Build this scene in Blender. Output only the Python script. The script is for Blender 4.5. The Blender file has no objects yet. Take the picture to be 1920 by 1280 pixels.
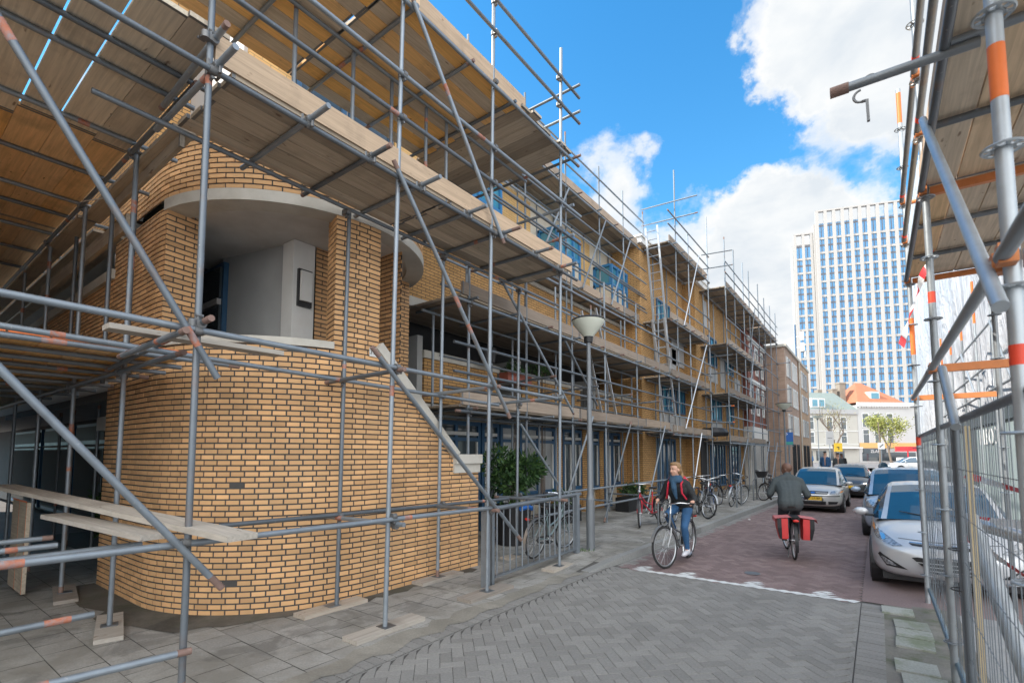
import bpy, bmesh, math, random
from math import sin, cos, tan, pi, radians, sqrt, atan2, exp, floor
from mathutils import Vector, Matrix
from mathutils.bvhtree import BVHTree
rnd = random.Random(7)
SC = bpy.context.scene
COL = SC.collection
# ---------------------------------------------------------------- camera model
FPX = 922.; TH = radians(4.1); PSI = radians(36.58); PPX = 960.; PPY = 784.; EYE = 1.75
_sp, _cp, _st, _ct = sin(PSI), cos(PSI), sin(TH), cos(TH)
CF = Vector((-_sp*_ct, _cp*_ct, _st)); CR = Vector((_cp, _sp, 0)); CU = Vector((_sp*_st, -_cp*_st, _ct))
def ray(px, py):
    return CF + CR*((px-PPX)/FPX) + CU*((PPY-py)/FPX)
def onx(px, py, x):
    d = ray(px, py); t = x/d.x
    return Vector((x, d.y*t, EYE+d.z*t))
def ony(px, py, y):
    d = ray(px, py); t = y/d.y
    return Vector((d.x*t, y, EYE+d.z*t))
def onz(px, py, z=0.):
    d = ray(px, py); t = (z-EYE)/d.z
    return Vector((d.x*t, d.y*t, z))
def atZ(px, py, Z):
    d = ray(px, py); t = Z/d.dot(CF)
    return Vector((d.x*t, d.y*t, EYE+d.z*t))
cam = bpy.data.cameras.new('camera'); camo = bpy.data.objects.new('camera', cam); COL.objects.link(camo)
cam.sensor_width = 36; cam.sensor_fit = 'HORIZONTAL'; cam.lens = 36*FPX/1920
cam.shift_y = (784-640)/1920.; cam.clip_start = .05; cam.clip_end = 3000
camo.matrix_world = Matrix.Translation((0, 0, EYE)) @ Matrix((CR, CU, -CF)).transposed().to_4x4()
SC.camera = camo
cam.dof.use_dof = True; cam.dof.focus_distance = 8.; cam.dof.aperture_fstop = 2.8
# ---------------------------------------------------------------- mesh builder
BASE = {}
class MB:
    def __init__(s):
        s.v = []; s.f = []; s.m = []; s.t = []; s.uv = []
    def add(s, vs, fs, m=0, t=.5, uvs=None):
        o = len(s.v); s.v += [tuple(p) for p in vs]
        for i, f in enumerate(fs):
            s.f.append(tuple(o+k for k in f)); s.m.append(m); s.t.append(t)
            s.uv.append(uvs[i] if uvs else None)
    def quad(s, a, b, c, d, m=0, t=.5, uv=None):
        s.add([a, b, c, d], [(0, 1, 2, 3)], m, t, [uv] if uv else None)
    def box(s, c, size, rz=0., m=0, t=.5, rot=None):
        hx, hy, hz = size[0]/2, size[1]/2, size[2]/2
        R = rot if rot is not None else Matrix.Rotation(rz, 3, 'Z')
        vs = [Vector(c) + R @ Vector((sx*hx, sy*hy, sz*hz)) for sz in (-1, 1) for sy in (-1, 1) for sx in (-1, 1)]
        s.add(vs, [(0, 2, 3, 1), (4, 5, 7, 6), (0, 1, 5, 4), (2, 6, 7, 3), (0, 4, 6, 2), (1, 3, 7, 5)], m, t)
    def b2(s, x0, x1, y0, y1, z0, z1, m=0, t=.5):
        s.box(((x0+x1)/2, (y0+y1)/2, (z0+z1)/2), (abs(x1-x0), abs(y1-y0), abs(z1-z0)), 0, m, t)
    def beam(s, p0, p1, w, h, m=0, t=.5, up=(0, 0, 1)):
        p0, p1 = Vector(p0), Vector(p1); d = p1-p0; L = d.length; d.normalize()
        u = Vector(up); sd = d.cross(u)
        if sd.length < 1e-4: sd = d.cross(Vector((1, 0, 0)))
        sd.normalize(); u = sd.cross(d)
        s.box((p0+p1)/2, (L, w, h), rot=Matrix((d, -sd, u)).transposed(), m=m, t=t)
    def frames(s, pts):
        pts = [Vector(p) for p in pts]; out = []; n = None
        for i, p in enumerate(pts):
            a = pts[max(i-1, 0)]; b = pts[min(i+1, len(pts)-1)]
            d = (b-a).normalized()
            if n is None:
                n = d.cross(Vector((0, 0, 1)))
                if n.length < 1e-3: n = d.cross(Vector((1, 0, 0)))
            n = (n - d*n.dot(d)).normalized()
            out.append((p, n, d.cross(n)))
        return out
    def tube(s, pts, r, n=8, caps=True, m=0, t=.5, endm=None, endl=.09, closed=False):
        pts = [Vector(p) for p in pts]
        if endm is not None and len(pts) == 2 and (pts[1]-pts[0]).length > endl*3:
            d = (pts[1]-pts[0]).normalized()*endl
            pts = [pts[0], pts[0]+d, pts[1]-d, pts[1]]
        else: endm = None
        fr = s.frames(pts); o = len(s.v); k = len(fr)
        for i, (p, a, b) in enumerate(fr):
            rr = r[i] if isinstance(r, (list, tuple)) else r
            for j in range(n):
                q = 2*pi*j/n; s.v.append(tuple(p + (a*cos(q)+b*sin(q))*rr))
        for i in range(k if closed else k-1):
            i2 = (i+1) % k
            for j in range(n):
                s.f.append((o+i*n+j, o+i*n+(j+1) % n, o+i2*n+(j+1) % n, o+i2*n+j))
                s.m.append(endm if (endm is not None and i in (0, k-2)) else m); s.t.append(t); s.uv.append(None)
        if caps and not closed:
            for i, fl in ((0, 1), (k-1, 0)):
                f = [o+i*n+j for j in range(n)]
                s.f.append(tuple(reversed(f)) if fl else tuple(f)); s.m.append(m if endm is None else endm); s.t.append(t); s.uv.append(None)
    def lathe(s, prof, c=(0, 0, 0), n=16, m=0, t=.5, axis='Z', caps=False):
        c = Vector(c); o = len(s.v)
        for (r, z) in prof:
            for j in range(n):
                q = 2*pi*j/n
                p = (r*cos(q), r*sin(q), z)
                if axis == 'Y': p = (p[0], z, p[1])
                if axis == 'X': p = (z, p[0], p[1])
                s.v.append(tuple(c+Vector(p)))
        for i in range(len(prof)-1):
            for j in range(n):
                f = (o+i*n+j, o+i*n+(j+1) % n, o+(i+1)*n+(j+1) % n, o+(i+1)*n+j)
                s.f.append(f); s.m.append(m); s.t.append(t); s.uv.append(None)
        if caps:
            for i in (0, len(prof)-1):
                s.f.append(tuple(o+i*n+j for j in range(n))); s.m.append(m); s.t.append(t); s.uv.append(None)
    def ell(s, c, r, n=12, k=8, m=0, t=.5, rot=None):
        c = Vector(c); vs = []; fs = []
        for i in range(k+1):
            a = pi*i/k
            for j in range(n):
                q = 2*pi*j/n
                p = Vector((r[0]*sin(a)*cos(q), r[1]*sin(a)*sin(q), r[2]*cos(a)))
                if rot is not None: p = rot @ p
                vs.append(c+p)
        for i in range(k):
            for j in range(n):
                fs.append((i*n+j, (i+1)*n+j, (i+1)*n+(j+1) % n, i*n+(j+1) % n))
        s.add(vs, fs, m, t)
    def torus(s, c, R, r, n=28, k=8, m=0, axis='Y', t=.5, a0=0., a1=2*pi, sq=1.):
        c = Vector(c); vs = []; fs = []; full = abs(a1-a0-2*pi) < 1e-6; N = n if full else n+1
        for i in range(N):
            a = a0+(a1-a0)*i/n
            for j in range(k):
                q = 2*pi*j/k; rr = R+r*cos(q); z = r*sin(q)*sq
                p = (rr*cos(a), z, rr*sin(a)) if axis == 'Y' else ((rr*cos(a), rr*sin(a), z) if axis == 'Z' else (z, rr*cos(a), rr*sin(a)))
                vs.append(c+Vector(p))
        for i in range(n):
            i2 = (i+1) % N
            for j in range(k):
                fs.append((i*k+j, i*k+(j+1) % k, i2*k+(j+1) % k, i2*k+j))
        s.add(vs, fs, m, t)
    def prism(s, poly, z0, z1, m=0, t=.5, tr=None):
        n = len(poly); vs = [Vector((x, y, z0)) for x, y in poly]+[Vector((x, y, z1)) for x, y in poly]
        if tr is not None: vs = [tr @ v for v in vs]
        s.add(vs, [tuple(reversed(range(n))), tuple(range(n, 2*n))]+[(i, (i+1) % n, n+(i+1) % n, n+i) for i in range(n)], m, t)
    def wall(s, p0, p1, z0, z1, m=0, t=.5, flip=False):      # vertical quad with uv in metres
        L = (Vector(p1)-Vector(p0)).length
        u0 = p0[0]+p0[1]
        s.quad((p0[0], p0[1], z0), (p1[0], p1[1], z0), (p1[0], p1[1], z1), (p0[0], p0[1], z1), m, t,
               [(u0, z0), (u0+L, z0), (u0+L, z1), (u0, z1)])
    def mesh(s, name, mats, base=(0, 0, 0), smooth=False, ang=40):
        me = bpy.data.meshes.new(name)
        b = Vector(base)
        me.from_pydata([tuple(Vector(v)-b) for v in s.v], [], s.f)
        if not isinstance(mats, (list, tuple)): mats = [mats]
        for q in mats: me.materials.append(q)
        me.polygons.foreach_set('material_index', s.m)
        at = me.attributes.new('tint', 'FLOAT', 'FACE'); at.data.foreach_set('value', s.t)
        if any(u is not None for u in s.uv):
            ul = me.uv_layers.new(name='UVMap')
            for p, u in zip(me.polygons, s.uv):
                if u is not None:
                    for li, c in zip(p.loop_indices, u): ul.data[li].uv = c
        me.update()
        if smooth:
            me.polygons.foreach_set('use_smooth', [True]*len(me.polygons))
            me.set_sharp_from_angle(angle=radians(ang))
        return me
    def build(s, name, mats, parent=None, smooth=False, ang=40, label=None, kind=None, loc=None, base=None):
        b = BASE.get(parent.name, Vector((0, 0, 0))) if parent is not None else Vector((0, 0, 0))
        if loc is not None: b = Vector(loc)
        if base is not None: b = Vector(base)
        me = s.mesh(name, mats, b, smooth, ang)
        o = bpy.data.objects.new(name, me); COL.objects.link(o)
        if parent is not None:
            o.parent = parent; BASE[o.name] = b
        elif loc is not None: o.location = loc
        if label: o['label'] = label
        if kind: o['kind'] = kind
        return o
def thing(name, label, cat, loc=(0, 0, 0), rz=0., group=None, local=False, kind=None):
    o = bpy.data.objects.new(name, None); COL.objects.link(o)
    o.location = loc; o.rotation_euler = (0, 0, rz); o.empty_display_size = .2
    o['label'] = label; o['category'] = cat
    if group: o['group'] = group
    if kind: o['kind'] = kind
    BASE[o.name] = Vector((0, 0, 0)) if local else Vector(loc)
    return o
def tag(o, label, cat, group=None, kind=None):
    o['label'] = label; o['category'] = cat
    if group: o['group'] = group
    if kind: o['kind'] = kind
    return o
def copy_tree(o, parent=None):
    c = o.copy(); COL.objects.link(c)
    if parent is not None: c.parent = parent
    for ch in list(o.children): copy_tree(ch, c)
    return c
def struct(name, mb, mats, **k):
    o = mb.build(name, mats, kind='structure', **k); return o
# ---------------------------------------------------------------- materials
class NT:
    def __init__(s, name):
        s.mat = bpy.data.materials.new(name); s.mat.use_nodes = True
        s.n = s.mat.node_tree.nodes; s.l = s.mat.node_tree.links
        s.b = s.n['Principled BSDF']
    def node(s, ty, **k):
        q = s.n.new(ty)
        for a, v in k.items(): setattr(q, a, v)
        return q
    def link(s, a, b): s.l.new(a, b)
    def math(s, op, a, b=None, c=None, clamp=False):
        q = s.node('ShaderNodeMath', operation=op, use_clamp=clamp)
        for i, x in enumerate((a, b, c)):
            if x is None: continue
            if isinstance(x, (int, float)): q.inputs[i].default_value = x
            else: s.link(x, q.inputs[i])
        return q.outputs[0]
    def mix(s, f, a, b, ty='MIX'):
        q = s.node('ShaderNodeMix', data_type='RGBA', blend_type=ty)
        for i, x in ((0, f), (6, a), (7, b)):
            if isinstance(x, (int, float)): q.inputs[i].default_value = x
            elif isinstance(x, (tuple, list)): q.inputs[i].default_value = (*x[:3], 1)
            else: s.link(x, q.inputs[i])
        return q.outputs[2]
    def coord(s, out='Object', scale=(1, 1, 1), rot=(0, 0, 0)):
        c = s.node('ShaderNodeTexCoord'); m = s.node('ShaderNodeMapping')
        m.inputs['Scale'].default_value = scale; m.inputs['Rotation'].default_value = rot
        s.link(c.outputs[out], m.inputs[0]); return m.outputs[0]
    def noise(s, vec, scale=5., detail=4., rough=.55, dist=0.):
        q = s.node('ShaderNodeTexNoise'); q.inputs['Scale'].default_value = scale
        q.inputs['Detail'].default_value = detail; q.inputs['Roughness'].default_value = rough
        q.inputs['Distortion'].default_value = dist
        if vec is not None: s.link(vec, q.inputs['Vector'])
        return q.outputs[0]
    def ramp(s, f, stops):
        q = s.node('ShaderNodeValToRGB'); e = q.color_ramp.elements
        while len(e) < len(stops): e.new(.5)
        for el, (p, c) in zip(e, stops):
            el.position = p; el.color = (*c[:3], 1) if isinstance(c, (tuple, list)) else (c, c, c, 1)
        s.link(f, q.inputs[0]); return q.outputs[0]
    def tint(s):
        q = s.node('ShaderNodeAttribute', attribute_name='tint'); return q.outputs['Fac']
    def rand(s):
        return s.node('ShaderNodeObjectInfo').outputs['Random']
    def bump(s, h, strength=.3, dist=.01):
        q = s.node('ShaderNodeBump'); q.inputs['Strength'].default_value = strength; q.inputs['Distance'].default_value = dist
        s.link(h, q.inputs['Height']); s.link(q.outputs[0], s.b.inputs['Normal'])
    def set(s, **k):
        for a, v in k.items():
            i = s.b.inputs[a.replace('_', ' ')]
            if isinstance(v, (int, float)): i.default_value = v
            elif isinstance(v, tuple): i.default_value = (*v[:3], 1)
            else: s.link(v, i)
        return s.mat
def simple(name, col, rough=.6, metal=0., var=.18, scale=6., bump=.0, bscale=40., tintamt=0., coat=0., randamt=0., spec=.5, dirt=None, dscale=2., damt=.5):
    t = NT(name); v = t.coord()
    n = t.noise(v, scale, 5)
    f = t.math('MULTIPLY_ADD', n, 2*var, 1-var)
    if tintamt: f = t.math('MULTIPLY', f, t.math('MULTIPLY_ADD', t.tint(), 2*tintamt, 1-tintamt))
    if randamt: f = t.math('MULTIPLY', f, t.math('MULTIPLY_ADD', t.rand(), 2*randamt, 1-randamt))
    c = t.mix(1., col, f, 'MULTIPLY')
    if dirt is not None:
        d = t.ramp(t.noise(v, dscale, 6, .65), [(.42, 0), (.68, 1)])
        c = t.mix(t.math('MULTIPLY', d, damt), c, dirt)
    r = t.math('MULTIPLY_ADD', n, .25, rough-.12, True)
    if bump: t.bump(t.noise(v, bscale, 4), bump)
    t.set(Base_Color=c, Roughness=r, Metallic=metal, Coat_Weight=coat)
    t.b.inputs['Specular IOR Level'].default_value = spec
    return t.mat
def steel_mat(name, col, rust=.35, bright=1.):
    t = NT(name); v = t.coord(); n = t.noise(v, 9., 6, .6); n2 = t.noise(v, 3.5, 5, .6); n3 = t.noise(v, 34, 4)
    f = t.math('MULTIPLY_ADD', n, .5, .75)
    f = t.math('MULTIPLY', f, t.math('MULTIPLY_ADD', t.rand(), .6, .5))
    c = t.mix(1., col, f, 'MULTIPLY')
    rm = t.ramp(n2, [(.58, 0), (.72, 1)])
    c = t.mix(t.math('MULTIPLY', rm, rust), c, (.24, .14, .09))
    sp = t.ramp(n3, [(.66, 0), (.75, 1)])
    c = t.mix(t.math('MULTIPLY', sp, .45), c, (.52, .50, .46))
    t.bump(n3, .15, .002)
    t.set(Base_Color=c, Roughness=t.math('MULTIPLY_ADD', n, .3, .3), Metallic=.45)
    return t.mat
def timber_mat(name, ax, cols, rough=.8):
    # cols: dark, mid, pale, orange ; grain runs along ax
    t = NT(name)
    sc = {'X': (.6, 14, 14), 'Y': (14, .6, 14), 'Z': (14, 14, .6)}[ax]
    rv = t.node('ShaderNodeVectorMath', operation='SCALE'); rv.inputs[0].default_value = (17., 23., 31.); t.link(t.rand(), rv.inputs['Scale'])
    def sh(x):
        q = t.node('ShaderNodeVectorMath', operation='ADD'); t.link(x, q.inputs[0]); t.link(rv.outputs[0], q.inputs[1]); return q.outputs[0]
    v = sh(t.coord('Object', sc)); w = sh(t.coord('Object', (1, 1, 1)))
    g = t.noise(v, 3., 6, .6, .4); big = t.noise(w, 1.7, 5, .6); tn = t.tint()
    base = t.ramp(tn, [(0., cols[0]), (.4, cols[1]), (.7, cols[2]), (1., cols[3])])
    c = t.mix(1., base, t.math('MULTIPLY_ADD', g, .9, .55), 'MULTIPLY')
    st = t.ramp(big, [(.55, 0), (.75, 1)])
    c = t.mix(t.math('MULTIPLY', st, .45), c, (.16, .12, .09))
    kn = t.ramp(t.noise(sh(t.coord('Object', {'X': (2.5, 7, 7), 'Y': (7, 2.5, 7), 'Z': (7, 7, 2.5)}[ax])), 2.2, 2), [(.70, 0), (.76, 1)])
    c = t.mix(t.math('MULTIPLY', kn, .7), c, (.11, .06, .035))
    t.bump(g, .35, .004); t.set(Base_Color=c, Roughness=rough); t.b.inputs['Specular IOR Level'].default_value = .25
    return t.mat
def brick_mat(name, c1, c2, mortar, bw=.22, bh=.0625, ms=.012, var=.3):
    t = NT(name); uv = t.node('ShaderNodeTexCoord').outputs['UV']
    q = t.node('ShaderNodeTexBrick'); q.inputs['Scale'].default_value = 1.; q.inputs['Brick Width'].default_value = bw
    q.inputs['Row Height'].default_value = bh; q.inputs['Mortar Size'].default_value = ms*.5; q.inputs['Mortar Smooth'].default_value = .2
    q.inputs['Color1'].default_value = (*c1, 1); q.inputs['Color2'].default_value = (*c2, 1); q.inputs['Mortar'].default_value = (*mortar, 1)
    t.link(uv, q.inputs['Vector'])
    n = t.noise(t.coord(), 1.3, 6, .6)
    c = t.mix(1., q.outputs[0], t.math('MULTIPLY_ADD', n, 2*var, 1-var), 'MULTIPLY')
    t.bump(t.math('SUBTRACT', 1., q.outputs[1]), .5, .008)
    t.set(Base_Color=c, Roughness=.85); t.b.inputs['Specular IOR Level'].default_value = .25
    return t.mat
def glass_mat(name, col, rough=.06, var=.3):
    t = NT(name); n = t.noise(t.coord(), 1.2, 3)
    c = t.mix(1., col, t.math('MULTIPLY_ADD', n, 2*var, 1-var), 'MULTIPLY')
    t.set(Base_Color=c, Roughness=rough, Metallic=0.); t.b.inputs['Specular IOR Level'].default_value = .9
    return t.mat
M = {}
M['steel'] = steel_mat('galvanised_tube', (.27, .305, .34))
M['steel_light'] = steel_mat('new_galvanised', (.44, .475, .50), .12)
M['steel_dark'] = steel_mat('dull_tube', (.22, .24, .26), .5)
M['smear'] = simple('old_paint_smear', (.46, .17, .10), .75, .1, .5, 14, 0, 40, 0, 0, 0, .4, (.27, .29, .31), 22, .9)
M['rust'] = simple('rusty_end', (.26, .17, .14), .8, .2, .4, 20)
M['orange'] = simple('orange_paint', (.85, .19, .035), .5, 0, .2, 9)
M['red_band'] = simple('red_band', (.80, .07, .03), .5)
M['coupler'] = simple('coupler_steel', (.2, .2, .2), .5, .6, .35, 30)
M['board_y'] = timber_mat('scaffold_board_along', 'Y', [(.20, .16, .125), (.42, .345, .26), (.60, .49, .37), (.78, .43, .13)])
M['board_x'] = timber_mat('scaffold_board_across', 'X', [(.24, .20, .155), (.54, .46, .36), (.68, .59, .46), (.80, .43, .12)])
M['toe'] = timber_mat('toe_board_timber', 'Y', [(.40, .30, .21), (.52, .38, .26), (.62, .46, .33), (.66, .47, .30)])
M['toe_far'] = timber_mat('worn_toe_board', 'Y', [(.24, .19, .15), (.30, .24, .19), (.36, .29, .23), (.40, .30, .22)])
M['board_grey'] = timber_mat('weathered_board', 'X', [(.26, .24, .21), (.36, .33, .29), (.45, .41, .36), (.5, .44, .36)])
M['sole'] = timber_mat('sole_board_timber', 'Y', [(.24, .21, .18), (.34, .30, .26), (.42, .38, .33), (.46, .38, .30)])
M['brick'] = simple('ochre_brick', (.68, .395, .19), .85, 0, .22, 3., .25, 60, .34, 0, 0, .25, (.42, .30, .18), 1.1, .3)
M['mortar'] = simple('dark_mortar', (.075, .07, .066), .95, 0, .3, 20)
M['brick_tex'] = brick_mat('ochre_brickwork', (.58, .335, .135), (.48, .27, .105), (.065, .06, .055))
M['brick_pale'] = brick_mat('pale_ochre_brickwork', (.72, .46, .19), (.64, .39, .16), (.42, .29, .15))
M['brick_red'] = brick_mat('red_brickwork', (.30, .10, .07), (.24, .085, .06), (.2, .16, .14))
M['brick_beige'] = brick_mat('beige_brickwork', (.47, .325, .245), (.40, .275, .205), (.36, .28, .23))
M['brick_beige2'] = brick_mat('sandy_brickwork', (.55, .36, .22), (.46, .29, .175), (.40, .3, .22))
M['concrete'] = simple('pale_concrete', (.56, .53, .47), .85, 0, .15, 3, .12, 50, 0, 0, 0, .3, (.30, .26, .2), 2.2, .4)
M['soffit'] = simple('soffit_plaster', (.66, .64, .61), .9, 0, .10, 2, .05, 50, 0, 0, 0, .3, (.34, .30, .25), 1.4, .35)
M['plaster_grey'] = simple('grey_render', (.36, .36, .35), .9, 0, .25, 1.5, .08, 50)
M['white_paint'] = simple('white_paint', (.74, .73, .70), .6, 0, .08, 2, 0, 40, 0, 0, 0, .4, (.5, .47, .42), 1.5, .25)
M['cream_panel'] = simple('cream_panel', (.66, .58, .46), .6, 0, .08, 1.5)
M['grey_panel'] = simple('grey_panel', (.44, .43, .42), .65, 0, .08, 1.5)
M['blue_frame'] = simple('blue_frame', (.03, .10, .20), .45, 0, .2, 5)
M['blue_bright'] = simple('bright_blue_frame', (.035, .19, .40), .45, 0, .15, 5)
M['pane'] = glass_mat('window_pane', (.05, .065, .075))
M['pane_dim'] = glass_mat('dim_pane', (.025, .03, .033), .6); M['pane_dim'].node_tree.nodes['Principled BSDF'].inputs['Specular IOR Level'].default_value = .15
M['pane_light'] = glass_mat('pane_with_curtain', (.36, .37, .37), .12, .4)
M['pane_blue'] = glass_mat('blue_pane', (.06, .25, .34), .05)
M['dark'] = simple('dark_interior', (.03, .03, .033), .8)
M['black'] = simple('black_plastic', (.02, .02, .022), .45, 0, .2, 10)
M['rubber'] = simple('tyre_rubber', (.025, .025, .026), .75, 0, .2, 20)
M['chrome'] = simple('chrome', (.72, .73, .74), .18, .95, .06, 20)
M['alu'] = simple('aluminium', (.56, .58, .6), .35, .8, .1, 20)
M['white_lamp'] = simple('lamp_opal', (.66, .68, .58), .35, 0, .05, 4)
# ---------------------------------------------------------------- sky and sun
W = bpy.data.worlds.new('World'); SC.world = W; W.use_nodes = True
wn, wl = W.node_tree.nodes, W.node_tree.links
SUN_EL, SUN_DIR = radians(41), Vector((-.80, -.60, 0)).normalized()
sky = wn.new('ShaderNodeTexSky'); sky.sky_type = 'NISHITA'; sky.sun_disc = False
sky.sun_elevation = SUN_EL; sky.sun_rotation = atan2(SUN_DIR.x, SUN_DIR.y); sky.air_density = 1.; sky.dust_density = .6; sky.ozone_density = 2.5
bg = wn['Background']
class WT(NT):
    def __init__(s):
        s.n = wn; s.l = wl
w = WT()
tc = wn.new('ShaderNodeTexCoord').outputs['Generated']
sep = wn.new('ShaderNodeSeparateXYZ'); wl.new(tc, sep.inputs[0])
zz = w.math('MAXIMUM', w.math('ADD', sep.outputs[2], .22), .05)
cmb = wn.new('ShaderNodeCombineXYZ')
wl.new(w.math('DIVIDE', sep.outputs[0], zz), cmb.inputs[0]); wl.new(w.math('DIVIDE', sep.outputs[1], zz), cmb.inputs[1])
n1 = w.noise(cmb.outputs[0], 3.1, 12, .60, .25)
n2 = w.noise(cmb.outputs[0], 1.0, 3, .5)
dens = w.math('ADD', w.math('MULTIPLY_ADD', n1, 1.15, -.07), w.math('MULTIPLY', n2, .15))
nz = wn.new('ShaderNodeTexNoise'); nz.inputs['Scale'].default_value = 9.; nz.inputs['Detail'].default_value = 6; nz.inputs['Roughness'].default_value = .6; wl.new(tc, nz.inputs['Vector'])
v1 = wn.new('ShaderNodeVectorMath'); v1.operation = 'SUBTRACT'; wl.new(nz.outputs['Color'], v1.inputs[0]); v1.inputs[1].default_value = (.5, .5, .5)
v2 = wn.new('ShaderNodeVectorMath'); v2.operation = 'MULTIPLY_ADD'; wl.new(v1.outputs[0], v2.inputs[0]); v2.inputs[1].default_value = (.22, .22, .22); wl.new(tc, v2.inputs[2])
v3 = wn.new('ShaderNodeVectorMath'); v3.operation = 'NORMALIZE'; wl.new(v2.outputs[0], v3.inputs[0]); warp = v3.outputs[0]
def blob(px, py, rad, g):
    """a cumulus (g > 0) or a gap of clear sky (g < 0) round the direction seen at (px, py); rad in picture units"""
    d = ray(px, py).normalized(); k = 2.0/(rad/FPX)**2*(ray(px, py).length**2)*.5
    q = wn.new('ShaderNodeVectorMath'); q.operation = 'DOT_PRODUCT'; wl.new(warp, q.inputs[0]); q.inputs[1].default_value = d
    e = w.math('POWER', 2.718, w.math('MULTIPLY', w.math('SUBTRACT', q.outputs['Value'], 1.), k))
    return w.math('MULTIPLY', e, g)
CL = ((1480, 30, 110, .30), (1390, 30, 70, .32), (1440, 120, 55, .26), (1640, 60, 110, .32), (1690, 230, 60, .30), (1590, 110, 75, .22), (1450, 400, 95, .42), (1360, 540, 130, .34), (1540, 330, 55, .22), (1660, 440, 90, .26), (1450, 650, 160, .22),
      (1150, 240, 55, .34), (1215, 300, 50, .30), (1120, 370, 75, .26), (1190, 440, 80, .16), (1100, 60, 230, -.40), (930, 90, 260, -.34), (1330, 240, 80, -.36), (1400, 290, 50, -.20), (1480, 270, 50, -.40), (1590, 310, 55, -.42), (1690, 340, 40, -.34), (1310, 60, 60, -.2), (1280, 350, 45, -.22), (1240, 400, 30, -.12))
for c in CL: dens = w.math('ADD', dens, blob(*c))
# bright cloud added behind the camera, out of view, to fill the street with light
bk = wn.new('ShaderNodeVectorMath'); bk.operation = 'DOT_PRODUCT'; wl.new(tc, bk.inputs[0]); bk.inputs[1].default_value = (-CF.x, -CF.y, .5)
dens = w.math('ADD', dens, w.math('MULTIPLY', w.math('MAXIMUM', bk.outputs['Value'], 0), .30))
hz = w.math('MULTIPLY', w.math('POWER', w.math('SUBTRACT', 1., w.math('MAXIMUM', sep.outputs[2], 0.)), 9.), .16)
dens = w.math('ADD', dens, hz)
mask = w.ramp(dens, [(.56, 0), (.65, .18), (.75, .68), (.90, 1)])
sh1 = w.noise(cmb.outputs[0], 4.2, 10, .58, .2)
thin = w.math('SUBTRACT', 1., w.ramp(dens, [(.70, 0), (1.05, 1)]))
shade = w.ramp(w.math('ADD', w.math('MULTIPLY', sh1, .8), w.math('MULTIPLY', thin, .22)), [(.30, (.78, .84, .90)), (.44, (.93, .96, .98)), (.58, (1.06, 1.05, 1.03))])
wash = w.math('POWER', w.math('SUBTRACT', 1., w.math('MAXIMUM', sep.outputs[2], 0.)), 3.)
skyc = w.mix(1., sky.outputs[0], (.43, 1.46, 1.86), 'MULTIPLY')
skyc = w.mix(w.math('MULTIPLY', wash, .55), skyc, (3.5, 5.7, 6.9))
thick = w.math('MULTIPLY_ADD', w.math('MAXIMUM', bk.outputs['Value'], 0), 12.5, 5.7)  # cloud brightness, with an added boost behind the camera as fill light
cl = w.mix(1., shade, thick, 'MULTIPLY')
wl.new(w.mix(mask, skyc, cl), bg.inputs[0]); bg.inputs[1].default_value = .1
sd = bpy.data.lights.new('sun', 'SUN'); sd.energy = 4.2; sd.angle = radians(.5); sd.color = (1, .94, .85)
so = bpy.data.objects.new('sun', sd); COL.objects.link(so)
sdir = Vector((SUN_DIR.x*cos(SUN_EL), SUN_DIR.y*cos(SUN_EL), sin(SUN_EL)))
so.rotation_euler = sdir.to_track_quat('Z', 'Y').to_euler(); so.location = (-20, -15, 30)
SC.view_settings.view_transform = 'Standard'; SC.view_settings.look = 'None'; SC.view_settings.gamma = 1; SC.view_settings.exposure = .82
SC.view_settings.use_curve_mapping = False
SC.cycles.max_bounces = 8; SC.cycles.diffuse_bounces = 4; SC.cycles.glossy_bounces = 3; SC.cycles.transparent_max_bounces = 12
# ---------------------------------------------------------------- ground, road, pavement
def paver_mat(name, cols, moss=None, mamt=0., sand=(.30, .28, .24), samt=.0, rough=.85, var=.25):
    t = NT(name); v = t.coord(); n = t.noise(v, 1.1, 6, .62); n2 = t.noise(v, 55, 3, .6)
    c = t.ramp(t.tint(), [(0., cols[0]), (.5, cols[1]), (1., cols[2])])
    c = t.mix(1., c, t.math('MULTIPLY_ADD', n, 2*var, 1-var), 'MULTIPLY')
    c = t.mix(1., c, t.math('MULTIPLY_ADD', n2, .7, .65), 'MULTIPLY')
    if samt:
        d = t.ramp(t.noise(v, .75, 7, .68, .4), [(.44, 0), (.6, 1)]); c = t.mix(t.math('MULTIPLY', d, samt), c, sand)
        d2 = t.ramp(t.noise(v, 1.9, 6, .6, .8), [(.52, 0), (.62, 1)]); c = t.mix(t.math('MULTIPLY', d2, samt*.5), c, (.11, .105, .095))
    if moss:
        d = t.ramp(t.noise(v, 2.3, 6, .66), [(.5, 0), (.62, 1)]); c = t.mix(t.math('MULTIPLY', d, mamt), c, moss)
    t.bump(n2, .35, .004); t.set(Base_Color=c, Roughness=rough); t.b.inputs['Specular IOR Level'].default_value = .3
    return t.mat
M['road_grey'] = paver_mat('grey_paver', [(.215, .208, .195), (.245, .238, .225), (.275, .267, .25)])
M['road_red'] = paver_mat('red_paver', [(.185, .135, .13), (.225, .165, .16), (.265, .20, .19)])
M['tile'] = paver_mat('pavement_tile', [(.29, .28, .26), (.34, .33, .305), (.385, .372, .345)], None, 0, (.235, .22, .19), .85)
M['tile_far'] = paver_mat('pavement_tile_far', [(.30, .30, .295), (.34, .34, .335), (.38, .38, .37)], None, 0, (.25, .24, .22), .3)
M['kerb'] = paver_mat('kerb_concrete', [(.24, .24, .23), (.28, .28, .27), (.31, .31, .30)])
M['joint'] = simple('joint_sand', (.095, .09, .083), .95, 0, .35, 8)
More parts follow.
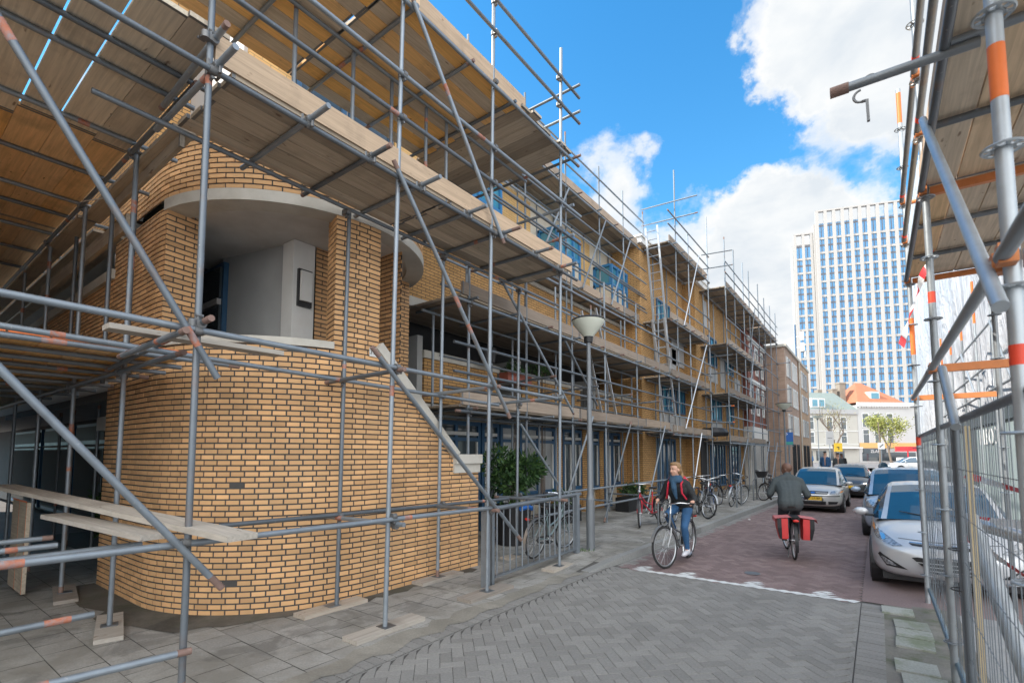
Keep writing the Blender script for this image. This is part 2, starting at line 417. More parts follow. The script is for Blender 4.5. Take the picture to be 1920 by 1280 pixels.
M['dirt'] = paver_mat('dirt_strip', [(.17, .16, .14), (.2, .19, .165), (.22, .2, .18)], (.07, .10, .035), .55, (.26, .25, .23), .5)
M['asphalt'] = paver_mat('far_street', [(.16, .15, .15), (.19, .175, .17), (.2, .19, .18)])
M['marking'] = simple('white_road_paint', (.72, .73, .72), .7, 0, .15, 9, .1, 60, 0, 0, 0, .4, (.3, .3, .3), 6, .35)
g = MB(); g.quad((-700, -300, -.16), (700, -300, -.16), (700, 1200, -.16), (-700, 1200, -.16))
struct('ground', g, M['asphalt'])
def herringbone(x0, x1, y0, y1, z, gap=.007, Wd=.1025, pred=None):
    """45 degree herringbone: each row j is shifted one unit; a horizontal 2x1 brick then a vertical 1x2"""
    s2 = sqrt(.5); bricks = []
    cx, cy = -1.8, 7.2; R = int(1.5*max(abs(x0-cx)+abs(y0-cy), abs(x1-cx)+abs(y1-cy), abs(x0-cx)+abs(y1-cy))/Wd)+8
    for j in range(-R, R):
        for i in range(-R, R):
            k = (i-j) % 4
            if k == 0: rc = (i, j, i+2, j+1)
            elif k == 3: rc = (i, j, i+1, j+2)
            else: continue
            u, v = (rc[0]+rc[2])/2*Wd, (rc[1]+rc[3])/2*Wd
            x = cx+(u-v)*s2; y = cy+(u+v)*s2
            if x < x0-.02 or x > x1+.02 or y < y0-.02 or y > y1+.02: continue
            if pred and not pred(x, y): continue
            bricks.append((x, y, (rc[2]-rc[0])*Wd, (rc[3]-rc[1])*Wd))
    return bricks
def lay(mb, bricks, z, r, gap=.007, tilt=.0016, clip=None, m=0):
    s2 = sqrt(.5)
    for x, y, lu, lv in bricks:
        hu, hv = lu/2-gap/2, lv/2-gap/2; t = r.random()
        zs = [z+r.uniform(-tilt, tilt) for _ in range(4)]
        vs = []
        for (a, b), zc in zip(((-1, -1), (1, -1), (1, 1), (-1, 1)), zs):
            u, v = a*hu, b*hv; px, py = x+(u-v)*s2, y+(u+v)*s2
            if clip: px = min(max(px, clip[0]), clip[1]); py = min(max(py, clip[2]), clip[3])
            vs.append((px, py, zc))
        e = .005; vb = []
        for (a, b) in ((-1, -1), (1, -1), (1, 1), (-1, 1)):
            u, v = a*(hu+e*.6), b*(hv+e*.6); px, py = x+(u-v)*s2, y+(u+v)*s2
            if clip: px = min(max(px, clip[0]), clip[1]); py = min(max(py, clip[2]), clip[3])
            vb.append((px, py, z-.007))
        mb.add(vs+vb, [(0, 1, 2, 3), (4, 5, 1, 0), (5, 6, 2, 1), (6, 7, 3, 2), (7, 4, 0, 3)], m, t)
KX = lambda y: -3.46+.032*max(0., y-7.3)          # kerb line
r = random.Random(5)
base = MB()
base.quad((-3.75, -9, -.008), (.5, -9, -.008), (.5, 7.2, -.008), (-3.75, 7.2, -.008))
base.quad((-3.75, 7.2, -.008), (3.5, 7.2, -.008), (3.5, 60, -.008), (-2.0, 60, -.008))
struct('road_bed', base, M['joint'])
grey = MB(); lay(grey, herringbone(-3.56, -.08, .5, 7.3, 0), 0, r, clip=(-3.40, -.235, -9, 7.2))
struct('road', grey, M['road_grey'])
def markp(x, y):
    if not (-3.05 < x < -.28): return False
    if abs(y-7.22) < .07: return True
    for bx in (-2.93, -2.2, -1.35, -.62):
        d = x-bx
        if abs(d) < .20 and 7.2 < y < 7.50-abs(d)*.5: return True
    return False
red = MB(); allred = herringbone(-3.36, -.25, 7.1, 23, 0)
lay(red, [b for b in allred if b[0] > KX(b[1])+.20 and b[1] > 7.17 ], 0, r)
struct('road', red, M['road_red'])
mk = MB()
def zig(x0, x1, yc, w, ph=0):
    n = max(2, int((x1-x0)/.0725)); st = (x1-x0)/n; prev = None
    for i in range(n+1):
        x = x0+st*i; y = yc+(.017 if (i+ph) % 2 else -.017); p = ((x-.03, y-w/2, .004), (x+.03, y+w/2, .004))
        if prev: mk.quad(prev[0], p[0], p[1], prev[1], t=r.random())
        prev = p
zig(-3.04, -.27, 7.22, .10)
for bx in (-2.95, -2.3, -1.42, -.62):
    for k in range(3): zig(bx-.13+.03*k, bx+.13-.03*k, 7.305+.085*k, .068, k)
struct('road_marking', mk, M['marking'])
far = MB(); far.quad((KX(23)+.2, 23, 0), (-.25, 23, 0), (-.25, 75, 0), (KX(75)+.2, 75, 0)); far.quad((-.23, 7.3, 0), (2.3, 7.3, 0), (2.3, 75, 0), (-.23, 75, 0), t=.7)
struct('road', far, M['road_red'])
# soldier course / gutter strips
def strip(mb, x0, x1, y0, y1, z, step, ax='Y', gap=.007, fx=None, m=0):
    y = y0
    while y < y1:
        o = fx(y) if fx else 0
        o2 = fx(y+step) if fx else 0
        t = r.random(); zz = z+r.uniform(-.0015, .0015)
        a, b = y+gap/2, y+step-gap/2
        mb.add([(x0+o, a, zz), (x1+o, a, zz), (x1+o2, b, zz), (x0+o2, b, zz), (x0+o, a, z-.007), (x1+o, a, z-.007), (x1+o2, b, z-.007), (x0+o2, b, z-.007)],
               [(0, 1, 2, 3), (4, 5, 1, 0), (5, 6, 2, 1), (6, 7, 3, 2), (7, 4, 0, 3)], m, t)
        y += step
gut = MB()
strip(gut, -3.62, -3.42, .3, 7.2, .0, .105); strip(gut, -.225, -.02, .5, 7.2, 0, .105)
strip(gut, -3.46+.10, -3.46+.30, 7.3, 23, .0, .105, fx=lambda y: .032*max(0., y-7.3))
struct('gutter', gut, M['road_grey'])
# pavement: rises to kerb height beyond the crossing
def PZ(y): return .0 if y < 6.4 else (.10*(y-6.4)/1.2 if y < 7.6 else .10)
pv = MB(); T = .3
y = .2; row = 0
while y < 34:
    x1 = (KX(y)-.06 if y > 7.0 else -3.66)
    x = x1
    lim = -13.5 if y < 2.4 else -7.0
    first = True
    while x > lim:
        wd = T*(.5 if (first and row % 2) else 1.); first = False
        gp = .006; t = r.random(); za, zb = PZ(y)+r.uniform(-.002, .002), PZ(y+T)+r.uniform(-.002, .002)
        a = (x-wd+gp/2, y+gp/2, za); b = (x-gp/2, y+gp/2, za); c = (x-gp/2, y+T-gp/2, zb); d = (x-wd+gp/2, y+T-gp/2, zb)
        pv.quad(a, b, c, d, 0, t)
        x -= wd
    y += T; row += 1
struct('pavement', pv, [M['tile']])
pb = MB()
for ya, yb in ((-9, 6.4), (6.4, 7.6), (7.6, 60)):
    for xa, xb in ((-14.5, -3.6),):
        f = (lambda yy: KX(yy) if yy > 7.2 else -3.62)
        pb.quad((-14.5, ya, PZ(ya)-.006), (f(ya), ya, PZ(ya)-.006), (f(yb), yb, PZ(yb)-.006), (-14.5, yb, PZ(yb)-.006))
pb.quad((-60, -14, -.02), (-3.75, -14, -.02), (-3.75, -9, -.02), (-60, -9, -.02))
struct('pavement_bed', pb, M['joint'])
kb = MB(); y = 6.6
while y < 58:
    h0, h1 = PZ(y), PZ(min(y+.98, 60))
    xa, xb = KX(y) if y > 7.2 else -3.56+.1*max(0, y-6.6)/.6, KX(y+.98)
    p = [(xa-.06, y), (xa+.08, y), (xb+.08, y+.97), (xb-.06, y+.97)]
    vs = [(*q, -.02) for q in p]+[(p[0][0], p[0][1], h0+.003), (p[1][0]-.015, p[1][1], h0+.003), (p[2][0]-.015, p[2][1], h1+.003), (p[3][0], p[3][1], h1+.003)]
    kb.add(vs, [(4, 5, 6, 7), (0, 1, 5, 4), (1, 2, 6, 5), (2, 3, 7, 6), (3, 0, 4, 7)], 0, r.random()); y += .98
struct('kerb', kb, M['kerb'])
# right hand strip: dirt, moss and a few loose tiles, then paving behind the fence
ds = MB(); N = 40
for i in range(N):
    ya, yb = .2+i*.18, .2+(i+1)*.18
    ds.quad((-.02, ya, -.004), (.62, ya, .006), (.62, yb, .006), (-.02, yb, -.004), 0, r.random())
struct('verge', ds, M['dirt'])
tl = MB()
for (x, y) in ((.2, 6.55), (.21, 6.24), (.2, 5.93), (.18, 5.3), (.22, 4.98), (.2, 4.66), (.1, 7.05), (.24, 4.1), (.21, 3.7)):
    tl.box((x, y, .006), (.28, .28, .02), r.uniform(-.05, .05), 0, r.random())
M['mosstile'] = paver_mat('mossy_tile', [(.27, .28, .25), (.32, .33, .30), (.36, .37, .34)], (.13, .17, .07), .6)
struct('verge_tiles', tl, M['mosstile'])
bp = MB(); bp.quad((.62, -6, 0), (9, -6, 0), (9, 7.3, 0), (.62, 7.3, 0)); bp.quad((2.3, 7.3, 0), (9, 7.3, 0), (9, 75, 0), (2.3, 75, 0)); bp.quad((-.02, -6, -.004), (.62, -6, -.004), (.62, .2, -.004), (-.02, .2, -.004))
struct('pavement', bp, M['tile_far'])
pl = MB(); pl.quad((-60, 60, 0), (60, 60, 0), (60, 140, 0), (-60, 140, 0)); 
struct('square', pl, M['asphalt'])

# soil along the foot of the round wall and sand swept along the edge course
def patch(name, inner, outer, z, mat, seed):
    rr = random.Random(seed); q = MB(); n = len(inner)
    for i in range(n-1):
        a, b = Vector((*inner[i], z)), Vector((*inner[i+1], z)); c, d = Vector((*outer[i+1], z)), Vector((*outer[i], z)); q.quad(a, d, c, b, t=rr.random())
    struct(name, q, mat)
M['soil'] = paver_mat('damp_soil', [(.075, .068, .058), (.095, .085, .07), (.12, .108, .09)], (.05, .07, .03), .3, (.2, .185, .16), .5); M['sand'] = paver_mat('swept_sand', [(.25, .235, .2), (.28, .262, .225), (.31, .29, .25)], None, 0, (.18, .165, .14), .6)
r7 = random.Random(17); inn, out_ = [], []; cx, cy, R0 = -6.97, 3.95, 1.86
pts = [(-8.6, 2.09), (-8.0, 2.09), (-7.4, 2.09)]+[(cx+R0*cos(radians(a)), cy+R0*sin(radians(a))) for a in range(-90, 1, 5)]+[(-5.11, 4.0+.18*k) for k in range(11)]
for i, (x, y) in enumerate(pts):
    a = -90 if i < 3 else (-90+5*(i-3) if i < 22 else 0); w_ = (.30 if i < 14 else .16)*(.6+.8*r7.random())+(.25*max(0, 1-abs(i-8)/6)); inn.append((x, y)); out_.append((x+cos(radians(a))*w_, y+sin(radians(a))*w_))
patch('soil_strip', inn, out_, .0045, M['soil'], 1)
inn = [(-3.66-.02, .4+.16*k) for k in range(42)]; out_ = [(-3.66+.02+.13*(.3+.9*r7.random())*(1 if k % 3 else .5), .4+.16*k) for k in range(42)]; inn = [(x-.16*(.3+.8*r7.random()), y) for x, y in inn]
patch('sand_strip', inn, out_, .005, M['sand'], 2)
# ---------------------------------------------------------------- the brick apartment building
BX = -5.12; CC = (-6.97, 3.95); RR = 1.85; SY = 2.1
bld = thing('apartment_building', 'ochre brick apartment building with a rounded corner stair tower, wrapped in tube scaffolding', 'building', (-7, 4, 0))
S0 = -8.55
def tower_path(r=RR):
    d = r-RR
    pts = [(S0, SY-d), (CC[0], SY-d)]
    for k in range(1, 25): a = radians(-90+90*k/24); pts.append((CC[0]+r*cos(a), CC[1]+r*sin(a)))
    pts.append((BX+d, 6.0)); return pts
class Path:
    def __init__(s, pts):
        s.p = [Vector((x, y, 0)) for x, y in pts]; s.l = [0.]
        for a, b in zip(s.p, s.p[1:]): s.l.append(s.l[-1]+(b-a).length)
        s.L = s.l[-1]
    def at(s, q):
        q = min(max(q, 0), s.L)
        for i in range(len(s.l)-1):
            if q <= s.l[i+1] or i == len(s.l)-2:
                f = (q-s.l[i])/max(s.l[i+1]-s.l[i], 1e-9); d = (s.p[i+1]-s.p[i]).normalized()
                return s.p[i].lerp(s.p[i+1], f), Vector((d.y, -d.x, 0))
    def nrm(s, q):
        a = s.at(q-.05)[1]; b = s.at(q+.05)[1]; return (a+b).normalized()
BH = .0625
def lay_bricks(mb, path, s0, s1, z0, z1, bl=.22, arc=None, arcl=.15, ztop=None, rr=None, skip=None, out=.0, dep=.011, g=.0172):
    rr = rr or random.Random(1)
    def row(odd):                     # bond grid: the arc uses shorter bricks
        q = -bl/2 if odd else 0.; out_ = []
        while q < path.L:
            st = arcl if (arc and arc[0] <= q+.07 < arc[1]) else bl
            out_.append((q, st)); q += st
        return out_
    cuts2 = (row(False), row(True))
    k0 = int(round(z0/BH)); k = k0
    while k*BH < z1-.01:
        za, zb = max(k*BH, z0), min(k*BH+BH-g, z1)
        for q, st in cuts2[k % 2]:
            a = q; b = a+st-g
            a, b = max(a, s0), min(b, s1)
            if b-a < .025 or zb-za < .012: continue
            if skip and skip((a+b)/2, (za+zb)/2): continue
            ta, tb = zb, zb
            if ztop:
                ta, tb = min(zb, ztop(a)), min(zb, ztop(b))
                if max(ta, tb)-za < .012: continue
                ta, tb = max(ta, za+.004), max(tb, za+.004)
            pa = path.at(a)[0]; pb = path.at(b)[0]; na = path.nrm(a); nb = path.nrm(b)
            o = out+rr.uniform(-.0018, .0018); t = min(1, max(0, rr.gauss(.5, .15)))
            A, B = pa+na*o, pb+nb*o; A2, B2 = pa+na*(o-dep), pb+nb*(o-dep)
            up = lambda p, z: (p.x, p.y, z)
            mb.add([up(A, za), up(B, za), up(B, tb), up(A, ta), up(A2, za), up(B2, za), up(B2, tb), up(A2, ta)],
                   [(0, 1, 2, 3), (4, 5, 1, 0), (5, 6, 2, 1), (6, 7, 3, 2), (7, 4, 0, 3)], 0, t)
        k += 1
def shell(mb, path, s0, s1, z0, z1, off=-.008, step=.12, ztop=None, m=0):
    n = max(1, int((s1-s0)/step)); prev = None
    for i in range(n+1):
        q = s0+(s1-s0)*i/n; p = path.at(q)[0]+path.nrm(q)*off; zt = min(z1, ztop(q)) if ztop else z1
        if prev: mb.quad((prev[0].x, prev[0].y, z0), (p.x, p.y, z0), (p.x, p.y, zt), (prev[0].x, prev[0].y, prev[1]), m)
        prev = (p, zt)
P = Path(tower_path())
sA0 = CC[0]-S0                       # arc start
sA1 = sA0+RR*pi/2                    # arc end
s_of = lambda deg: sA0+RR*radians(deg+90)
SL, SR = s_of(-82), s_of(-17); SP1 = sA1+.06
ZS, ZO = 3.0, 4.70
def zt(q):                           # top of the stair wall
    y = 3.95+(q-sA1)
    if q <= SP1: return ZS+.02
    return max(3.06-(y-4.0)*.95, 1.46) if y < 5.45 else 1.46
rr_ = random.Random(11)
br, mo = MB(), MB()
arc = (sA0-.05, sA1-.1)
hole = lambda q, z: (abs(z-1.42) < .035 and abs(q-s_of(-47)) < .1) or (abs(z-.34) < .035 and abs(q-s_of(-48)) < .1)
lay_bricks(br, P, 0, P.L, .0, ZS+.02, arc=arc, ztop=zt, rr=rr_, skip=hole)
shell(mo, P, 0, P.L, -.05, ZS+.02, ztop=zt)
lay_bricks(br, P, 0, SL, ZS+.02, ZO, arc=arc, rr=rr_); shell(mo, P, 0, SL, ZS, ZO)
lay_bricks(br, P, SR, SP1, ZS+.02, ZO, arc=arc, rr=rr_); shell(mo, P, SR, SP1, ZS, ZO)
# reveals of the piers
def reveal(p0, p1, z0, z1):
    pth = Path([(p0.x, p0.y), (p1.x, p1.y)])
    lay_bricks(br, pth, 0, pth.L, z0, z1, rr=rr_); shell(mo, pth, 0, pth.L, z0, z1, step=1)
def cpt(deg, r): return Vector((CC[0]+r*cos(radians(deg)), CC[1]+r*sin(radians(deg)), 0))
reveal(cpt(-82, RR), cpt(-82, RR-.36), ZS, ZO)
reveal(cpt(-17, RR-.34), cpt(-17, RR), ZS, ZO)
pe = P.at(SP1)[0]; reveal(pe, pe+Vector((-.36, 0, 0)), ZS, ZO)
# end of the stair wall
reveal(P.at(P.L)[0], P.at(P.L)[0]+Vector((-.3, 0, 0)), 0, 1.46)
# west end of the side wall
reveal(Vector((S0, SY+.5, 0)), Vector((S0, SY, 0)), 0, ZO)
br.build('brick_wall', M['brick'], bld); mo.build('mortar_bed', M['mortar'], bld)
# the drum above: full ring of brick with a concrete edge and plaster soffit
ring = [(S0, SY), (CC[0], SY)]+[(CC[0]+RR*cos(radians(a)), CC[1]+RR*sin(radians(a))) for a in range(-86, 121, 4)]
PR = Path(ring); b2, m2 = MB(), MB()
ZB = 5.47
lay_bricks(b2, PR, 0, PR.L, ZO+.11, ZB, arc=(sA0-.05, 99), arcl=.21, rr=rr_, out=.004); shell(m2, PR, 0, PR.L, ZO+.1, ZB)
b2.build('brick_band', M['brick'], bld); m2.build('band_mortar', M['mortar'], bld)
ce = MB()
sq = s_of(-84)
q = sq
while q < PR.L-.01:
    q2 = min(q+.1, PR.L); a, b = PR.at(q)[0], PR.at(q2)[0]; na, nb = PR.nrm(q), PR.nrm(q2)
    for o0, z0, o1, z1 in ((.012, ZO+.105, .012, ZO-.03), (.012, ZO-.03, -.26, ZO-.03), (-.26, ZO-.03, -.26, ZO+.04)):
        A, B, Cc, D = a+na*o0, b+nb*o0, b+nb*o1, a+na*o1
        ce.quad((A.x, A.y, z0), (B.x, B.y, z0), (Cc.x, Cc.y, z1), (D.x, D.y, z1))
    q = q2
ce.build('concrete_edge', M['concrete'], bld)
sf = MB(); disc = [(CC[0]+(RR-.2)*cos(radians(a)), CC[1]+(RR-.2)*sin(radians(a))) for a in range(-180, 180, 5)]
sf.prism(disc, ZO+.01, ZO+.2); sf.b2(-9.6, CC[0], SY+.25, 6, ZO+.012, ZO+.2)
sf.build('soffit', M['soffit'], bld)
cp = MB(); cp.prism([(CC[0]+(RR+.03)*cos(radians(a)), CC[1]+(RR+.03)*sin(radians(a))) for a in range(-100, 125, 4)]+[(CC[0]-1, CC[1]+1.6), (S0, SY+.6), (S0, SY-.03)], ZB, ZB+.06)
cp.build('roof_edge', M['concrete'], bld)
du = MB(); PD = Path([(S0, SY+.45), (CC[0], SY+.4)]+[(CC[0]+1.42*cos(radians(a)), CC[1]+1.42*sin(radians(a))) for a in range(-86, 91, 8)])
lay_bricks(du, PD, 0, PD.L, ZB+.2, 5.95, rr=rr_); dm = MB(); shell(dm, PD, 0, PD.L, ZB+.06, 5.95)
du.build('upper_drum', M['brick'], bld); dm.build('drum_mortar', M['mortar'], bld)
# sill coping of the landing opening
sc_ = MB(); q = SL
while q < SR-.001:
    q2 = min(q+.08, SR); a, b = P.at(q)[0], P.at(q2)[0]; na, nb = P.nrm(q), P.nrm(q2)
    for o0, z0, o1, z1 in ((.03, ZS+.0, .03, ZS+.085), (.03, ZS+.085, -.25, ZS+.085), (.0, ZS, .03, ZS), (-.25, ZS+.085, -.25, ZS-.1)):
        A, B, Cc, D = a+na*o0, b+nb*o0, b+nb*o1, a+na*o1
        sc_.quad((A.x, A.y, z0), (B.x, B.y, z0), (Cc.x, Cc.y, z1), (D.x, D.y, z1))
    q = q2
sc_.build('sill', M['concrete'], bld)
fl = MB(); fl.prism([(CC[0]+(RR-.12)*cos(radians(a)), CC[1]+(RR-.12)*sin(radians(a))) for a in range(-180, 180, 6)], 2.1, 2.3); fl.b2(-9.6, -6.9, SY+.15, 6, 2.1, 2.3)
fl.build('landing_floor', M['plaster_grey'], bld)
# interior of the landing
iw = Path([(-6.35, 3.85), (-6.35, 5.6)]); ib, im = MB(), MB()
lay_bricks(ib, iw, 0, iw.L, 2.3, ZO, rr=rr_); shell(im, iw, 0, iw.L, 2.3, ZO, step=1)
ib.build('landing_brick_wall', M['brick'], bld); im.build('landing_mortar', M['mortar'], bld); ib, im = MB(), MB()
iw2 = Path([(-6.2, 4.62), (BX-.3, 4.62)]); lay_bricks(ib, iw2, 0, iw2.L, 1.4, ZO, rr=rr_); shell(im, iw2, 0, iw2.L, 1.4, ZO, step=1)
ib.build('landing_brick_wall', M['brick'], bld); im.build('landing_mortar', M['mortar'], bld)
q = MB(); q.b2(-6.62, -6.34, 3.5, 3.82, 2.3, ZO); q.build('landing_pillar', M['white_paint'], bld)
q = MB(); q.beam((-6.6, 3.62, 3.5), (-7.9, 3.3, 3.5), .12, 2.42); q.build('stair_parapet', M['plaster_grey'], bld)
q = MB(); q.tube([(-6.75, 3.48, 2.75), (-7.5, 3.3, 3.35)], .035, 8); q.build('handrail', M['black'], bld)
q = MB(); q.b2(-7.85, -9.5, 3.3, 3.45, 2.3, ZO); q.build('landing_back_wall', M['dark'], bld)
w_ = MB(); w_.b2(-8.55, -7.75, 3.2, 3.27, 2.4, 4.62); fo = w_.build('window', M['blue_frame'], bld)
w_ = MB(); w_.b2(-8.5, -7.8, 3.17, 3.205, 2.5, 3.95); w_.b2(-8.5, -7.8, 3.17, 3.205, 4.08, 4.55); w_.build('pane', M['pane'], fo)
w_ = MB(); w_.b2(-8.5, -7.8, 3.14, 3.2, 3.97, 4.06); w_.build('transom', M['grey_panel'], fo)
# bulkhead lamp
lampp = MB(); lampp.b2(-6.34, -6.29, 3.56, 3.76, 3.78, 4.3)
wl_ = lampp.build('wall_lamp', M['black'], bld)
q = MB(); q.box((-6.275, 3.66, 4.06), (.04, .16, .42)); q.build('lamp_glass', M['white_paint'], wl_)
# stair coping
def yz(y): return 3.06-(y-4.0)*.95
q = MB(); q.beam((BX-.1, 3.98, yz(3.98)+.05), (BX-.1, 5.46, yz(5.46)+.05), .34, .12); q.b2(BX-.27, BX+.07, 5.42, 6.02, 1.60, 1.74)
q.b2(BX-.2, BX+.03, 5.42, 6.01, 1.46, 1.6); q.build('stair_coping', M['concrete'], bld)
# house number
t_ = bpy.data.curves.new('house_number', 'FONT'); t_.body = '31b'; t_.size = .085; t_.extrude = .003
def text_obj(name, body, size, loc, rot, mat, parent=None, align='CENTER', ext=.003, sx=1., font=None):
    c = bpy.data.curves.new(name, 'FONT'); c.body = body; c.size = size; c.extrude = ext; c.align_x = align; c.align_y = 'CENTER'
    o = bpy.data.objects.new(name, c); o.data.materials.append(mat)
    dg = bpy.context.evaluated_depsgraph_get(); COL.objects.link(o); dg.update()
    me = bpy.data.meshes.new_from_object(o.evaluated_get(dg)); bpy.data.objects.remove(o)
    o = bpy.data.objects.new(name, me); COL.objects.link(o)
    if not me.materials: me.materials.append(mat)
    b = Vector((0, 0, 0))
    if parent is not None:
        b = BASE.get(parent.name, b); o.parent = parent; BASE[o.name] = b
    mt = Matrix.Translation(Vector(loc)-b) @ rot.to_4x4() @ Matrix.Diagonal((sx, 1, 1, 1))
    me.transform(mt); return o
def rot_face(nx, ny):        # text plane facing horizontally along (nx,ny)
    n = Vector((nx, ny, 0)).normalized(); x = Vector((0, 0, 1)).cross(n); return Matrix((x, Vector((0, 0, 1)), n)).transposed()
bpy.data.curves.remove(t_)
npl = MB(); npl.b2(BX+.006, BX+.014, 3.86, 3.99, 2.98, 3.09); num = npl.build('house_number_plate', M['white_paint'], bld)
text_obj('house_number', '31b', .085, (BX+.016, 3.925, 3.035), rot_face(1, 0), M['black'], num)
M['curtain'] = simple('dim_curtain', (.10, .10, .095), .9)
# ---- side street front (left): balcony parapet, recessed windows
pb = Path([(-16, SY), (S0, SY)]); b_, m_ = MB(), MB()
lay_bricks(b_, pb, 0, pb.L, 3.1, 4.2, rr=rr_); shell(m_, pb, 0, pb.L, 2.5, 4.2, step=2)
b_.build('balcony_parapet', M['brick'], bld); m_.build('balcony_mortar', M['mortar'], bld)
q = MB(); q.b2(-16, S0+.03, SY-.05, SY+.24, 4.2, 4.34); q.build('balcony_coping', M['concrete'], bld)
q = MB(); q.b2(-45, S0, SY, 3.7, 2.62, 2.8); q.b2(-45, S0, SY+.3, 3.7, 5.2, 5.5); q.build('floor_slab', M['plaster_grey'], bld)
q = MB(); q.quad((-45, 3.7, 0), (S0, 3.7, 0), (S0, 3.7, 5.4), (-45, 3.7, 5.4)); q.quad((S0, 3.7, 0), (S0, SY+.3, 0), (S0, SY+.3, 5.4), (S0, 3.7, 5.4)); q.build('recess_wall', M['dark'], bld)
for (xa, xb, za, zb) in ((-14, -12.1, .1, 2.5), (-12, -10.4, .1, 2.5), (-10.3, -8.7, .1, 2.5), (-13.2, -11.6, 2.9, 5.), (-11.5, -9.9, 2.9, 5.), (-9.8, -8.6, 2.9, 5), (-17, -14.4, .1, 2.5), (-20.5, -17.4, .1, 2.5), (-25, -21, .1, 2.5), (-17, -14.4, 2.9, 5.), (-21, -18, 2.9, 5.)):
    f = MB(); f.b2(xa, xb, 3.58, 3.66, za, zb); fo = f.build('window', M['blue_frame'], bld)
    p = MB(); p.b2(xa+.1, xb-.1, 3.545, 3.585, za+.1, zb-.62); p.b2(xa+.1, xb-.1, 3.545, 3.585, zb-.42, zb-.08); p.build('pane', M['pane_dim'], fo)
    p = MB(); p.b2(xa+.05, xb-.05, 3.53, 3.6, zb-.57, zb-.52); p.build('transom', M['curtain'], fo)
    cu = MB()
    for k in range(int((xb-xa-.3)/.09)): cu.b2(xa+.15+k*.09, xa+.2+k*.09, 3.538, 3.545, za+.15, zb-.65, t=.5)
    cu.build('curtain', M['curtain'], fo)
bbox('side_upper_wall', -45, S0+.6, SY+.2, 3.6, 5.5, 8.6, M['brick_tex']) if False else None
# ---- long street front, segment A
FX = -6.9
def fwall(name, x, y0, y1, z0, z1, mat, parent=bld, nx=1):
    q = MB(); q.quad((x, y0, z0), (x, y1, z0), (x, y1, z1), (x, y0, z1), uv=[(y0, z0), (y1, z0), (y1, z1), (y0, z1)])
    return q.build(name, mat, parent)
def bbox(name, x0, x1, y0, y1, z0, z1, mat, parent=bld):
    q = MB(); vs = [(x0, y0), (x1, y0), (x1, y1), (x0, y1)]; u = 0
    for i in range(4):
        a, b = vs[i], vs[(i+1) % 4]; L = abs(a[0]-b[0])+abs(a[1]-b[1])
        q.quad((*a, z0), (*b, z0), (*b, z1), (*a, z1), uv=[(u, z0), (u+L, z0), (u+L, z1), (u, z1)]); u += L
    q.quad(*[(*p, z1) for p in vs], uv=[(p[0], p[1]) for p in vs]); q.quad(*[(*p, z0) for p in reversed(vs)], uv=[(p[0], p[1]) for p in reversed(vs)])
    return q.build(name, mat, parent)
def window(x, y0, y1, z0, z1, frame, pane, mull=1, fr=.07, parent=bld, trans=None, name='window', proud=.05):
    q = MB(); xo = x+proud
    q.b2(x-.04, xo, y0, y0+fr, z0, z1); q.b2(x-.04, xo, y1-fr, y1, z0, z1); q.b2(x-.04, xo, y0+fr, y1-fr, z0, z0+fr); q.b2(x-.04, xo, y0+fr, y1-fr, z1-fr, z1)
    for k in range(1, mull+1):
        yy = y0+(y1-y0)*k/(mull+1); q.b2(x-.04, xo-.003, yy-fr*.45, yy+fr*.45, z0+fr, z1-fr)
    if trans: q.b2(x-.04, xo-.005, y0+fr, y1-fr, trans-fr*.4, trans+fr*.4)
    fo = q.build(name, frame, parent)
    p = MB(); p.b2(x-.03, x+.008, y0+fr*.5, y1-fr*.5, z0+fr*.5, z1-fr*.5); p.build('pane', pane, fo)
    return fo
fwall('ground_floor_wall', FX-.12, 5.4, 15.7, 0, 2.6, M['cream_panel'])
for ya, yb in ((6.3, 6.55), (11.2, 11.5), (12.65, 12.9), (13.75, 14.0), (15.3, 15.7)):
    bbox('brick_pier', FX-.3, FX+.06, ya, yb, 0, 2.45, M['brick_tex'])
rw = random.Random(2)
for (ya, yb, mu, za) in ((6.6, 8.1, 1, .75), (8.15, 8.75, 0, .05), (8.8, 9.5, 0, .05), (9.55, 11.15, 1, .75), (11.55, 12.1, 0, .1), (12.12, 12.62, 0, .75), (12.95, 13.72, 1, .7), (14.05, 14.6, 0, .1), (14.65, 15.28, 0, .75)):
    fo = window(FX, ya, yb, za, 2.42, M['blue_frame'], M['pane_light'] if rw.random() < .6 else M['pane'], mu, .085, trans=2.05)
    p = MB(); p.b2(FX+.02, FX+.062, ya+.09, yb-.09, 2.13, 2.2); p.build('head_strip', M['white_paint'], fo)
    for yq in (ya+.1, yb-.14):
        p = MB(); p.b2(FX+.02, FX+.058, yq, yq+.04, za+.1, 2.0); p.build('inner_frame', M['white_paint'], fo)
bbox('floor_slab', FX-1.2, FX+.25, 5.4, 15.7, 2.47, 2.68, M['concrete'])
for ya, yb in ((6.2, 8.35), (9.3, 12.1), (13.1, 15.6)):
    bbox('balcony_parapet', FX+.05, FX+.3, ya, yb, 2.70, 3.5, M['brick_tex'])
    q = MB(); q.b2(FX+.02, FX+.34, ya-.04, yb+.04, 3.5, 3.64); q.build('balcony_coping', M['concrete'], bld)
    q = MB(); q.b2(FX-.95, FX+.28, ya-.16, ya-.03, 2.69, 3.9); q.build('balcony_divider', M['plaster_grey'], bld)
for ya, yb in ((12.2, 13.0),):
    q = MB()
    for k in range(10): q.tube([(FX+.2, ya+k*.09, 2.7), (FX+.2, ya+k*.09, 3.6)], .009, 5)
    q.beam((FX+.2, ya-.05, 3.6), (FX+.2, yb, 3.6), .04, .03); q.build('balcony_railing', M['black'], bld)
fwall('recessed_wall', FX-1.15, 4.7, 15.7, 2.68, 4.5, M['cream_panel'])
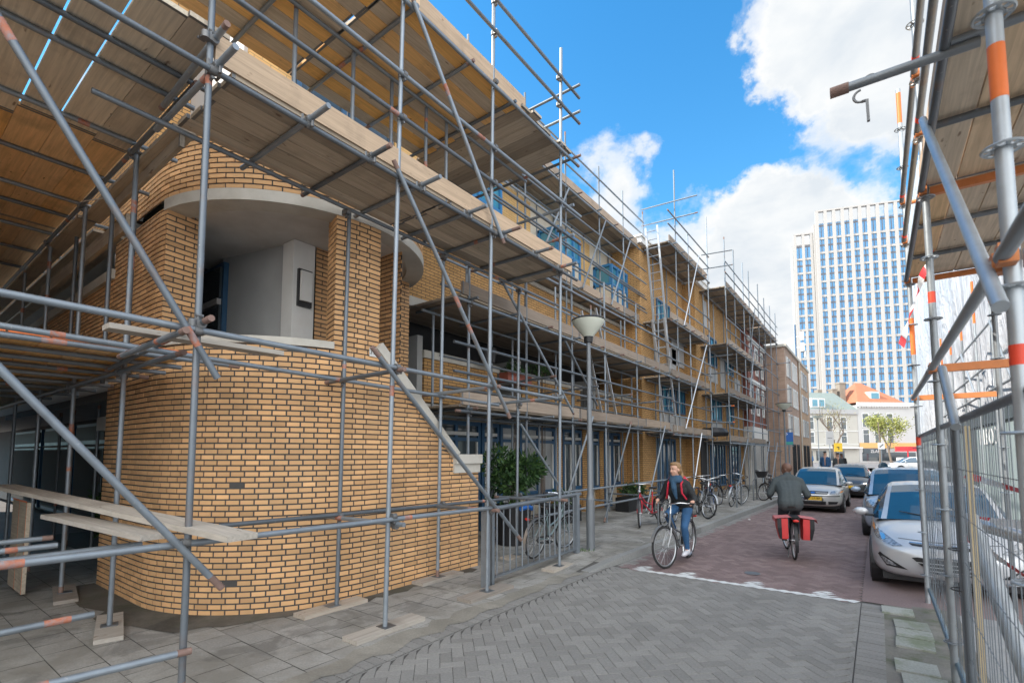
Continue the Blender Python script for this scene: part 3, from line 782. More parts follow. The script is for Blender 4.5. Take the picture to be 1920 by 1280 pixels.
for ya, yb in ((5.1, 6.2), (6.5, 7.9), (8.3, 9.1), (9.7, 11.3), (11.7, 12.6), (13.3, 14.8)):
    window(FX-1.14, ya, yb, 2.75, 4.25, M['blue_frame'], M['pane_light'] if rw.random() < .45 else M['pane'], 1, .09, trans=3.9)
bbox('upper_slab', FX-1.25, FX+.1, 4.7, 15.7, 4.48, 4.66, M['concrete'])
fwall('upper_wall', FX, 5.6, 15.7, 4.66, 6.02, M['brick_tex'])
bbox('parapet_coping', FX-.9, FX+.05, 5.6, 15.7, 6.02, 6.12, M['concrete'])
# set back top floor with bay windows
TX = -7.3
fwall('top_floor_wall', TX, 6.0, 15.7, 6.1, 8.95, M['cream_panel'])
bbox('stair_head', -8.0, -6.35, 2.75, 6.0, 5.5, 8.5, M['grey_panel'])
for ya, yb in ((2.8, 3.4), (5.2, 5.9)): bbox('ochre_panel', -6.36, -6.31, ya, yb, 5.5, 8.45, M['brick_pale'])
for ya, yb in ((3.45, 4.25), (4.3, 5.15)):
    fo = window(-6.35, ya, yb, 6.75, 8.3, M['blue_frame'], M['pane'], 0, .07)
for ya, yb in ((3.45, 4.28), (4.32, 5.15)): bbox('white_panel', -6.36, -6.32, ya, yb, 5.55, 6.7, M['white_paint'])
for ya, yb in ((6.1, 6.9), (9.15, 10.6), (12.6, 14.0)):
    bbox('ochre_panel', TX, TX+.05, ya, yb, 6.12, 8.5, M['brick_pale'])
for yc in (7.95, 11.65, 14.98):
    t0 = bbox('bay_window', TX, TX+.62, yc-.62, yc+.62, 6.62, 7.18, M['cream_panel'])
    bbox('bay_base', TX, TX+.5, yc-.5, yc+.5, 6.44, 6.60, M['white_paint'], t0)
    q = MB()
    for yy in (yc-.62, yc-.2, yc+.2, yc+.56): q.b2(TX+.56, TX+.66, yy, yy+.07, 6.58, 7.88)
    for zz in (6.58, 7.18, 7.80): q.b2(TX+.57, TX+.65, yc-.6, yc+.6, zz, zz+.08)
    for zz in (6.58, 7.18, 7.80):
        for yy in (yc-.66, yc+.58): q.b2(TX, TX+.6, yy, yy+.07, zz, zz+.08)
    q.b2(TX, TX+.07, yc-.66, yc-.59, 6.58, 7.88); q.build('bay_frame', M['blue_bright'], t0)
    q = MB(); q.b2(TX+.02, TX+.6, yc-.6, yc+.6, 7.22, 7.82); q.build('pane', M['pane_blue'], t0)
    q = MB(); q.ell((TX+.3, yc, 6.42), (.2, .2, .13), 10, 6); q.build('bay_corbel', M['black'], t0)
bbox('roof_fascia', TX-5, TX+.06, 6.0, 15.7, 8.9, 9.1, M['grey_panel'])
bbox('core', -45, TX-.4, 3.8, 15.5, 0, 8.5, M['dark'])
bbox('side_upper_wall', -45, -8.0, SY+.25, 3.7, 5.5, 8.5, M['brick_tex'])
# segment B and C: brick projections
def proj_seg(x, y0, y1, top, back, wins, panels, sidebrick=M['brick_tex']):
    bbox('brick_projection', back, x, y0, y1, 0, top, sidebrick)
    for (ya, yb, za, zb, mu) in wins: window(x, ya, yb, za, zb, M['blue_frame'], M['pane_blue'] if za > 2.6 else M['pane'], mu, .07)
    for (ya, yb, za, zb) in panels: bbox('grey_panel', x-.02, x+.04, ya, yb, za, zb, M['grey_panel'])
proj_seg(-6.25, 15.7, 20.3, 8.9, -9, [(17.0, 18.9, .3, 2.3, 3), (19.2, 20.2, 3.3, 4.4, 2), (17.6, 19.0, 3.3, 4.4, 2), (17.2, 18.6, 6.1, 7.4, 2)], [(17.3, 20.2, 2.45, 3.22), (18.7, 20.2, 5.2, 6.9), (18.2, 19.2, 4.7, 5.8)])
proj_seg(-5.75, 20.3, 28.6, 8.75, -9, [(21.9, 24.4, .3, 2.3, 4), (25.2, 27.6, .3, 2.3, 3), (22.2, 24.0, 3.2, 4.4, 3), (25.0, 26.4, 3.2, 4.4, 2), (22.0, 23.4, 5.6, 6.9, 2), (25.0, 26.6, 5.6, 6.9, 2)],
         [(22.2, 24.0, 2.6, 3.1), (22.0, 23.4, 4.9, 5.5), (24.0, 24.9, 4.8, 6.6), (21.4, 21.9, 7.2, 8.3), (26.8, 28.0, 4.8, 5.6)])
bbox('entrance_door', -5.77, -5.70, 20.5, 21.6, .05, 2.35, M['dark'])
q = MB(); q.lathe([(0, .0), (.55, .02), (.6, .16), (.45, .34), (.0, .38)], (-5.4, 21.2, 2.45), 14); q.build('entrance_canopy', M['black'], bld)
for (y0, y1, x, zt_) in ((15.6, 20.4, -6.25, 8.9), (20.2, 28.6, -5.75, 8.75)):
    q = MB(); q.b2(-9, x+.12, y0, y1, zt_, zt_+.2); q.b2(-9, x+.16, y0-.05, y1+.05, zt_+.2, zt_+.26); q.build('roof_fascia', M['white_paint'], bld)
# ---------------------------------------------------------------- tube scaffolding
ST = [M['steel'], M['rust'], M['smear']]
TR = .0245
def coupler_mesh(da, db, off):
    """two short collars (one round each tube) joined by a block, with two hinged bolts"""
    m = MB(); da, db = Vector(da).normalized(), Vector(db).normalized(); off = Vector(off)
    for c, d, oth in ((-off/2, da, db), (off/2, db, da)):
        m.tube([c-d*.026, c+d*.026], .033, 10)
        s_ = d.cross(off).normalized() if off.length > 1e-5 else d.orthogonal().normalized()
        m.tube([c+s_*.03-off.normalized()*.022, c+s_*.062-off.normalized()*.022], .009, 6)
        m.tube([c+s_*.062-off.normalized()*.035, c+s_*.062+off.normalized()*.015], .012, 6)
    m.beam(-off*.3, off*.3, .05, .05)
    return m
def coup(par, p, da, db, off=(0, 0, 0)):
    m = coupler_mesh(da, db, off)
    me_b = BASE[par.name]
    m.v = [tuple(Vector(v)+Vector(p)) for v in m.v]
    return m.build('coupler', M['coupler'], par, smooth=True)
def T(par, name, p0, p1, r=TR, mat=None, end=True, n=10):
    m = MB(); m.tube([p0, p1], r, n, endm=(1 if end and rs.random() < .35 else None), endl=rs.uniform(.04, .14))
    if n > 8 and not mat:
        for _ in range(rs.choice((0, 0, 1, 1, 2))):
            a = Vector(p0).lerp(Vector(p1), rs.uniform(.08, .9)); d = (Vector(p1)-Vector(p0)).normalized(); m.tube([a, a+d*rs.uniform(.05, .16)], r+.0006, n, caps=False, m=2)
    return m.build(name, mat or ST, par, smooth=True)
rs = random.Random(21)
def plank(par, p0, p1, w=.2, h=.038, mat='board_y', name='deck_board', t=None, up=(0, 0, 1)):
    m = MB(); m.beam(p0, p1, w, h, t=rs.random() if t is None else t, up=up)
    p0, p1 = Vector(p0), Vector(p1); d = (p1-p0)
    if d.length > 1.5 and mat != 'toe':
        d.normalize()
        for a in (p0, p1-d*.03): m.beam(a+d*.002, a+d*.028, w+.003, h+.003, m=1, up=up)
    return m.build(name, [M[mat], M['coupler']], par)
VX, VY, VZ = Vector((1, 0, 0)), Vector((0, 1, 0)), Vector((0, 0, 1))
# ===== 1. scaffold in front of the tower
XO, XI = -4.0, -5.0
sc1 = thing('scaffold', 'tube scaffold in front of the rounded brick tower, two board decks above a bare frame', 'scaffold', (XO, 3.4, 0))
GO = [1.47, 3.33, 4.91, 6.62]
def pole(par, pa, pb, x, z0=None, z1=None, r=TR, zfoot=.045):
    a, b = onx(*pa, x), onx(*pb, x)
    if z0 is None: z0 = zfoot
    f0 = (z0-a.z)/(b.z-a.z); p0 = a+(b-a)*f0
    p1 = b if z1 is None else a+(b-a)*((z1-a.z)/(b.z-a.z))
    return T(par, 'standard', p0, p1, r)
poles_o = [((342, 1240), (401, -60), 9.6), ((724, 1100), (756, 0), 10.), ((914, 1000), (926, 0), 10.3), ((1049, 1000), (1052, 75), 8.56)]
for pa, pb, z1 in poles_o: pole(sc1, pa, pb, XO, z1=z1)
for pa, pb, z1 in (((632, 1100), (656, 370), 4.66), ((821, 1040), (832, 460), 4.66), ((969, 990), (973, 530), 4.66)): pole(sc1, pa, pb, XI, z1=z1)
for px, za, zb in ((551, 4.9, 6.8), (662, 4.9, 6.8), (735, 4.9, 6.75), (838, 4.7, 6.75), (800, 4.7, 6.7)):
    p = onx(px, 150, XI); T(sc1, 'standard', (XI, p.y, za), (XI, p.y, zb))
def LX(par, name, a, b, x, r=TR, end=True):          # tube through two image points on the plane x
    return T(par, name, onx(*a, x), onx(*b, x), r, end=end)
XL = XO+.055
# ledgers and guard rails along the street
def ledger(par, x, z, y0, y1, name='ledger', sag=.0):
    return T(par, name, (x, y0, z), (x, y1, z+sag))
ledger(sc1, XL, 4.66, -.4, 7.15)
ledger(sc1, XI+.05, 4.66, 1.0, 7.0)
ledger(sc1, XL, 6.70, -.2, 7.25)
ledger(sc1, XI+.05, 6.70, -.4, 7.1)
for z in (5.85, 5.36): ledger(sc1, XL, z, .8, 7.3, 'guard_rail', -.03)
for z in (7.5, 7.97): ledger(sc1, XL, z, 1.6, 7.3, 'guard_rail')
ledger(sc1, XL, 2.66, .2, 6.55, sag=-.06); ledger(sc1, XI+.05, 2.66, .3, 6.3, sag=-.12)
ledger(sc1, XL, 1.14, -.2, 4.9, sag=-.07); ledger(sc1, XI+.05, 1.08, 2.1, 8.2, sag=-.1)
# transoms
for z, ys in ((2.62, (1.42, 3.4, 4.98, 6.55)), (1.05, (3.42, 4.96, 6.65))):
    for y in ys: T(sc1, 'transom', (XI-.25, y-.06, z-.03), (XO+.16, y-.06, z-.01))
for y in (1.52, 2.28, 2.95, 3.62, 4.4, 5.1, 5.9, 6.6): T(sc1, 'transom', (XI-.2, y, 4.715), (XO+.36, y, 4.715))
for y in (.4, 1.5, 2.5, 3.5, 4.45, 5.35): T(sc1, 'transom', (XI-1.1, y, 6.725), (XO+.1, y, 6.725))
for z in (6.725, 7.5, 7.97): T(sc1, 'transom', (XI-1.1, 7.02, z), (XO+.22, 7.02, z))
for z in (5.36, 5.87): T(sc1, 'transom', (XI-.1, 6.95, z), (XO+.12, 6.95, z))
# decks: boards along the street, lying on the transoms
ybs = [(1.66, 4.1), (4.1, 6.95)]
for i in range(5):
    x = XO-.10-.205*i
    for y0, y1 in ybs: plank(sc1, (x, y0+rs.uniform(-.05, .05), 4.76), (x, y1+rs.uniform(-.02, .02), 4.76), .195, t=rs.uniform(.2, .75))
for i in range(10):
    x = XO-.10-.205*i
    for y0, y1 in ((-.6, 3.2), (3.2, 5.55)): plank(sc1, (x, y0, 6.77), (x, y1+rs.uniform(-.04, .02), 6.77), .195, t=(.97 if (i+int(y0)) % 2 else .55)+rs.uniform(-.06, .03))
for i in range(7):
    y = 5.68+.205*i; plank(sc1, (XI-1.2, y, 6.83), (XO+rs.uniform(.0, .12), y, 6.83), .2, mat='board_x', t=rs.uniform(0, .35))
for y0, y1 in ((1.52, 4.5), (4.5, 7.05)): plank(sc1, (XO+.0, y0, 4.89), (XO+.0, y1, 4.89), .035, .225, 'toe', 'toe_board', rs.random())
for y0, y1 in ((.6, 3.6), (3.6, 5.7)): plank(sc1, (XO+.0, y0, 6.9), (XO+.0, y1, 6.9), .035, .22, 'toe', 'toe_board', rs.random())
# raking braces (drawn through their end points in the street plane)
XBR = XO+.10
for a, b in (((-60, -60), (408, 709)), ((-60, 632), (416, 1102)), ((738, 300), (956, 783)), ((771, -10), (945, 456)), ((697, 650), (977, 1012))): LX(sc1, 'brace', a, b, XBR)
for a, b in (((940, 524), (1076, 776)), ((976, 795), (1062, 932))): LX(sc1, 'brace', a, b, XI-.05)
# couplers on the outer frame
for y in GO:
    for z in (1.12, 2.64, 4.66, 5.36, 5.85, 6.78, 7.5, 7.97):
        if y > 6 and z < 1.2: continue
        coup(sc1, (XO+.027, y-(2.64-z)*.01, z), VZ, VY, (.055, 0, 0))
for y in (3.38, 5.03, 6.9):
    for z in (1.05, 2.6, 4.62): coup(sc1, (XI+.027, y, z), VZ, VY, (.055, 0, 0))
for y in (1.52, 2.28, 2.95, 3.62, 4.4, 5.1, 5.9, 6.6): coup(sc1, (XL, y, 4.69), VY, VX, (0, 0, .055))
for z, ys in ((2.62, (3.34, 4.92, 6.5)), (1.04, (3.36, 4.9))):
    for y in ys: coup(sc1, (XO+.03, y, z), VY, VX, (0, 0, -.05))
LX(sc1, 'base_tube', (-40, 1313), (358, 1219), XL)
# low planks resting on the bottom tubes
for x, y0, y1, z in ((-4.95, -.2, 1.5, 1.0), (-5.6, -.2, 1.1, .98), (-6.3, -.2, 1.2, .96), (-4.9, .1, 1.2, .52)):
    T(sc1, 'ledger', (x, y0, z), (x, y1, z))
def loose(label, p0, p1, w=.22, mat='board_grey', t=None, h=.04, group=None):
    m = MB(); m.beam(p0, p1, w, h, t=rs.random() if t is None else t)
    o = m.build('plank', M[mat], loc=p0); tag(o, label, 'plank', group); return o
loose('long grey plank lying across the low tubes, ending past the first outer pole', ony(5, 911, 1.12), onz(455, 1007, 1.19), .21, t=.8)
loose('short grey plank lying just left of the first outer pole, below the longer plank', onz(100, 966, 1.14), onz(292, 1006, 1.15), .19, t=.7)
loose('thin plank end lying on the tubes beside the first outer pole at first floor height', onx(198, 612, -4.45), onx(524, 664, -4.45), .16, 'sole', .7)
def stand_board(label, x0, x1, y, z0, z1, t):
    m = MB(); m.b2(x0, x1, y-.02, y+.02, z0, z1-.02, t=t); m.b2(x0, x1, y-.021, y-.0195, z1-.02, z1, 1); m.b2(x1-.012, x1, y-.0212, y-.0197, z0, z1, 1)
    o = m.build('shutter_board', [M['board_x'], M['orange']], loc=(x0, y, z0)); tag(o, label, 'board', 'orange edged boards standing at the left'); return o
pL = ony(0, 1000, 1.25)
stand_board('orange edged board standing upright at the left edge of the photo', -9.35, -8.93, 1.38, .03, 1.16, .35)
stand_board('orange edged board standing upright, right hand one nearest the grey planks', -8.91, -8.5, 1.38, .03, 1.16, .45)
# sole boards
def sole(label, x, y, l=.75, w=.22, rz=0., z=0.):
    m = MB(); R = Matrix.Rotation(rz, 3, 'Z'); m.box((x, y, z+.022), (w, l, .04), rz, t=rs.random())
    m2 = m; m2.box((x, y, z+.0445), (.14, .14, .005), rz, m=1)
    o = m2.build('sole_board', [M['sole'], M['steel_dark']], loc=(x, y, z)); tag(o, label, 'sole board', 'timber sole boards under the scaffold poles'); return o
for lb, x, y, l in (('timber sole board under the outer pole nearest the viewer, before the brick wall', -4.0, 3.29, .85), ('timber sole board under the outer pole beside the left barrier post', -4.0, 4.86, .85), ('timber sole board under the outer pole in front of the middle of the barrier', -4.0, 6.58, .6),
                    ('timber sole board under the inner pole against the round brick wall', -5.02, 3.36, .8), ('timber sole board under the inner pole at the right part of the brick wall', -5.0, 5.02, .8), ('timber sole board behind the barrier near the leaning bicycle', -5.0, 6.9, .7)):
    sole(lb, x, y, l)
# ===== 2. wide decks over the side street (left)
sc2 = thing('scaffold', 'wide double deck scaffold over the side street at the left, cross boards on long tubes', 'scaffold', (-7, 1.5, 0))
for i, x in enumerate((-6.25, -8.15, -10.0, -11.8)):
    p = (x, 1.66, .045); T(sc2, 'standard', p, (x+.02, 1.66, 5.05))
for x, y in ((-6.9, 2.0), (-7.55, 1.95), (-9.2, 1.95)): T(sc2, 'standard', (x, y-.15, 2.6), (x, y-.15, 4.95))
for x in (-12.6, -11.0, -9.6, -13.6): T(sc2, 'standard', (x, 2.6, .0), (x, 2.6, 2.6))
for z in (2.62, 4.98): T(sc2, 'ledger', (-4.6, 1.62, z-.03), (-14, 1.62, z-.03))
T(sc2, 'ledger', (-3.75, 1.50, 4.94), (-5.2, 1.55, 4.94)); T(sc2, 'ledger', (-3.8, 1.5, 2.72), (-6.4, 1.56, 2.62))
for x in (-4.75, -5.1, -6.2, -7.3, -8.3, -8.9, -9.8, -10.9, -12.0):
    T(sc2, 'transom', (x, -.8, 5.03), (x, 1.62+(.6 if x < -6.5 else .25)+rs.uniform(-.1, .3), 5.03))
for x in (-5.35, -5.9, -6.45, -7.0, -7.6, -8.3, -9.1, -10, -11):
    T(sc2, 'transom', (x, -.6, 2.66), (x, 1.95+rs.uniform(-.1, .45), 2.66))
yb = 1.62; i = 0
while yb > -1.6:
    jn = -6.5+rs.uniform(-.12, .12)
    plank(sc2, (-4.05+rs.uniform(-.05, .05), yb-.125, 5.075), (jn, yb-.125, 5.075), .286-(.035 if i == 2 else 0), mat='board_x', t=rs.uniform(.42, .72))
    plank(sc2, (jn-.01, yb-.125, 5.075), (-9.6, yb-.125, 5.075), .286, mat='board_x', t=rs.uniform(.85, 1.))
    plank(sc2, (-9.61, yb-.125, 5.075), (-16.5, yb-.125, 5.075), .286, mat='board_x', t=rs.uniform(.7, 1.))
    yb -= .29; i += 1
yb = 1.95; i = 0
while yb > -1.2:
    plank(sc2, (-5.36, yb-.125, 2.715), (-8.6, yb-.125, 2.715), .242, mat='board_x', t=rs.uniform(.8, 1))
    m = MB(); m.b2(-5.358, -5.352, yb-.245, yb-.006, 2.69, 2.738); m.build('painted_board_end', M['orange'], sc2)
    plank(sc2, (-8.61, yb-.125, 2.715), (-15.6, yb-.125, 2.715), .242, mat='board_x', t=rs.uniform(.5, 1)); yb -= .255; i += 1
# inner boards next to the tower, with a stringer
for k, (y, x0, x1) in enumerate(((1.78, -5.3, -8.4), (1.74, -8.4, -18), (1.98, -8.75, -18.5), (2.2, -8.75, -19))): plank(sc2, (x0, y, 4.9), (x1, y, 4.9), .2, mat='board_x', t=.3)
plank(sc2, (-5.35, 1.78, 4.86), (-7.4, 1.80, 4.86), .04, .22, 'board_x', 'toe_board', .15)
plank(sc2, (-7.3, 1.9, 4.6), (-11.8, 1.9, 4.6), .05, .20, 'board_x', 'stringer', .3)
for x in (-6.25, -8.15, -10.0):
    for z in (2.59, 4.95): coup(sc2, (x, 1.64, z), VZ, VX, (0, -.055, 0))
coup(sc2, (-3.97, 1.47, 4.92), VZ, VX, (0, .055, 0)); coup(sc2, (-3.97, 1.47, 2.70), VZ, VX, (0, .055, 0))
ti = MB(); a = onx(192, 372, -6.0); ti.tube([ony(153, 378, 1.55), ony(192, 372, 1.55), ony(205, 366, 1.5)], .006, 5); ti.build('cable_tie', M['white_paint'], sc2)
for lb, x, y, rz in (('grey sole board under the pole in the left foreground', -6.25, 1.66, radians(75)), ('dirty sole board under the second pole left of the tower', -8.15, 1.7, radians(80))): sole(lb, x, y, .9, .22, rz)
# ===== 3. long street scaffold, segments A, B, C
def far_scaffold(label, xo, xi, y0, y1, ys, lifts, x_set=None, top_x=None, rails=True, ztop=None, name='scaffold', zb=.1, wide=0.):
    s_ = thing(name, label, 'scaffold', (xo, (y0+y1)/2, zb))
    for y in ys:
        zt2 = ztop if not callable(ztop) else ztop(y)
        T(s_, 'standard', (xo, y, zb), (xo, y, zt2), n=8)
        T(s_, 'standard', (xi, y+.12, zb), (xi, y+.12, lifts[-1]+.05), n=8)
    for z in lifts:
        T(s_, 'ledger', (xo+.05, y0-.15, z), (xo+.05, y1+.2, z), n=8); T(s_, 'ledger', (xi+.05, y0, z), (xi+.05, y1, z), n=8)
        y = y0+.2
        while y < y1:
            T(s_, 'transom', (xi-.3, y, z+.055), (xo+.2, y, z+.055), n=6); y += .92 if y1-y0 < 9 else 1.15
        nb = int(round((xo-xi+.15+wide)/.205))
        for i in range(nb+1):
            x = xo-.11-.205*i; cut = y0+(y1-y0)*rs.uniform(.42, .58)
            plank(s_, (x, y0, z+.1), (x, cut, z+.1), .195, t=rs.uniform(.0, .45)); plank(s_, (x, cut+.01, z+.1), (x, y1, z+.1), .195, t=rs.uniform(.0, .45))
        yy = y0
        while yy < y1-.1:
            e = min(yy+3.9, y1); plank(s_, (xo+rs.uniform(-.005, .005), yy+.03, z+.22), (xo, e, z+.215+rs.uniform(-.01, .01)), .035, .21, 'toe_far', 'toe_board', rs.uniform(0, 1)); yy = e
        if rails:
            for dz in (.62, 1.08):
                if z+dz < (ztop if not callable(ztop) else ztop(ys[0])): T(s_, 'guard_rail', (xo+.05, y0-.2, z+dz), (xo+.05, y1+.25, z+dz), n=8)
        for y in ys:
            coup(s_, (xo+.025, y, z), VZ, VY, (.05, 0, 0))
    return s_
XA = -5.3
scA = far_scaffold('long tube scaffold before the balconies and blue ground floor windows, behind the lamp post', XA, XA-.95, 5.75, 15.6, [5.95, 7.6, 9.35, 10.98, 12.98, 14.74], [2.42, 4.22], ztop=lambda y: 6.0, wide=.5)
for y in (8.5, 10.7, 13.3): T(scA, 'brace', (XA+.06, y, .15), (XA+.06, y+1.7, 2.6), n=8)
for a, b in (((1060, 640), (1120, 760)),): LX(scA, 'brace', a, b, XA+.05)
for z in (.55, .95): T(scA, 'ledger', (XA+.05, 7.8, z), (XA+.05, 15.5, z), n=8)
for y in (9.35, 10.98, 12.98, 14.74): T(scA, 'transom', (XA-1, y, .62), (XA+.15, y, .62), n=8)
XT = -6.3
sct = far_scaffold('upper set back scaffold deck under the roof edge, above the bay windows', XT, XT-1.0, 6.6, 15.9, [10.85, 12.8, 14.5, 16.2], [6.1, 8.72], ztop=lambda y: 10.25, zb=4.4)
for z in (6.62, 7.1, 7.65, 8.1): T(sct, 'guard_rail', (XT+.05, 6.6, z), (XT+.05, 16.3, z), n=8)
for z in (2.95, 3.5, 4.8, 5.3): T(scA, 'ledger', (XA-.9, 6.2, z), (XA-.9, 15.4, z), n=8)
for y in (8.2, 10.0, 11.9, 13.9): T(scA, 'tie_tube', (XA-1.5, y, 3.2), (XA+.35, y-.1, 3.25), n=8); T(scA, 'standard', (XA-1.0, y+.3, .1), (XA-1.0, y+.3, 5.9), n=8)
for y in (9.4, 11.6, 13.4): T(sct, 'brace', (XT+.07, y, 6.2), (XT+.07, y+1.5, 8.7), n=8)
for y in (10.0, 11.8, 13.6, 15.4): T(sct, 'standard', (XT-.95, y, 4.6), (XT-.95, y, 8.7), n=8)
for y in (7.0, 9.0): T(sct, 'standard', (XT, y, 4.4), (XT, y, 10.2), n=8)
XB = -5.3
scB = far_scaffold('scaffold around the brick projection with a leaning ladder, between lamp post and entrance', XB, XB-.86, 15.9, 20.4, [16.6, 18.0, 20.6], [2.36, 4.2, 6.1, 8.72], ztop=lambda y: 11.6 if y < 17 else (9.9 if y < 19 else 11.5), zb=.1)
for z in (9.8, 10.4): T(scB, 'transom', (XT-.1, 16.35, z), (XB+.8, 16.5, z), n=8)
for z0, z1, ya, yb_ in ((.2, 2.5, 17.5, 18.9), (2.6, 6.0, 17.0, 19.9), (6.2, 9.4, 17.1, 19.2)): T(scB, 'brace', (XB+.07, ya, z0), (XB+.07, yb_, z1), n=8, mat=[M['alu']])
XC = -4.7
scC = far_scaffold('far tube scaffold with three crowded board decks, beyond the entrance canopy', XC, XC-.92, 20.9, 28.6, [20.9, 22.5, 24.3, 25.6, 27.9], [2.16, 4.08, 6.1, 8.45], ztop=lambda y: 10.6, zb=.1)
scD = far_scaffold('farthest end of the street scaffold in front of the red brick house', XC, XC-.7, 28.7, 33.4, [29.6, 31.4, 33.3], [8.4], ztop=lambda y: 10.3, zb=.1)
for z in (1.9, 3.0, 4.2, 5.3, 6.3, 7.2): T(scD, 'ledger', (XC+.05, 28.8, z), (XC+.05, 34.2, z), n=8)
for z in (2.2, 3.2, 4.3, 5.6, 7.2): T(scD, 'transom', (XC-.7, 33.3, z), (XC+.7, 33.4, z), n=8)
for y, z in ((21.5, .2), (24.9, 2.4), (24.6, 4.4), (27.0, .2), (29.6, .2), (25.0, 6.4)): T(scC, 'brace', (XC+.07, y, z), (XC+.07, y+2.4 if z < 1 else y+1.6, z+2.2 if z < 1 else z+2.6), n=8)
for z in (3.0, 3.65, 5.0, 5.7): T(scC, 'transom', (XC-1.2, 20.85, z), (XC+.2, 20.9, z), n=8, mat=[M['steel'], M['orange']])
for z in (9.3, 9.9): T(scC, 'transom', (XB-.2, 20.5, z), (XC+.35, 20.7, z), n=8)
# ladders
def ladder(label, p0, p1, w=.4, side=VX, mat='alu'):
    p0, p1 = Vector(p0), Vector(p1); l = thing('ladder', label, 'ladder', p0); d = p1-p0; s2 = side*(w/2)
    for sg in (-1, 1):
        m = MB(); m.beam(p0+s2*sg, p1+s2*sg, .03, .06, up=side); m.build('stile', M[mat], l)
    k = .28
    while k < d.length: 
        m = MB(); c = p0+d.normalized()*k; m.tube([c-s2, c+s2], .014, 6); m.build('rung', M[mat], l); k += .28
    return l
ladder('aluminium ladder rising to the top deck beside the brick projection', (-5.55, 15.9, 4.4), (-5.75, 15.55, 9.3))
ladder('aluminium ladder between the lower decks beside the brick projection', (-5.5, 16.3, 2.5), (-5.65, 15.7, 6.2))
ladder('aluminium ladder leaning through the first deck behind the street lamp', (-5.6, 11.9, 2.5), (-5.75, 11.0, 5.4))
# ---------------------------------------------------------------- right side: system scaffold, mesh fence, sheeted building
SL_ = [M['steel_light'], M['orange']]
rx = .40; RY = [2.36, 5.10, 7.67]
scr = thing('scaffold', 'bright system scaffold with round rosettes and orange paint at the right edge', 'scaffold', (rx, 5, 0))
M['wedge'] = simple('orange_wedge_head', (.60, .21, .07), .5, .2, .3, 12)
def rosette(par, x, y, z):
    m = MB(); ro, ri = .062, .027
    m.tube([(x, y, z-.004), (x, y, z+.004)], .034, 12)
    m.torus((x, y, z), .056, .006, 20, 5, axis='Z', sq=.8)
    for k in range(8):
        a = pi/4*k+.2; m.beam((x+.03*cos(a), y+.03*sin(a), z), (x+.055*cos(a), y+.055*sin(a), z), .012, .008)
    return m.build('rosette', M['steel_light'], par, smooth=True)
def rtube(name, p0, p1, r=.0242, om=None, n=12):
    m = MB(); m.tube([p0, p1], r, n); return m.build(name, om or M['steel_light'], scr, smooth=True)
def rpole(x, y, z0, z1, bands=()):
    o = rtube('standard', (x, y, z0), (x, y, z1))
    for (za, zb, c) in bands:
        m = MB(); m.tube([(x, y, za), (x, y, zb)], .0248, 12, caps=False); m.build('paint_band', M[c], o, smooth=True)
    z = z0+.32
    while z < z1-.05:
        rosette(o, x, y, z); z += .5
    return o
rpole(rx, RY[0], 0, 6.2, ((2.05, 2.12, 'red_band'), (3.0, 3.2, 'orange')))
rpole(rx, RY[1], 0, 6.6, ((2.95, 3.04, 'red_band'),))
rpole(rx, RY[2], 0, 6.35, ((1.85, 1.95, 'red_band'), (2.95, 3.4, 'orange'), (5.9, 6.3, 'orange'), (4.55, 4.62, 'red_band')))
for y in RY: rpole(1.13, y, 0, 4.4)
for z in (2.42, 3.86, 4.36, 4.86):
    for ya, yb in ((-.02, RY[0]), (RY[0], RY[1]), (RY[1], RY[2])):
        o = rtube('ledger' if z < 4 else 'guard_rail', (rx-.03, ya+.04, z), (rx-.03, yb-.04, z), om=M['steel_dark'] if z > 3 else M['steel_light'])
        for yy in ((yb-.30,) if z in (4.36, 4.86) and yb > 3 else ()):
            m = MB(); m.tube([(rx-.03, yy, z), (rx-.03, yy+.07, z)], .0250, 12, caps=False); m.build('paint_band', M['red_band'], o, smooth=True)
        for yy in (ya+.055, yb-.055):
            m = MB(); m.box((rx-.02, yy, z+.005), (.05, .06, .07)); m.build('wedge_head', M['wedge'], o)
for y in RY:
    for z in (2.42, 3.86):
        m = MB(); m.beam((rx+.03, y, z), (1.1, y, z), .045, .06); m.build('transom', M['wedge'] if y > 3 else M['steel_light'], scr)
for z in (4.36, 4.86): rtube('guard_rail', (rx, RY[2]+.02, z), (1.13, RY[2]+.02, z), om=M['wedge'] if z > 4.5 else M['steel_light'])
for y in (1.0, 1.75, 3.3, 4.1, 5.9, 6.8): rtube('transom', (rx-.02, y, 3.88), (1.5, y, 3.88), om=M['steel_dark'])
for i in range(6):
    x = rx+.08+.225*i
    for ya, yb in ((-.3, 2.6), (2.62, 5.12), (5.14, 7.72)): plank(scr, (x, ya, 3.94), (x, yb, 3.94), .215, .045, t=rs.uniform(.62, .95))
plank(scr, (rx-.01, 2.7, 4.05), (rx-.01, 5.2, 4.05), .03, .15, 'toe', 'toe_board', .6)
# big diagonal and lower stub brace
rtube('brace', onx(1730, 225, rx-.06), onx(1876, 575, rx-.06), .0235)
rtube('brace', onx(1766, 690, rx-.05), onx(1792, 800, rx-.05), .0235)
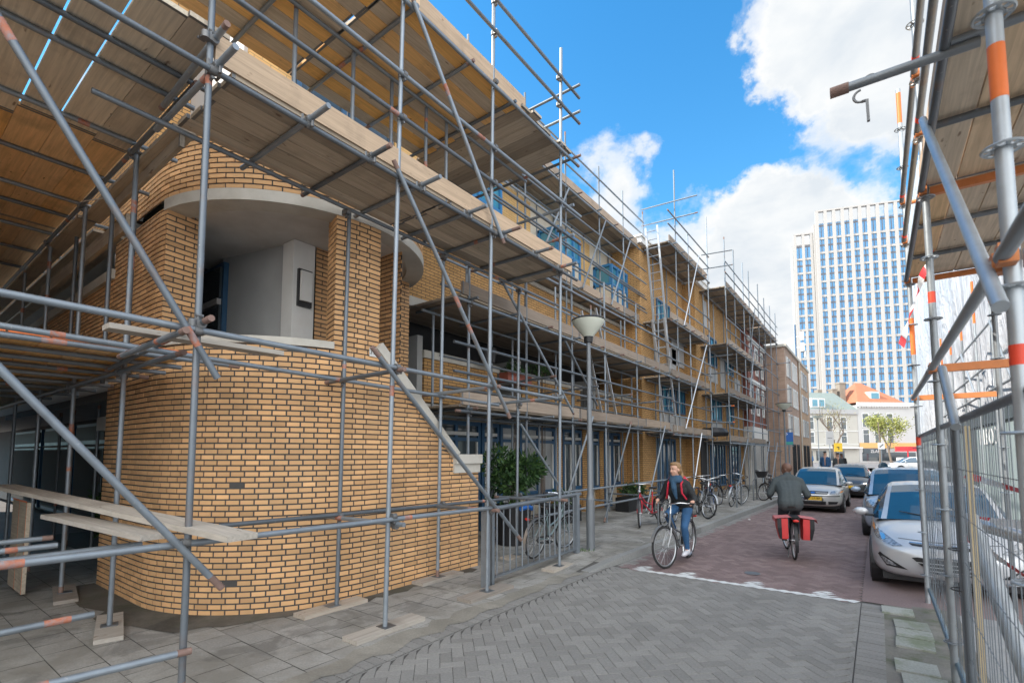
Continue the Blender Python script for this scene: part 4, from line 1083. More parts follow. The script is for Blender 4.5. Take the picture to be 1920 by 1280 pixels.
# transverse tube sticking out over the street with a loose swivel coupler
st_ = rtube('outrigger_tube', ony(1568, 172, 3.3), ony(1838, 78, 3.3))
a = ony(1568, 172, 3.3); b = ony(1838, 78, 3.3); d_ = (b-a).normalized()
m = MB(); m.tube([a-d_*.03, a+d_*.06], .03, 10); m.build('tube_end_clamp', M['rust'], st_, smooth=True)
cpl = MB(); c0 = a+d_*.16
cpl.torus(c0+Vector((0, 0, -.005)), .032, .008, 16, 6, a0=pi*.05, a1=pi*1.0, axis='Y'); 
cpl.torus(c0+Vector((-.045, 0, -.075)), .035, .007, 12, 6, a0=pi*.5, a1=pi*1.5, axis='Y')
cpl.tube([c0+Vector((-.045, 0, -.11)), c0+Vector((-.02, 0, -.112))], .008, 6); cpl.beam(c0+Vector((-.02, 0, -.11)), c0+Vector((-.018, 0, -.235)), .02, .014)
cpl.build('swivel_coupler', M['coupler'], scr, smooth=True)
# barrier tape blowing from the scaffold
M['tape_r'] = simple('red_tape', (.72, .06, .07), .5); M['tape_w'] = simple('white_tape', (.82, .8, .78), .5); M['batten'] = simple('yellowish_batten', (.45, .36, .22), .8, 0, .25, 8)
def ribbon(pts, w, n=14, seed=1):
    q = MB(); rr = random.Random(seed); pts = [Vector(p) for p in pts]; seg = []
    for a, b in zip(pts, pts[1:]):
        for k in range(n): seg.append(a.lerp(b, k/n))
    seg.append(pts[-1]); prev = None
    for i, p in enumerate(seg):
        an = i*.23+rr.uniform(-.1, .1); s_ = Vector((cos(an)*.6, sin(an)*.5, .75)).normalized()*(w/2)
        if prev: q.quad(prev[0], prev[1], p+s_, p-s_, (i//5) % 2)
        prev = (p-s_, p+s_)
    return q
o = ribbon([ony(1748, 472, 6.6), ony(1728, 520, 6.5), ony(1712, 575, 6.4), ony(1690, 648, 6.3)], .07).build('barrier_tape', [M['tape_r'], M['tape_w']])
tag(o, 'loose red and white barrier tape end fluttering from the right hand scaffold', 'tape')
for lb, pts, sd in (('red and white tape strung slackly behind the mesh fence, upper strip', [(.75, 7.2, 1.52), (1.1, 5.6, 1.38), (1.5, 4.0, 1.46)], 3), ('red and white tape sagging low behind the mesh fence, lower strip', [(.6, 6.4, 1.0), (.95, 4.6, .78), (1.35, 3.3, .72)], 5), ('red and white tape crossing the middle of the mesh fence', [(.55, 5.9, 1.18), (1.2, 4.2, 1.3)], 6)):
    o = ribbon(pts, .07, 18, sd).build('barrier_tape', [M['tape_r'], M['tape_w']]); tag(o, lb, 'tape', 'tape behind the fence')
# mesh fence
fx = .42
def fence(label, y0, y1, wood=False):
    f = thing('mesh_fence', label, 'fence', (fx, (y0+y1)/2, 0), group='mesh fence panels')
    for y in (y0+.03, y1-.03):
        m = MB(); m.tube([(fx, y, .06), (fx, y, 1.97)], .021, 10); m.build('post', M['steel'], f, smooth=True)
    for z in (.16, 1.96):
        m = MB(); m.tube([(fx, y0+.05, z), (fx, y1-.05, z)], .021, 10); m.build('rail', M['steel'] if z > 1 else M['blue_rail'], f, smooth=True)
    m = MB(); y = y0+.10
    while y < y1-.06:
        m.tube([(fx+rs.uniform(-.004, .004), y, .17), (fx+rs.uniform(-.004, .004), y, 1.95)], .0022, 5, caps=False); y += .082
    for z in (.45, .75, 1.05, 1.35, 1.65): m.tube([(fx, y0+.05, z), (fx, y1-.05, z)], .0022, 5, caps=False)
    m.build('wire_mesh', M['steel'], f)
    return f
M['blue_rail'] = steel_mat('bluish_rail', (.26, .38, .46), .2)
fence('steel mesh fence panel nearest the parked silver car, with a cable tie', 4.42, 7.92)
fence('steel mesh fence panel at the very right edge of the photo', .9, 4.38)
for y in (4.40,):
    q = MB(); q.beam((fx+.05, y-.05, .05), (fx+.05, y-.05, 1.93), .035, .035); o = q.build('timber_post', M['batten'], loc=(fx, y, 0)); tag(o, 'pale timber batten tied between the two fence panels', 'post')
    q = MB()
    for z, lb in ((.86, 'lower'), (1.12, 'upper')):
        q = MB(); q.torus((fx-.01, y+.01, z), .06, .004, 16, 5, axis='Z'); o = q.build('cable_tie', M['black'], loc=(fx, y, z)); tag(o, lb+' black cable tie binding the two fence posts together', 'cable tie')
q = MB(); q.tube([(fx-.0, 7.88, .35), (fx+.0, 7.88, .35)], .01); 
q = MB(); q.b2(fx-.2, fx+.2, 7.5, 8.2, 0, .1); 
o = MB(); o.box((fx+.12, 4.4, .07), (.62, .22, .13)); o = o.build('concrete_block', M['concrete'], loc=(fx, 4.4, 0)); tag(o, 'concrete foot block under the joint of the fence panels', 'fence foot')
q = MB(); q.tube([(.72, 3.9, .06), (.56, 5.3, 1.25)], .055, 12); o = q.build('leaning_pipe', M['steel_light'], loc=(.7, 4, 0), smooth=True); tag(o, 'thick bright metal pipe leaning inside the mesh fence', 'pipe')
q = MB(); q.tube([(.6, 5.6, 1.18), (1.5, 4.6, .98)], .05, 12); o = q.build('duct_pipe', M['alu'], loc=(.6, 5.5, 0), smooth=True); tag(o, 'grey duct pipe lying level behind the mesh fence', 'pipe')
q = MB()
for k in range(9): q.beam((.95+.05*k, 2.8+.1*k, .06+.03*(k % 3)), (1.4, 4.6+.1*k, .08+.03*(k % 3)), .16, .04, t=rs.random())
o = q.build('board_pile', M['board_y'], loc=(1.1, 3.5, 0)); tag(o, 'low pile of boards on the ground behind the fence', 'board pile')
# site cabin with lettering
M['cabin'] = simple('cabin_grey_green', (.30, .36, .36), .5, 0, .1, 2); M['cabin_dark'] = simple('cabin_dark', (.07, .09, .10), .5, 0, .15, 2)
cb = thing('site_hoarding', 'grey site hoarding with a dark top band and white lettering below the white sheeting', 'hoarding', (2.1, 22, 0))
for k in range(12):
    y0 = 11.6+k*2.45; q = MB(); q.b2(2.08, 2.12, y0+.01, y0+2.43, .05, 2.42, t=rs.random()); q.build('panel', M['cabin'], cb)
    q = MB(); q.b2(2.075, 2.085, y0+1.2, y0+1.24, .06, 2.4); q.build('panel_batten', M['cabin_dark'], cb)
q = MB(); q.b2(2.03, 2.15, 11.6, 41, 2.42, 2.86); q.build('top_band', M['cabin_dark'], cb)
q = MB(); q.b2(2.07, 2.13, 17.4, 18.6, .06, 2.42); q.b2(2.062, 2.068, 22.0, 26.6, 1.2, 2.41); q.build('dark_panel', M['cabin_dark'], cb)
text_obj('hoarding_lettering', 'EILBOO', .52, (2.055, 15.6, 2.12), rot_face(-1, 0), M['tape_w'], cb, sx=1.3)
text_obj('hoarding_lettering', 'EILBOO', .5, (2.05, 24.3, 2.1), rot_face(-1, 0), M['tape_w'], cb, sx=1.5)
# white sheeted building
M['sheet'] = (lambda: None)()
t = NT('white_sheeting'); v = t.coord('Object', (1, 1, .35)); n = t.noise(v, 1.1, 6, .6, .8)
t.bump(n, 1., .5); t.set(Base_Color=t.mix(n, (.44, .45, .48), (.62, .62, .63)), Roughness=.5); M['sheet'] = t.mat
t = NT('grey_netting'); v = t.coord(); n = t.noise(v, .8, 5, .6, .5); t.bump(n, .6, .2)
t.set(Base_Color=t.mix(n, (.34, .35, .37), (.50, .50, .52)), Roughness=.7); M['net'] = t.mat
wb = thing('sheeted_building', 'building wrapped in white plastic sheeting along the right side of the street', 'building', (5, 30, 0))
def sheet_pt(u, z):
    y = 8.6+u; x = 2.25+.009*u
    return (x+.12*sin(u*1.35+.2*z)*sin(.5*z+.3)+.06*sin(u*3.1), y, z)
q = MB(); NU, NZ = 70, 22; U = 43.; 
for i in range(NU):
    for j in range(NZ):
        u0, u1 = U*i/NU, U*(i+1)/NU
        top = lambda u: 9.5+9.8*min(1, u/30)
        z0, z1, z2, z3 = .1+(top(u0)-.1)*j/NZ, .1+(top(u1)-.1)*j/NZ, .1+(top(u1)-.1)*(j+1)/NZ, .1+(top(u0)-.1)*(j+1)/NZ
        q.quad(sheet_pt(u0, z0), sheet_pt(u1, z1), sheet_pt(u1, z2), sheet_pt(u0, z3))
q.build('plastic_sheet', M['sheet'], wb, smooth=True)
q = MB(); NU = 14
for i in range(NU):
    for j in range(12):
        x0, x1 = 2.3+8*i/NU, 2.3+8*(i+1)/NU; f = lambda x, z: (x, 8.6+.15*sin(x*2.1+z*.6), z)
        q.quad(f(x0, .1+9*j/12), f(x1, .1+9*j/12), f(x1, .1+9*(j+1)/12), f(x0, .1+9*(j+1)/12))
q.build('end_netting', M['net'], wb, smooth=True)
q = MB(); q.b2(3.0, 12, 9.2, 51, 0, 9.3); q.b2(3, 12, 30, 51, 9.3, 18); q.build('core_wall', M['concrete'], wb)
for i, y in enumerate((11.8, 13.6, 15.6, 17.8, 20.2, 22.8, 25.6)):
    q = MB(); q.tube([(1.95, y, 0), (1.95, y, 5.3+.25*(i % 3))], .0242, 8); so_ = q.build('standard', M['steel_light'], wb, smooth=True)
    q = MB(); q.tube([(1.95, y, 4.8), (1.95, y, 5.3+.25*(i % 3))], .0250, 8, caps=False); q.build('paint_band', M['orange'], so_, smooth=True)
for z in (3.05, 3.6, 4.4): 
    q = MB(); q.tube([(1.93, 11.6, z), (1.93, 26, z)], .0242, 8); q.build('ledger', M['steel_light'], wb, smooth=True)
for ya, yb in ((11.9, 13.5), (15.7, 17.7), (20.3, 22.7)):
    q = MB(); q.tube([(1.91, ya, 3.05), (1.91, yb, 4.4)], .0242, 8); q.build('brace', M['steel_light'], wb, smooth=True)
# ---------------------------------------------------------------- background: beige block, houses, office tower, trees
bg_ = thing('beige_building', 'beige brick block with tall white windows beyond the end of the scaffold', 'building', (-6, 38, 0))
bbox('brick_wall', -14, -4.32, 33.6, 39.9, 0, 8.25, M['brick_beige'], bg_)
bbox('brick_wall', -14, -4.26, 39.9, 46.0, 0, 8.35, M['brick_beige2'], bg_)
q = MB(); q.b2(-14, -4.2, 33.5, 46.1, 8.25, 8.4); q.build('roof_edge', M['concrete'], bg_)
for z0 in (2.95, 4.75, 6.5):
    for ya, yb in ((34.2, 34.8), (35.1, 35.9), (36.6, 37.2), (37.4, 38.0), (38.4, 39.0), (40.8, 41.5), (41.9, 42.7), (43.1, 44.3)):
        window(-4.32 if ya < 39.8 else -4.26, ya, yb, z0, z0+1.25, M['white_paint'] if yb-ya < .75 else M['grey_panel'], M['pane_light'], 0, .12, bg_)
for ya, yb in ((35.6, 37.0), (37.8, 38.8), (40.8, 42), (42.8, 44.2)): window(-4.32 if ya < 39.8 else -4.26, ya, yb, .2, 2.35, M['dark'], M['pane'], 1, .08, bg_)
q = MB(); q.tube([(-4.24, 39.9, 0), (-4.24, 39.9, 8.2)], .05, 8); q.build('downpipe', M['concrete'], bg_)
ant = thing('roof_antenna', 'blue grey aerial mast with panels on the roof edge before the tower', 'antenna', (-4.5, 43, 8.4))
q = MB(); q.tube([(-4.5, 41, 8.38), (-4.5, 41, 11.2)], .045, 8); q.build('mast', M['blue_frame'], ant)
for z in (9.5, 10.3): 
    q = MB(); q.b2(-4.2, -3.95, 40.9, 41.1, z-.3, z+.3); q.beam((-4.5, 41, z), (-4.1, 41, z), .05, .05); q.build('panel_aerial', M['white_paint'], ant)
q = MB(); q.lathe([(0, 0), (.28, .08), (.3, .12)], (-4.0, 40.9, 8.85), 14, axis='X'); q.build('dish', M['white_paint'], ant)
rh = thing('red_brick_house', 'red brick house with white window trim and white ground floor behind the far scaffold', 'building', (-8, 31, 0))
bbox('brick_wall', -14, -5.45, 28.65, 33.55, 3.2, 9.6, M['brick_red'], rh)
bbox('ground_floor', -14, -5.42, 28.65, 33.55, 0, 2.5, M['white_paint'], rh); bbox('cornice', -14, -5.3, 28.6, 33.6, 2.5, 3.2, M['white_paint'], rh)
for z0 in (3.9, 6.2):
    for ya in (29.1, 30.7, 32.3): window(-5.45, ya, ya+.75, z0, z0+1.6, M['white_paint'], M['pane'], 0, .12, rh); 
for z0 in (5.6, 7.9):
    q = MB(); q.b2(-5.5, -5.36, 28.7, 33.5, z0, z0+.25); q.build('white_band', M['white_paint'], rh)
for k in range(14):
    q = MB(); q.b2(-5.42, -5.38, 28.8+k*.34, 28.86+k*.34, .1, 2.4); q.build('panel_batten', M['grey_panel'], rh)
# houses at the square
def facing(px_l, Z_l, px_r, Z_r):
    a = atZ(px_l, 850, Z_l); b = atZ(px_r, 850, Z_r); a.z = b.z = 0; d = (b-a); L = d.length; return a, d.normalized(), L
M['tile_orange'] = simple('orange_roof_tile', (.42, .15, .08), .8, 0, .3, 2.5); M['slate'] = simple('green_grey_slate', (.21, .25, .235), .75, 0, .2, 2)
M['pale_wall'] = simple('pale_stucco', (.50, .475, .42), .85, 0, .08, 1); M['white_wall'] = simple('white_stucco', (.55, .54, .52), .85, 0, .06, 1)
M['chimney'] = brick_mat('chimney_brick', (.40, .20, .14), (.34, .17, .12), (.3, .25, .2)); M['fascia_orange'] = simple('orange_fascia', (.72, .42, .16), .7, 0, .1, 1)
class Loc:
    """a facade frame: u along the front, v outward, z up"""
    def __init__(s, a, d): s.a = a; s.d = d; s.n = Vector((d.y, -d.x, 0))
    def __call__(s, u, v, z): return s.a+s.d*u+s.n*v+Vector((0, 0, z))
    def box(s, q, u0, u1, v0, v1, z0, z1, m=0, t=.5):
        vs = [s(u, v, z) for z in (z0, z1) for v in (v0, v1) for u in (u0, u1)]
        q.add(vs, [(0, 2, 3, 1), (4, 5, 7, 6), (0, 1, 5, 4), (2, 6, 7, 3), (0, 4, 6, 2), (1, 3, 7, 5)], m, t)
def fac_window(par, F, u0, u1, z0, z1, frame=None, pane=None, dep=.0):
    q = MB(); fr = .10
    F.box(q, u0-.06, u0+fr, dep, dep+.07, z0, z1); F.box(q, u1-fr, u1+.06, dep, dep+.07, z0, z1); F.box(q, u0, u1, dep, dep+.065, z1-fr, z1+.08); F.box(q, u0-.1, u1+.1, dep, dep+.14, z0-.12, z0)
    F.box(q, u0+fr, u1-fr, dep, dep+.06, z0+(z1-z0)*.62, z0+(z1-z0)*.62+.07)
    fo = q.build('window', frame or M['white_paint'], par)
    q = MB(); F.box(q, u0+fr*.5, u1-fr*.5, dep-.0, dep+.03, z0, z1-fr*.5); q.build('pane', pane or M['pane'], fo)
a, d, L1 = facing(1496, 96, 1611, 98)
F1 = Loc(a, d)
h1 = thing('town_house', 'cream town house with green grey slate roof and white dormer, end of street', 'building', a+d*L1/2)
q = MB(); F1.box(q, 0, L1, -9, 0, 0, 10.6); q.build('wall', M['pale_wall'], h1)
q = MB(); F1.box(q, 0, L1, -.1, .35, 9.6, 10.5); q.build('cornice', M['grey_panel'], h1)
q = MB(); q.add([F1(0, .3, 10.5), F1(L1, .3, 10.5), F1(L1-2.4, -3, 14.2), F1(0, -3, 14.2), F1(0, -9, 10.5), F1(L1, -9, 10.5)], [(0, 1, 2, 3), (1, 5, 2), (3, 2, 5, 4)]); q.build('roof', M['slate'], h1)
q = MB(); F1.box(q, 3.3, 6.4, -2.2, .05, 10.9, 12.7); dm_ = q.build('dormer', M['white_paint'], h1)
for u in (3.6, 5.1): 
    q = MB(); F1.box(q, u, u+1.1, .05, .09, 11.1, 12.4); q.build('pane', M['pane_blue'], dm_)
for z0, z1 in ((6.6, 9.0), (3.9, 6.0)):
    for u in (.2, 2.4, 6.5, 9.6): fac_window(h1, F1, u, u+1.35, z0, z1)
q = MB(); F1.box(q, 0, L1, 0, .12, 6.15, 6.3); F1.box(q, 0, L1, 0, .1, 3.5, 3.62); q.build('string_course', M['white_paint'], h1)
q = MB(); F1.box(q, 0, L1, 0, 1.0, 2.75, 3.05); q.build('canopy', M['white_paint'], h1)
for u0, u1 in ((.6, 3.2), (4.0, 6.2), (6.8, 10.2)): 
    q = MB(); F1.box(q, u0, u1, .01, .06, .4, 2.3); q.build('shop_window', M['pane'], h1)
q = MB(); F1.box(q, 9.6, 10.6, -6.5, -5.4, 11, 15.2); q.build('chimney', M['chimney'], h1)
a, d, L2 = facing(1611.5, 98, 1720, 99)
F2 = Loc(a, d)
h2 = thing('town_house', 'white town house with orange tiled hip roof and brick chimneys, end of street', 'building', a+d*L2/2)
q = MB(); F2.box(q, 0, L2, -9, 0, 0, 11.5); q.build('wall', M['white_wall'], h2)
q = MB(); F2.box(q, -.1, L2+.1, -.1, .5, 11.2, 12.); 
for k in range(20): F2.box(q, .2+k*.55, .45+k*.55, .05, .38, 10.9, 11.2)
q.build('cornice', M['white_paint'], h2)
ap = [F2(3.4, -4.4, 16.6), F2(4.6, -4.4, 16.6)]
q = MB(); q.add([F2(-.1, .4, 12), F2(L2*.8, .4, 12), F2(L2*.8, -9, 12), F2(-.1, -9, 12)]+ap, [(0, 1, 5, 4), (1, 2, 5), (2, 3, 4, 5), (3, 0, 4)]); q.build('roof', M['tile_orange'], h2)
q = MB(); F2.box(q, 3.4, 5.4, -2.6, -.5, 12.1, 14.3); dm_ = q.build('dormer', M['white_paint'], h2)
q = MB(); F2.box(q, 3.6, 5.2, -.5, -.45, 12.4, 14.0); q.build('pane', M['pane_blue'], dm_)
for u, z1, w_ in ((-1.0, 16.2, 1.3), (-2.6, 14.9, 1.0)):
    q = MB(); F2.box(q, u, u+w_, -4.4, -3.2, 11, z1); F2.box(q, u-.1, u+w_+.1, -4.5, -3.1, z1, z1+.25); q.build('chimney', M['chimney'], h2)
for z0, z1 in ((7.1, 9.8), (3.9, 6.6)):
    for u in (.9, 3.4, 6.1): fac_window(h2, F2, u, u+1.4, z0, z1)
q = MB(); F2.box(q, .1, L2, .0, .15, 3.05, 4.4); F2.box(q, .1, L2, 0, .1, 4.4, 4.5); 
q = MB(); F2.box(q, .1, L2, .02, .16, 2.85, 3.9); q.build('shop_fascia', M['fascia_orange'], h2)
q = MB(); F2.box(q, .6, L2-.4, .02, .08, .3, 2.0); q.build('shop_window', M['pane'], h2)
q = MB(); F2.box(q, .8, 5.6, .05, .2, 1.75, 2.75); sg = q.build('shop_sign', M['cabin_dark'], h2)
c = F2(3.2, .23, 2.2)
text_obj('shop_lettering', 'ZLAB', .85, c, Matrix((F2.d, Vector((0, 0, 1)), F2.n)).transposed(), M['tape_w'], sg)
M['van_red'] = simple('red_canopy', (.62, .03, .04), .5, 0, .1, 1)
kiosk = thing('market_stall', 'red canopied kiosk standing in front of the white town house', 'kiosk', F2(7.5, 3.5, 0))
q = MB(); F2.box(q, 5.6, 9.4, 2.2, 5.0, 2.2, 3.1); q.build('canopy', M['van_red'], kiosk)
q = MB(); F2.box(q, 5.7, 9.3, 2.3, 4.6, 0, 1.0); q.build('counter', M['white_paint'], kiosk)
for u in (5.7, 9.2):
    q = MB(); F2.box(q, u, u+.15, 4.8, 4.95, 0, 2.2); q.build('post', M['van_red'], kiosk)
# office tower
a = atZ(1527, 400, 130); top = a.z
az = radians(-108.5+180); dT = Vector((sin(az), cos(az), 0)); FT = Loc(Vector((a.x, a.y, 0)), dT)
M['tower_stone'] = simple('tower_stone', (.43, .405, .38), .7, 0, .05, .15)
M['tower_dark'] = simple('tower_spandrel', (.12, .12, .14), .4)
tt = NT('tower_glass'); n = tt.noise(tt.coord('Object', (.25, .25, .25)), 1.0, 3); 
tt.set(Base_Color=tt.mix(n, (.03, .20, .44), (.07, .30, .52)), Roughness=.12); tt.b.inputs['Specular IOR Level'].default_value = .8; M['tower_glass'] = tt.mat
tw = thing('office_tower', 'tall pale stone office tower with a grid of blue windows rising behind the houses', 'tower', FT(10, -8, 0))
def tower_front(F, u0, n, cw, zt, zrow0, rowh, nrow, pier, dep=.62):
    q = MB(); wid = n*cw
    for k in range(n+1):
        u = u0+k*cw-pier/2; F.box(q, u, u+pier, -.05, dep, 0, zt)
    q.build('stone_pier', M['tower_stone'], tw) if False else None
    for k in range(n+1):
        u = u0+k*cw-pier/2; p = MB(); F.box(p, u, u+pier, 0, dep, 0, zt); p.build('stone_pier', M['tower_stone'], tw)
    p = MB(); F.box(p, u0-pier/2, u0+wid+pier/2, -.3, dep+.02, zt, zt+.35); p.build('parapet', M['tower_stone'], tw)
    z = zrow0; r_ = 0
    while r_ < nrow and z > 2:
        p = MB(); F.box(p, u0, u0+wid, .0, dep*.75, z-.3, z+.25); p.build('stone_band', M['tower_stone'], tw)
        z -= rowh; r_ += 1
    for k in range(n):
        u = u0+k*cw+pier/2; p = MB()
        F.box(p, u, u+cw-pier, .05, .25, 0, zt-3.2); g_ = p.build('window_strip', M['tower_glass'], tw)
        p = MB(); z = zrow0-rowh/2+.1
        while z > 2: F.box(p, u+.02, u+cw-pier-.02, .15, .32, z-.22, z+.22); z -= rowh
        F.box(p, u+.02, u+cw-pier-.02, .15, .30, zrow0+3.2, zrow0+3.7); F.box(p, u+(cw-pier)/2-.07, u+(cw-pier)/2+.07, .15, .33, 0, zt-3.2)
        p.build('spandrel', M['tower_dark'], g_)
q = MB(); FT.box(q, -.4, 27, -6, .0, 0, top-3.0); q.build('core_wall', M['tower_stone'], tw)
tower_front(FT, .35, 14, 1.93, top, top-7.2, 3.82, 16, .74)
FW = Loc(FT(-4.9, -1.2, 0), dT); zt2 = atZ(1492, 440, 131).z
q = MB(); FW.box(q, -.3, 4.5, -3, 0, 0, zt2-2.5); q.build('wing_wall', M['tower_stone'], tw)
tower_front(FW, .2, 2, 1.95, zt2, zt2-6.6, 3.82, 14, .6)
# trees
def tree(name, label, base, H, tr, seed, leafmat, nleaf, leafsize, spread, crown0, cat='tree', depth=4):
    R_ = random.Random(seed); t_ = thing(name, label, cat, base); trunk = MB(); tips = []
    def grow(p, d, l, r, k):
        pts = [p]; q_ = p; dd = d.copy()
        for s_ in range(3):
            dd = (dd+Vector((R_.uniform(-.18, .18), R_.uniform(-.18, .18), R_.uniform(-.02, .14)))).normalized(); q_ = q_+dd*(l/3); pts.append(q_)
        trunk.tube(pts, [r, r*.86, r*.74, r*.62], 6 if k < 2 else 4, caps=False)
        if k >= depth: tips.append(q_); return
        if k >= 1: tips.append(pts[2])
        for b in range(R_.choice((2, 3, 3))):
            nd = (dd*.75+Vector((R_.uniform(-1, 1)*spread, R_.uniform(-1, 1)*spread, R_.uniform(-.1, .7)))).normalized()
            grow(pts[R_.choice((2, 3, 3))], nd, l*R_.uniform(.58, .8), r*.55, k+1)
    grow(Vector(base), Vector((R_.uniform(-.05, .05), R_.uniform(-.05, .05), 1)), H*crown0, tr, 0)
    trunk.build('trunk', M['bark'], t_, smooth=True)
    lf = MB()
    for i in range(nleaf):
        c = R_.choice(tips)+Vector((R_.gauss(0, 1), R_.gauss(0, 1), R_.gauss(0, .8)))*(H*.045)
        n_ = Vector((R_.uniform(-1, 1), R_.uniform(-1, 1), R_.uniform(-.3, 1))).normalized(); u = n_.orthogonal().normalized(); v = n_.cross(u)
        s_ = leafsize*R_.uniform(.6, 1.4); lf.quad(c-u*s_, c-v*s_*.5, c+u*s_, c+v*s_*.5, t=R_.random())
    if nleaf: lf.build('crown', leafmat, t_)
    return t_
def leaf_mat(name, a, b, c):
    t = NT(name); col = t.ramp(t.tint(), [(0, a), (.5, b), (1, c)]); t.set(Base_Color=col, Roughness=.55)
    t.b.inputs['Subsurface Weight'].default_value = 0.; t.b.inputs['Specular IOR Level'].default_value = .35; return t.mat
M['bark'] = simple('bark', (.16, .12, .09), .9, 0, .3, 6)
M['leaf_spring'] = leaf_mat('spring_leaf', (.17, .19, .04), (.30, .31, .07), (.42, .40, .13)); M['leaf_bud'] = leaf_mat('bud', (.24, .2, .07), (.3, .26, .09), (.36, .32, .12))
M['leaf_dark'] = leaf_mat('laurel_leaf', (.015, .04, .014), (.03, .075, .02), (.075, .14, .035))
b = atZ(1568, 860, 70); b.z = 0; tree('bare_tree', 'almost leafless street tree in front of the cream town house', b, 12.5, .24, 4, M['leaf_bud'], 500, .09, .62, .30)
b = atZ(1672, 860, 74); b.z = 0; tree('leafy_tree', 'street tree in fresh yellow green leaf before the white town house', b, 11.5, .18, 9, M['leaf_spring'], 3000, .14, .55, .27)
b = atZ(1650, 860, 66); b.z = 0; q = MB(); q.tube([b, b+Vector((.1, 0, 3)), b+Vector((0, .1, 6))], [.13, .1, .06], 7); o = q.build('leafless_tree', M['bark'], loc=b); tag(o, 'bare straight tree trunk just left of the yellow green tree', 'tree')
# small things at the square
M['lamp_grey'] = simple('lamp_pole_grey', (.19, .205, .22), .5, .3, .15, 4)
def street_lamp(label, base, h, r_sh=.33, Y=0):
    l = thing('street_lamp', label, 'street lamp', base); x, y, z = base
    q = MB(); q.tube([(x, y, z), (x, y, z+.9)], .074, 14); q.tube([(x, y, z+.9), (x, y, z+1.0), (x, y, h-.33)], [.074, .05, .036], 14); q.build('pole', M['lamp_grey'], l, smooth=True)
    q = MB(); q.lathe([(.0, h-.36), (.075, h-.36), (.085, h-.26), (.06, h-.24), (0, h-.24)], (x, y, 0), 16); q.build('collar', M['black'], l, smooth=True)
    k = r_sh/.33; q = MB(); q.lathe([(.085, h-.26), (.2*k, h-.15), (.305*k, h-.03), (r_sh, h+.02), (r_sh-.01, h+.035)], (x, y, 0), 28); q.build('shade', M['white_lamp'], l, smooth=True)
    q = MB(); q.lathe([(r_sh+.004, h+.03), (r_sh+.008, h+.045), (r_sh-.04, h+.07), (0.02, h+.09), (0, h+.09)], (x, y, 0), 28); q.build('cap', M['black'], l, smooth=True)
    return l
street_lamp('grey street lamp with a pale bowl shade beside the steel barrier', (-4.05, 7.74, .06), 4.08, .29)
b = onz(1464, 905, .1); street_lamp('street lamp with bowl shade by the blue sign, in front of the beige block', (-3.6, 27.2, .1), 4.15, .36)
b = atZ(1536, 860, 52); street_lamp('small distant street lamp standing before the cream town house', (b.x, b.y, 0), 5.7, .5)
sgn = thing('parking_sign', 'blue parking sign with a white P on a post beside the far scaffold', 'sign', (-3.7, 29.2, .1))
q = MB(); q.tube([(-3.7, 29.2, .1), (-3.7, 29.2, 3.0)], .04, 10); q.build('post', M['steel'], sgn)
M['sign_blue'] = simple('sign_blue', (.01, .12, .45), .4, 0, .05, 1); M['sign_green'] = simple('sign_green', (.05, .34, .30), .4, 0, .05, 1); M['sign_yellow'] = simple('sign_yellow', (.80, .50, .02), .4, 0, .05, 1)
fdir = Vector((-(-3.7), -29.2, 0)).normalized(); Fs = Loc(Vector((-3.7, 29.2, 0))-Vector((-fdir.y, fdir.x, 0))*0, Vector((cos(radians(10)), sin(radians(10)), 0)))
q = MB(); Fs.box(q, -.2, .2, .045, .075, 2.2, 2.86); pb_ = q.build('panel', M['sign_blue'], sgn)
q = MB(); Fs.box(q, -.195, .195, .074, .08, 2.21, 2.37); q.build('green_foot', M['sign_green'], pb_)
text_obj('letter', 'P', .2, Fs(-.1, .085, 2.73), Matrix((Fs.d, Vector((0, 0, 1)), Fs.n)).transposed(), M['tape_w'], pb_)
for lb, px, Z, z0, z1, w_, mt, nm in (('yellow diversion sign on a post between the cars and the cream house', 1572, 58, 2.0, 3.0, .95, 'sign_yellow', 'yellow_sign'), ('grey back of a tall sign board near the bare tree', 1557, 62, 2.9, 4.6, .95, 'grey_panel', 'sign_board'), ('white no parking board on a post right of the yellow sign', 1653, 60, 2.3, 3.1, .8, 'tape_w', 'white_sign')):
    b = atZ(px, 860, Z); b.z = 0; s_ = thing(nm, lb, 'sign', b); Fb = Loc(b, CR.normalized())
    q = MB(); q.tube([b, b+Vector((0, 0, z1))], .05, 8); q.build('post', M['steel_dark'], s_)
    q = MB(); Fb.box(q, -w_/2, w_/2, .05, .09, z0, z1); p_ = q.build('panel', M[mt], s_)
    q = MB()
    if mt == 'sign_yellow': Fb.box(q, -.2, .1, .09, .1, z0+.45, z0+.55); Fb.box(q, -.0, .1, .09, .1, z0+.2, z0+.55)
    elif mt == 'tape_w': q.beam(Fb(-.22, .1, z0+.25), Fb(.22, .1, z0+.6), .02, .1)
    else: Fb.box(q, -.3, .3, .09, .1, z0+.8, z0+.86)
    q.build('symbol', M['black'], p_)
# added house out of view, placed and sized to keep sun off the crossing
nb_ = thing('blocker_house', 'plain brick house added out of view across the side street as a sun blocker', 'building', (-13, -11, 0))
bbox('brick_wall', -30, -6.2, -22, -1.9, 0, 12.6, M['brick_tex'], nb_)

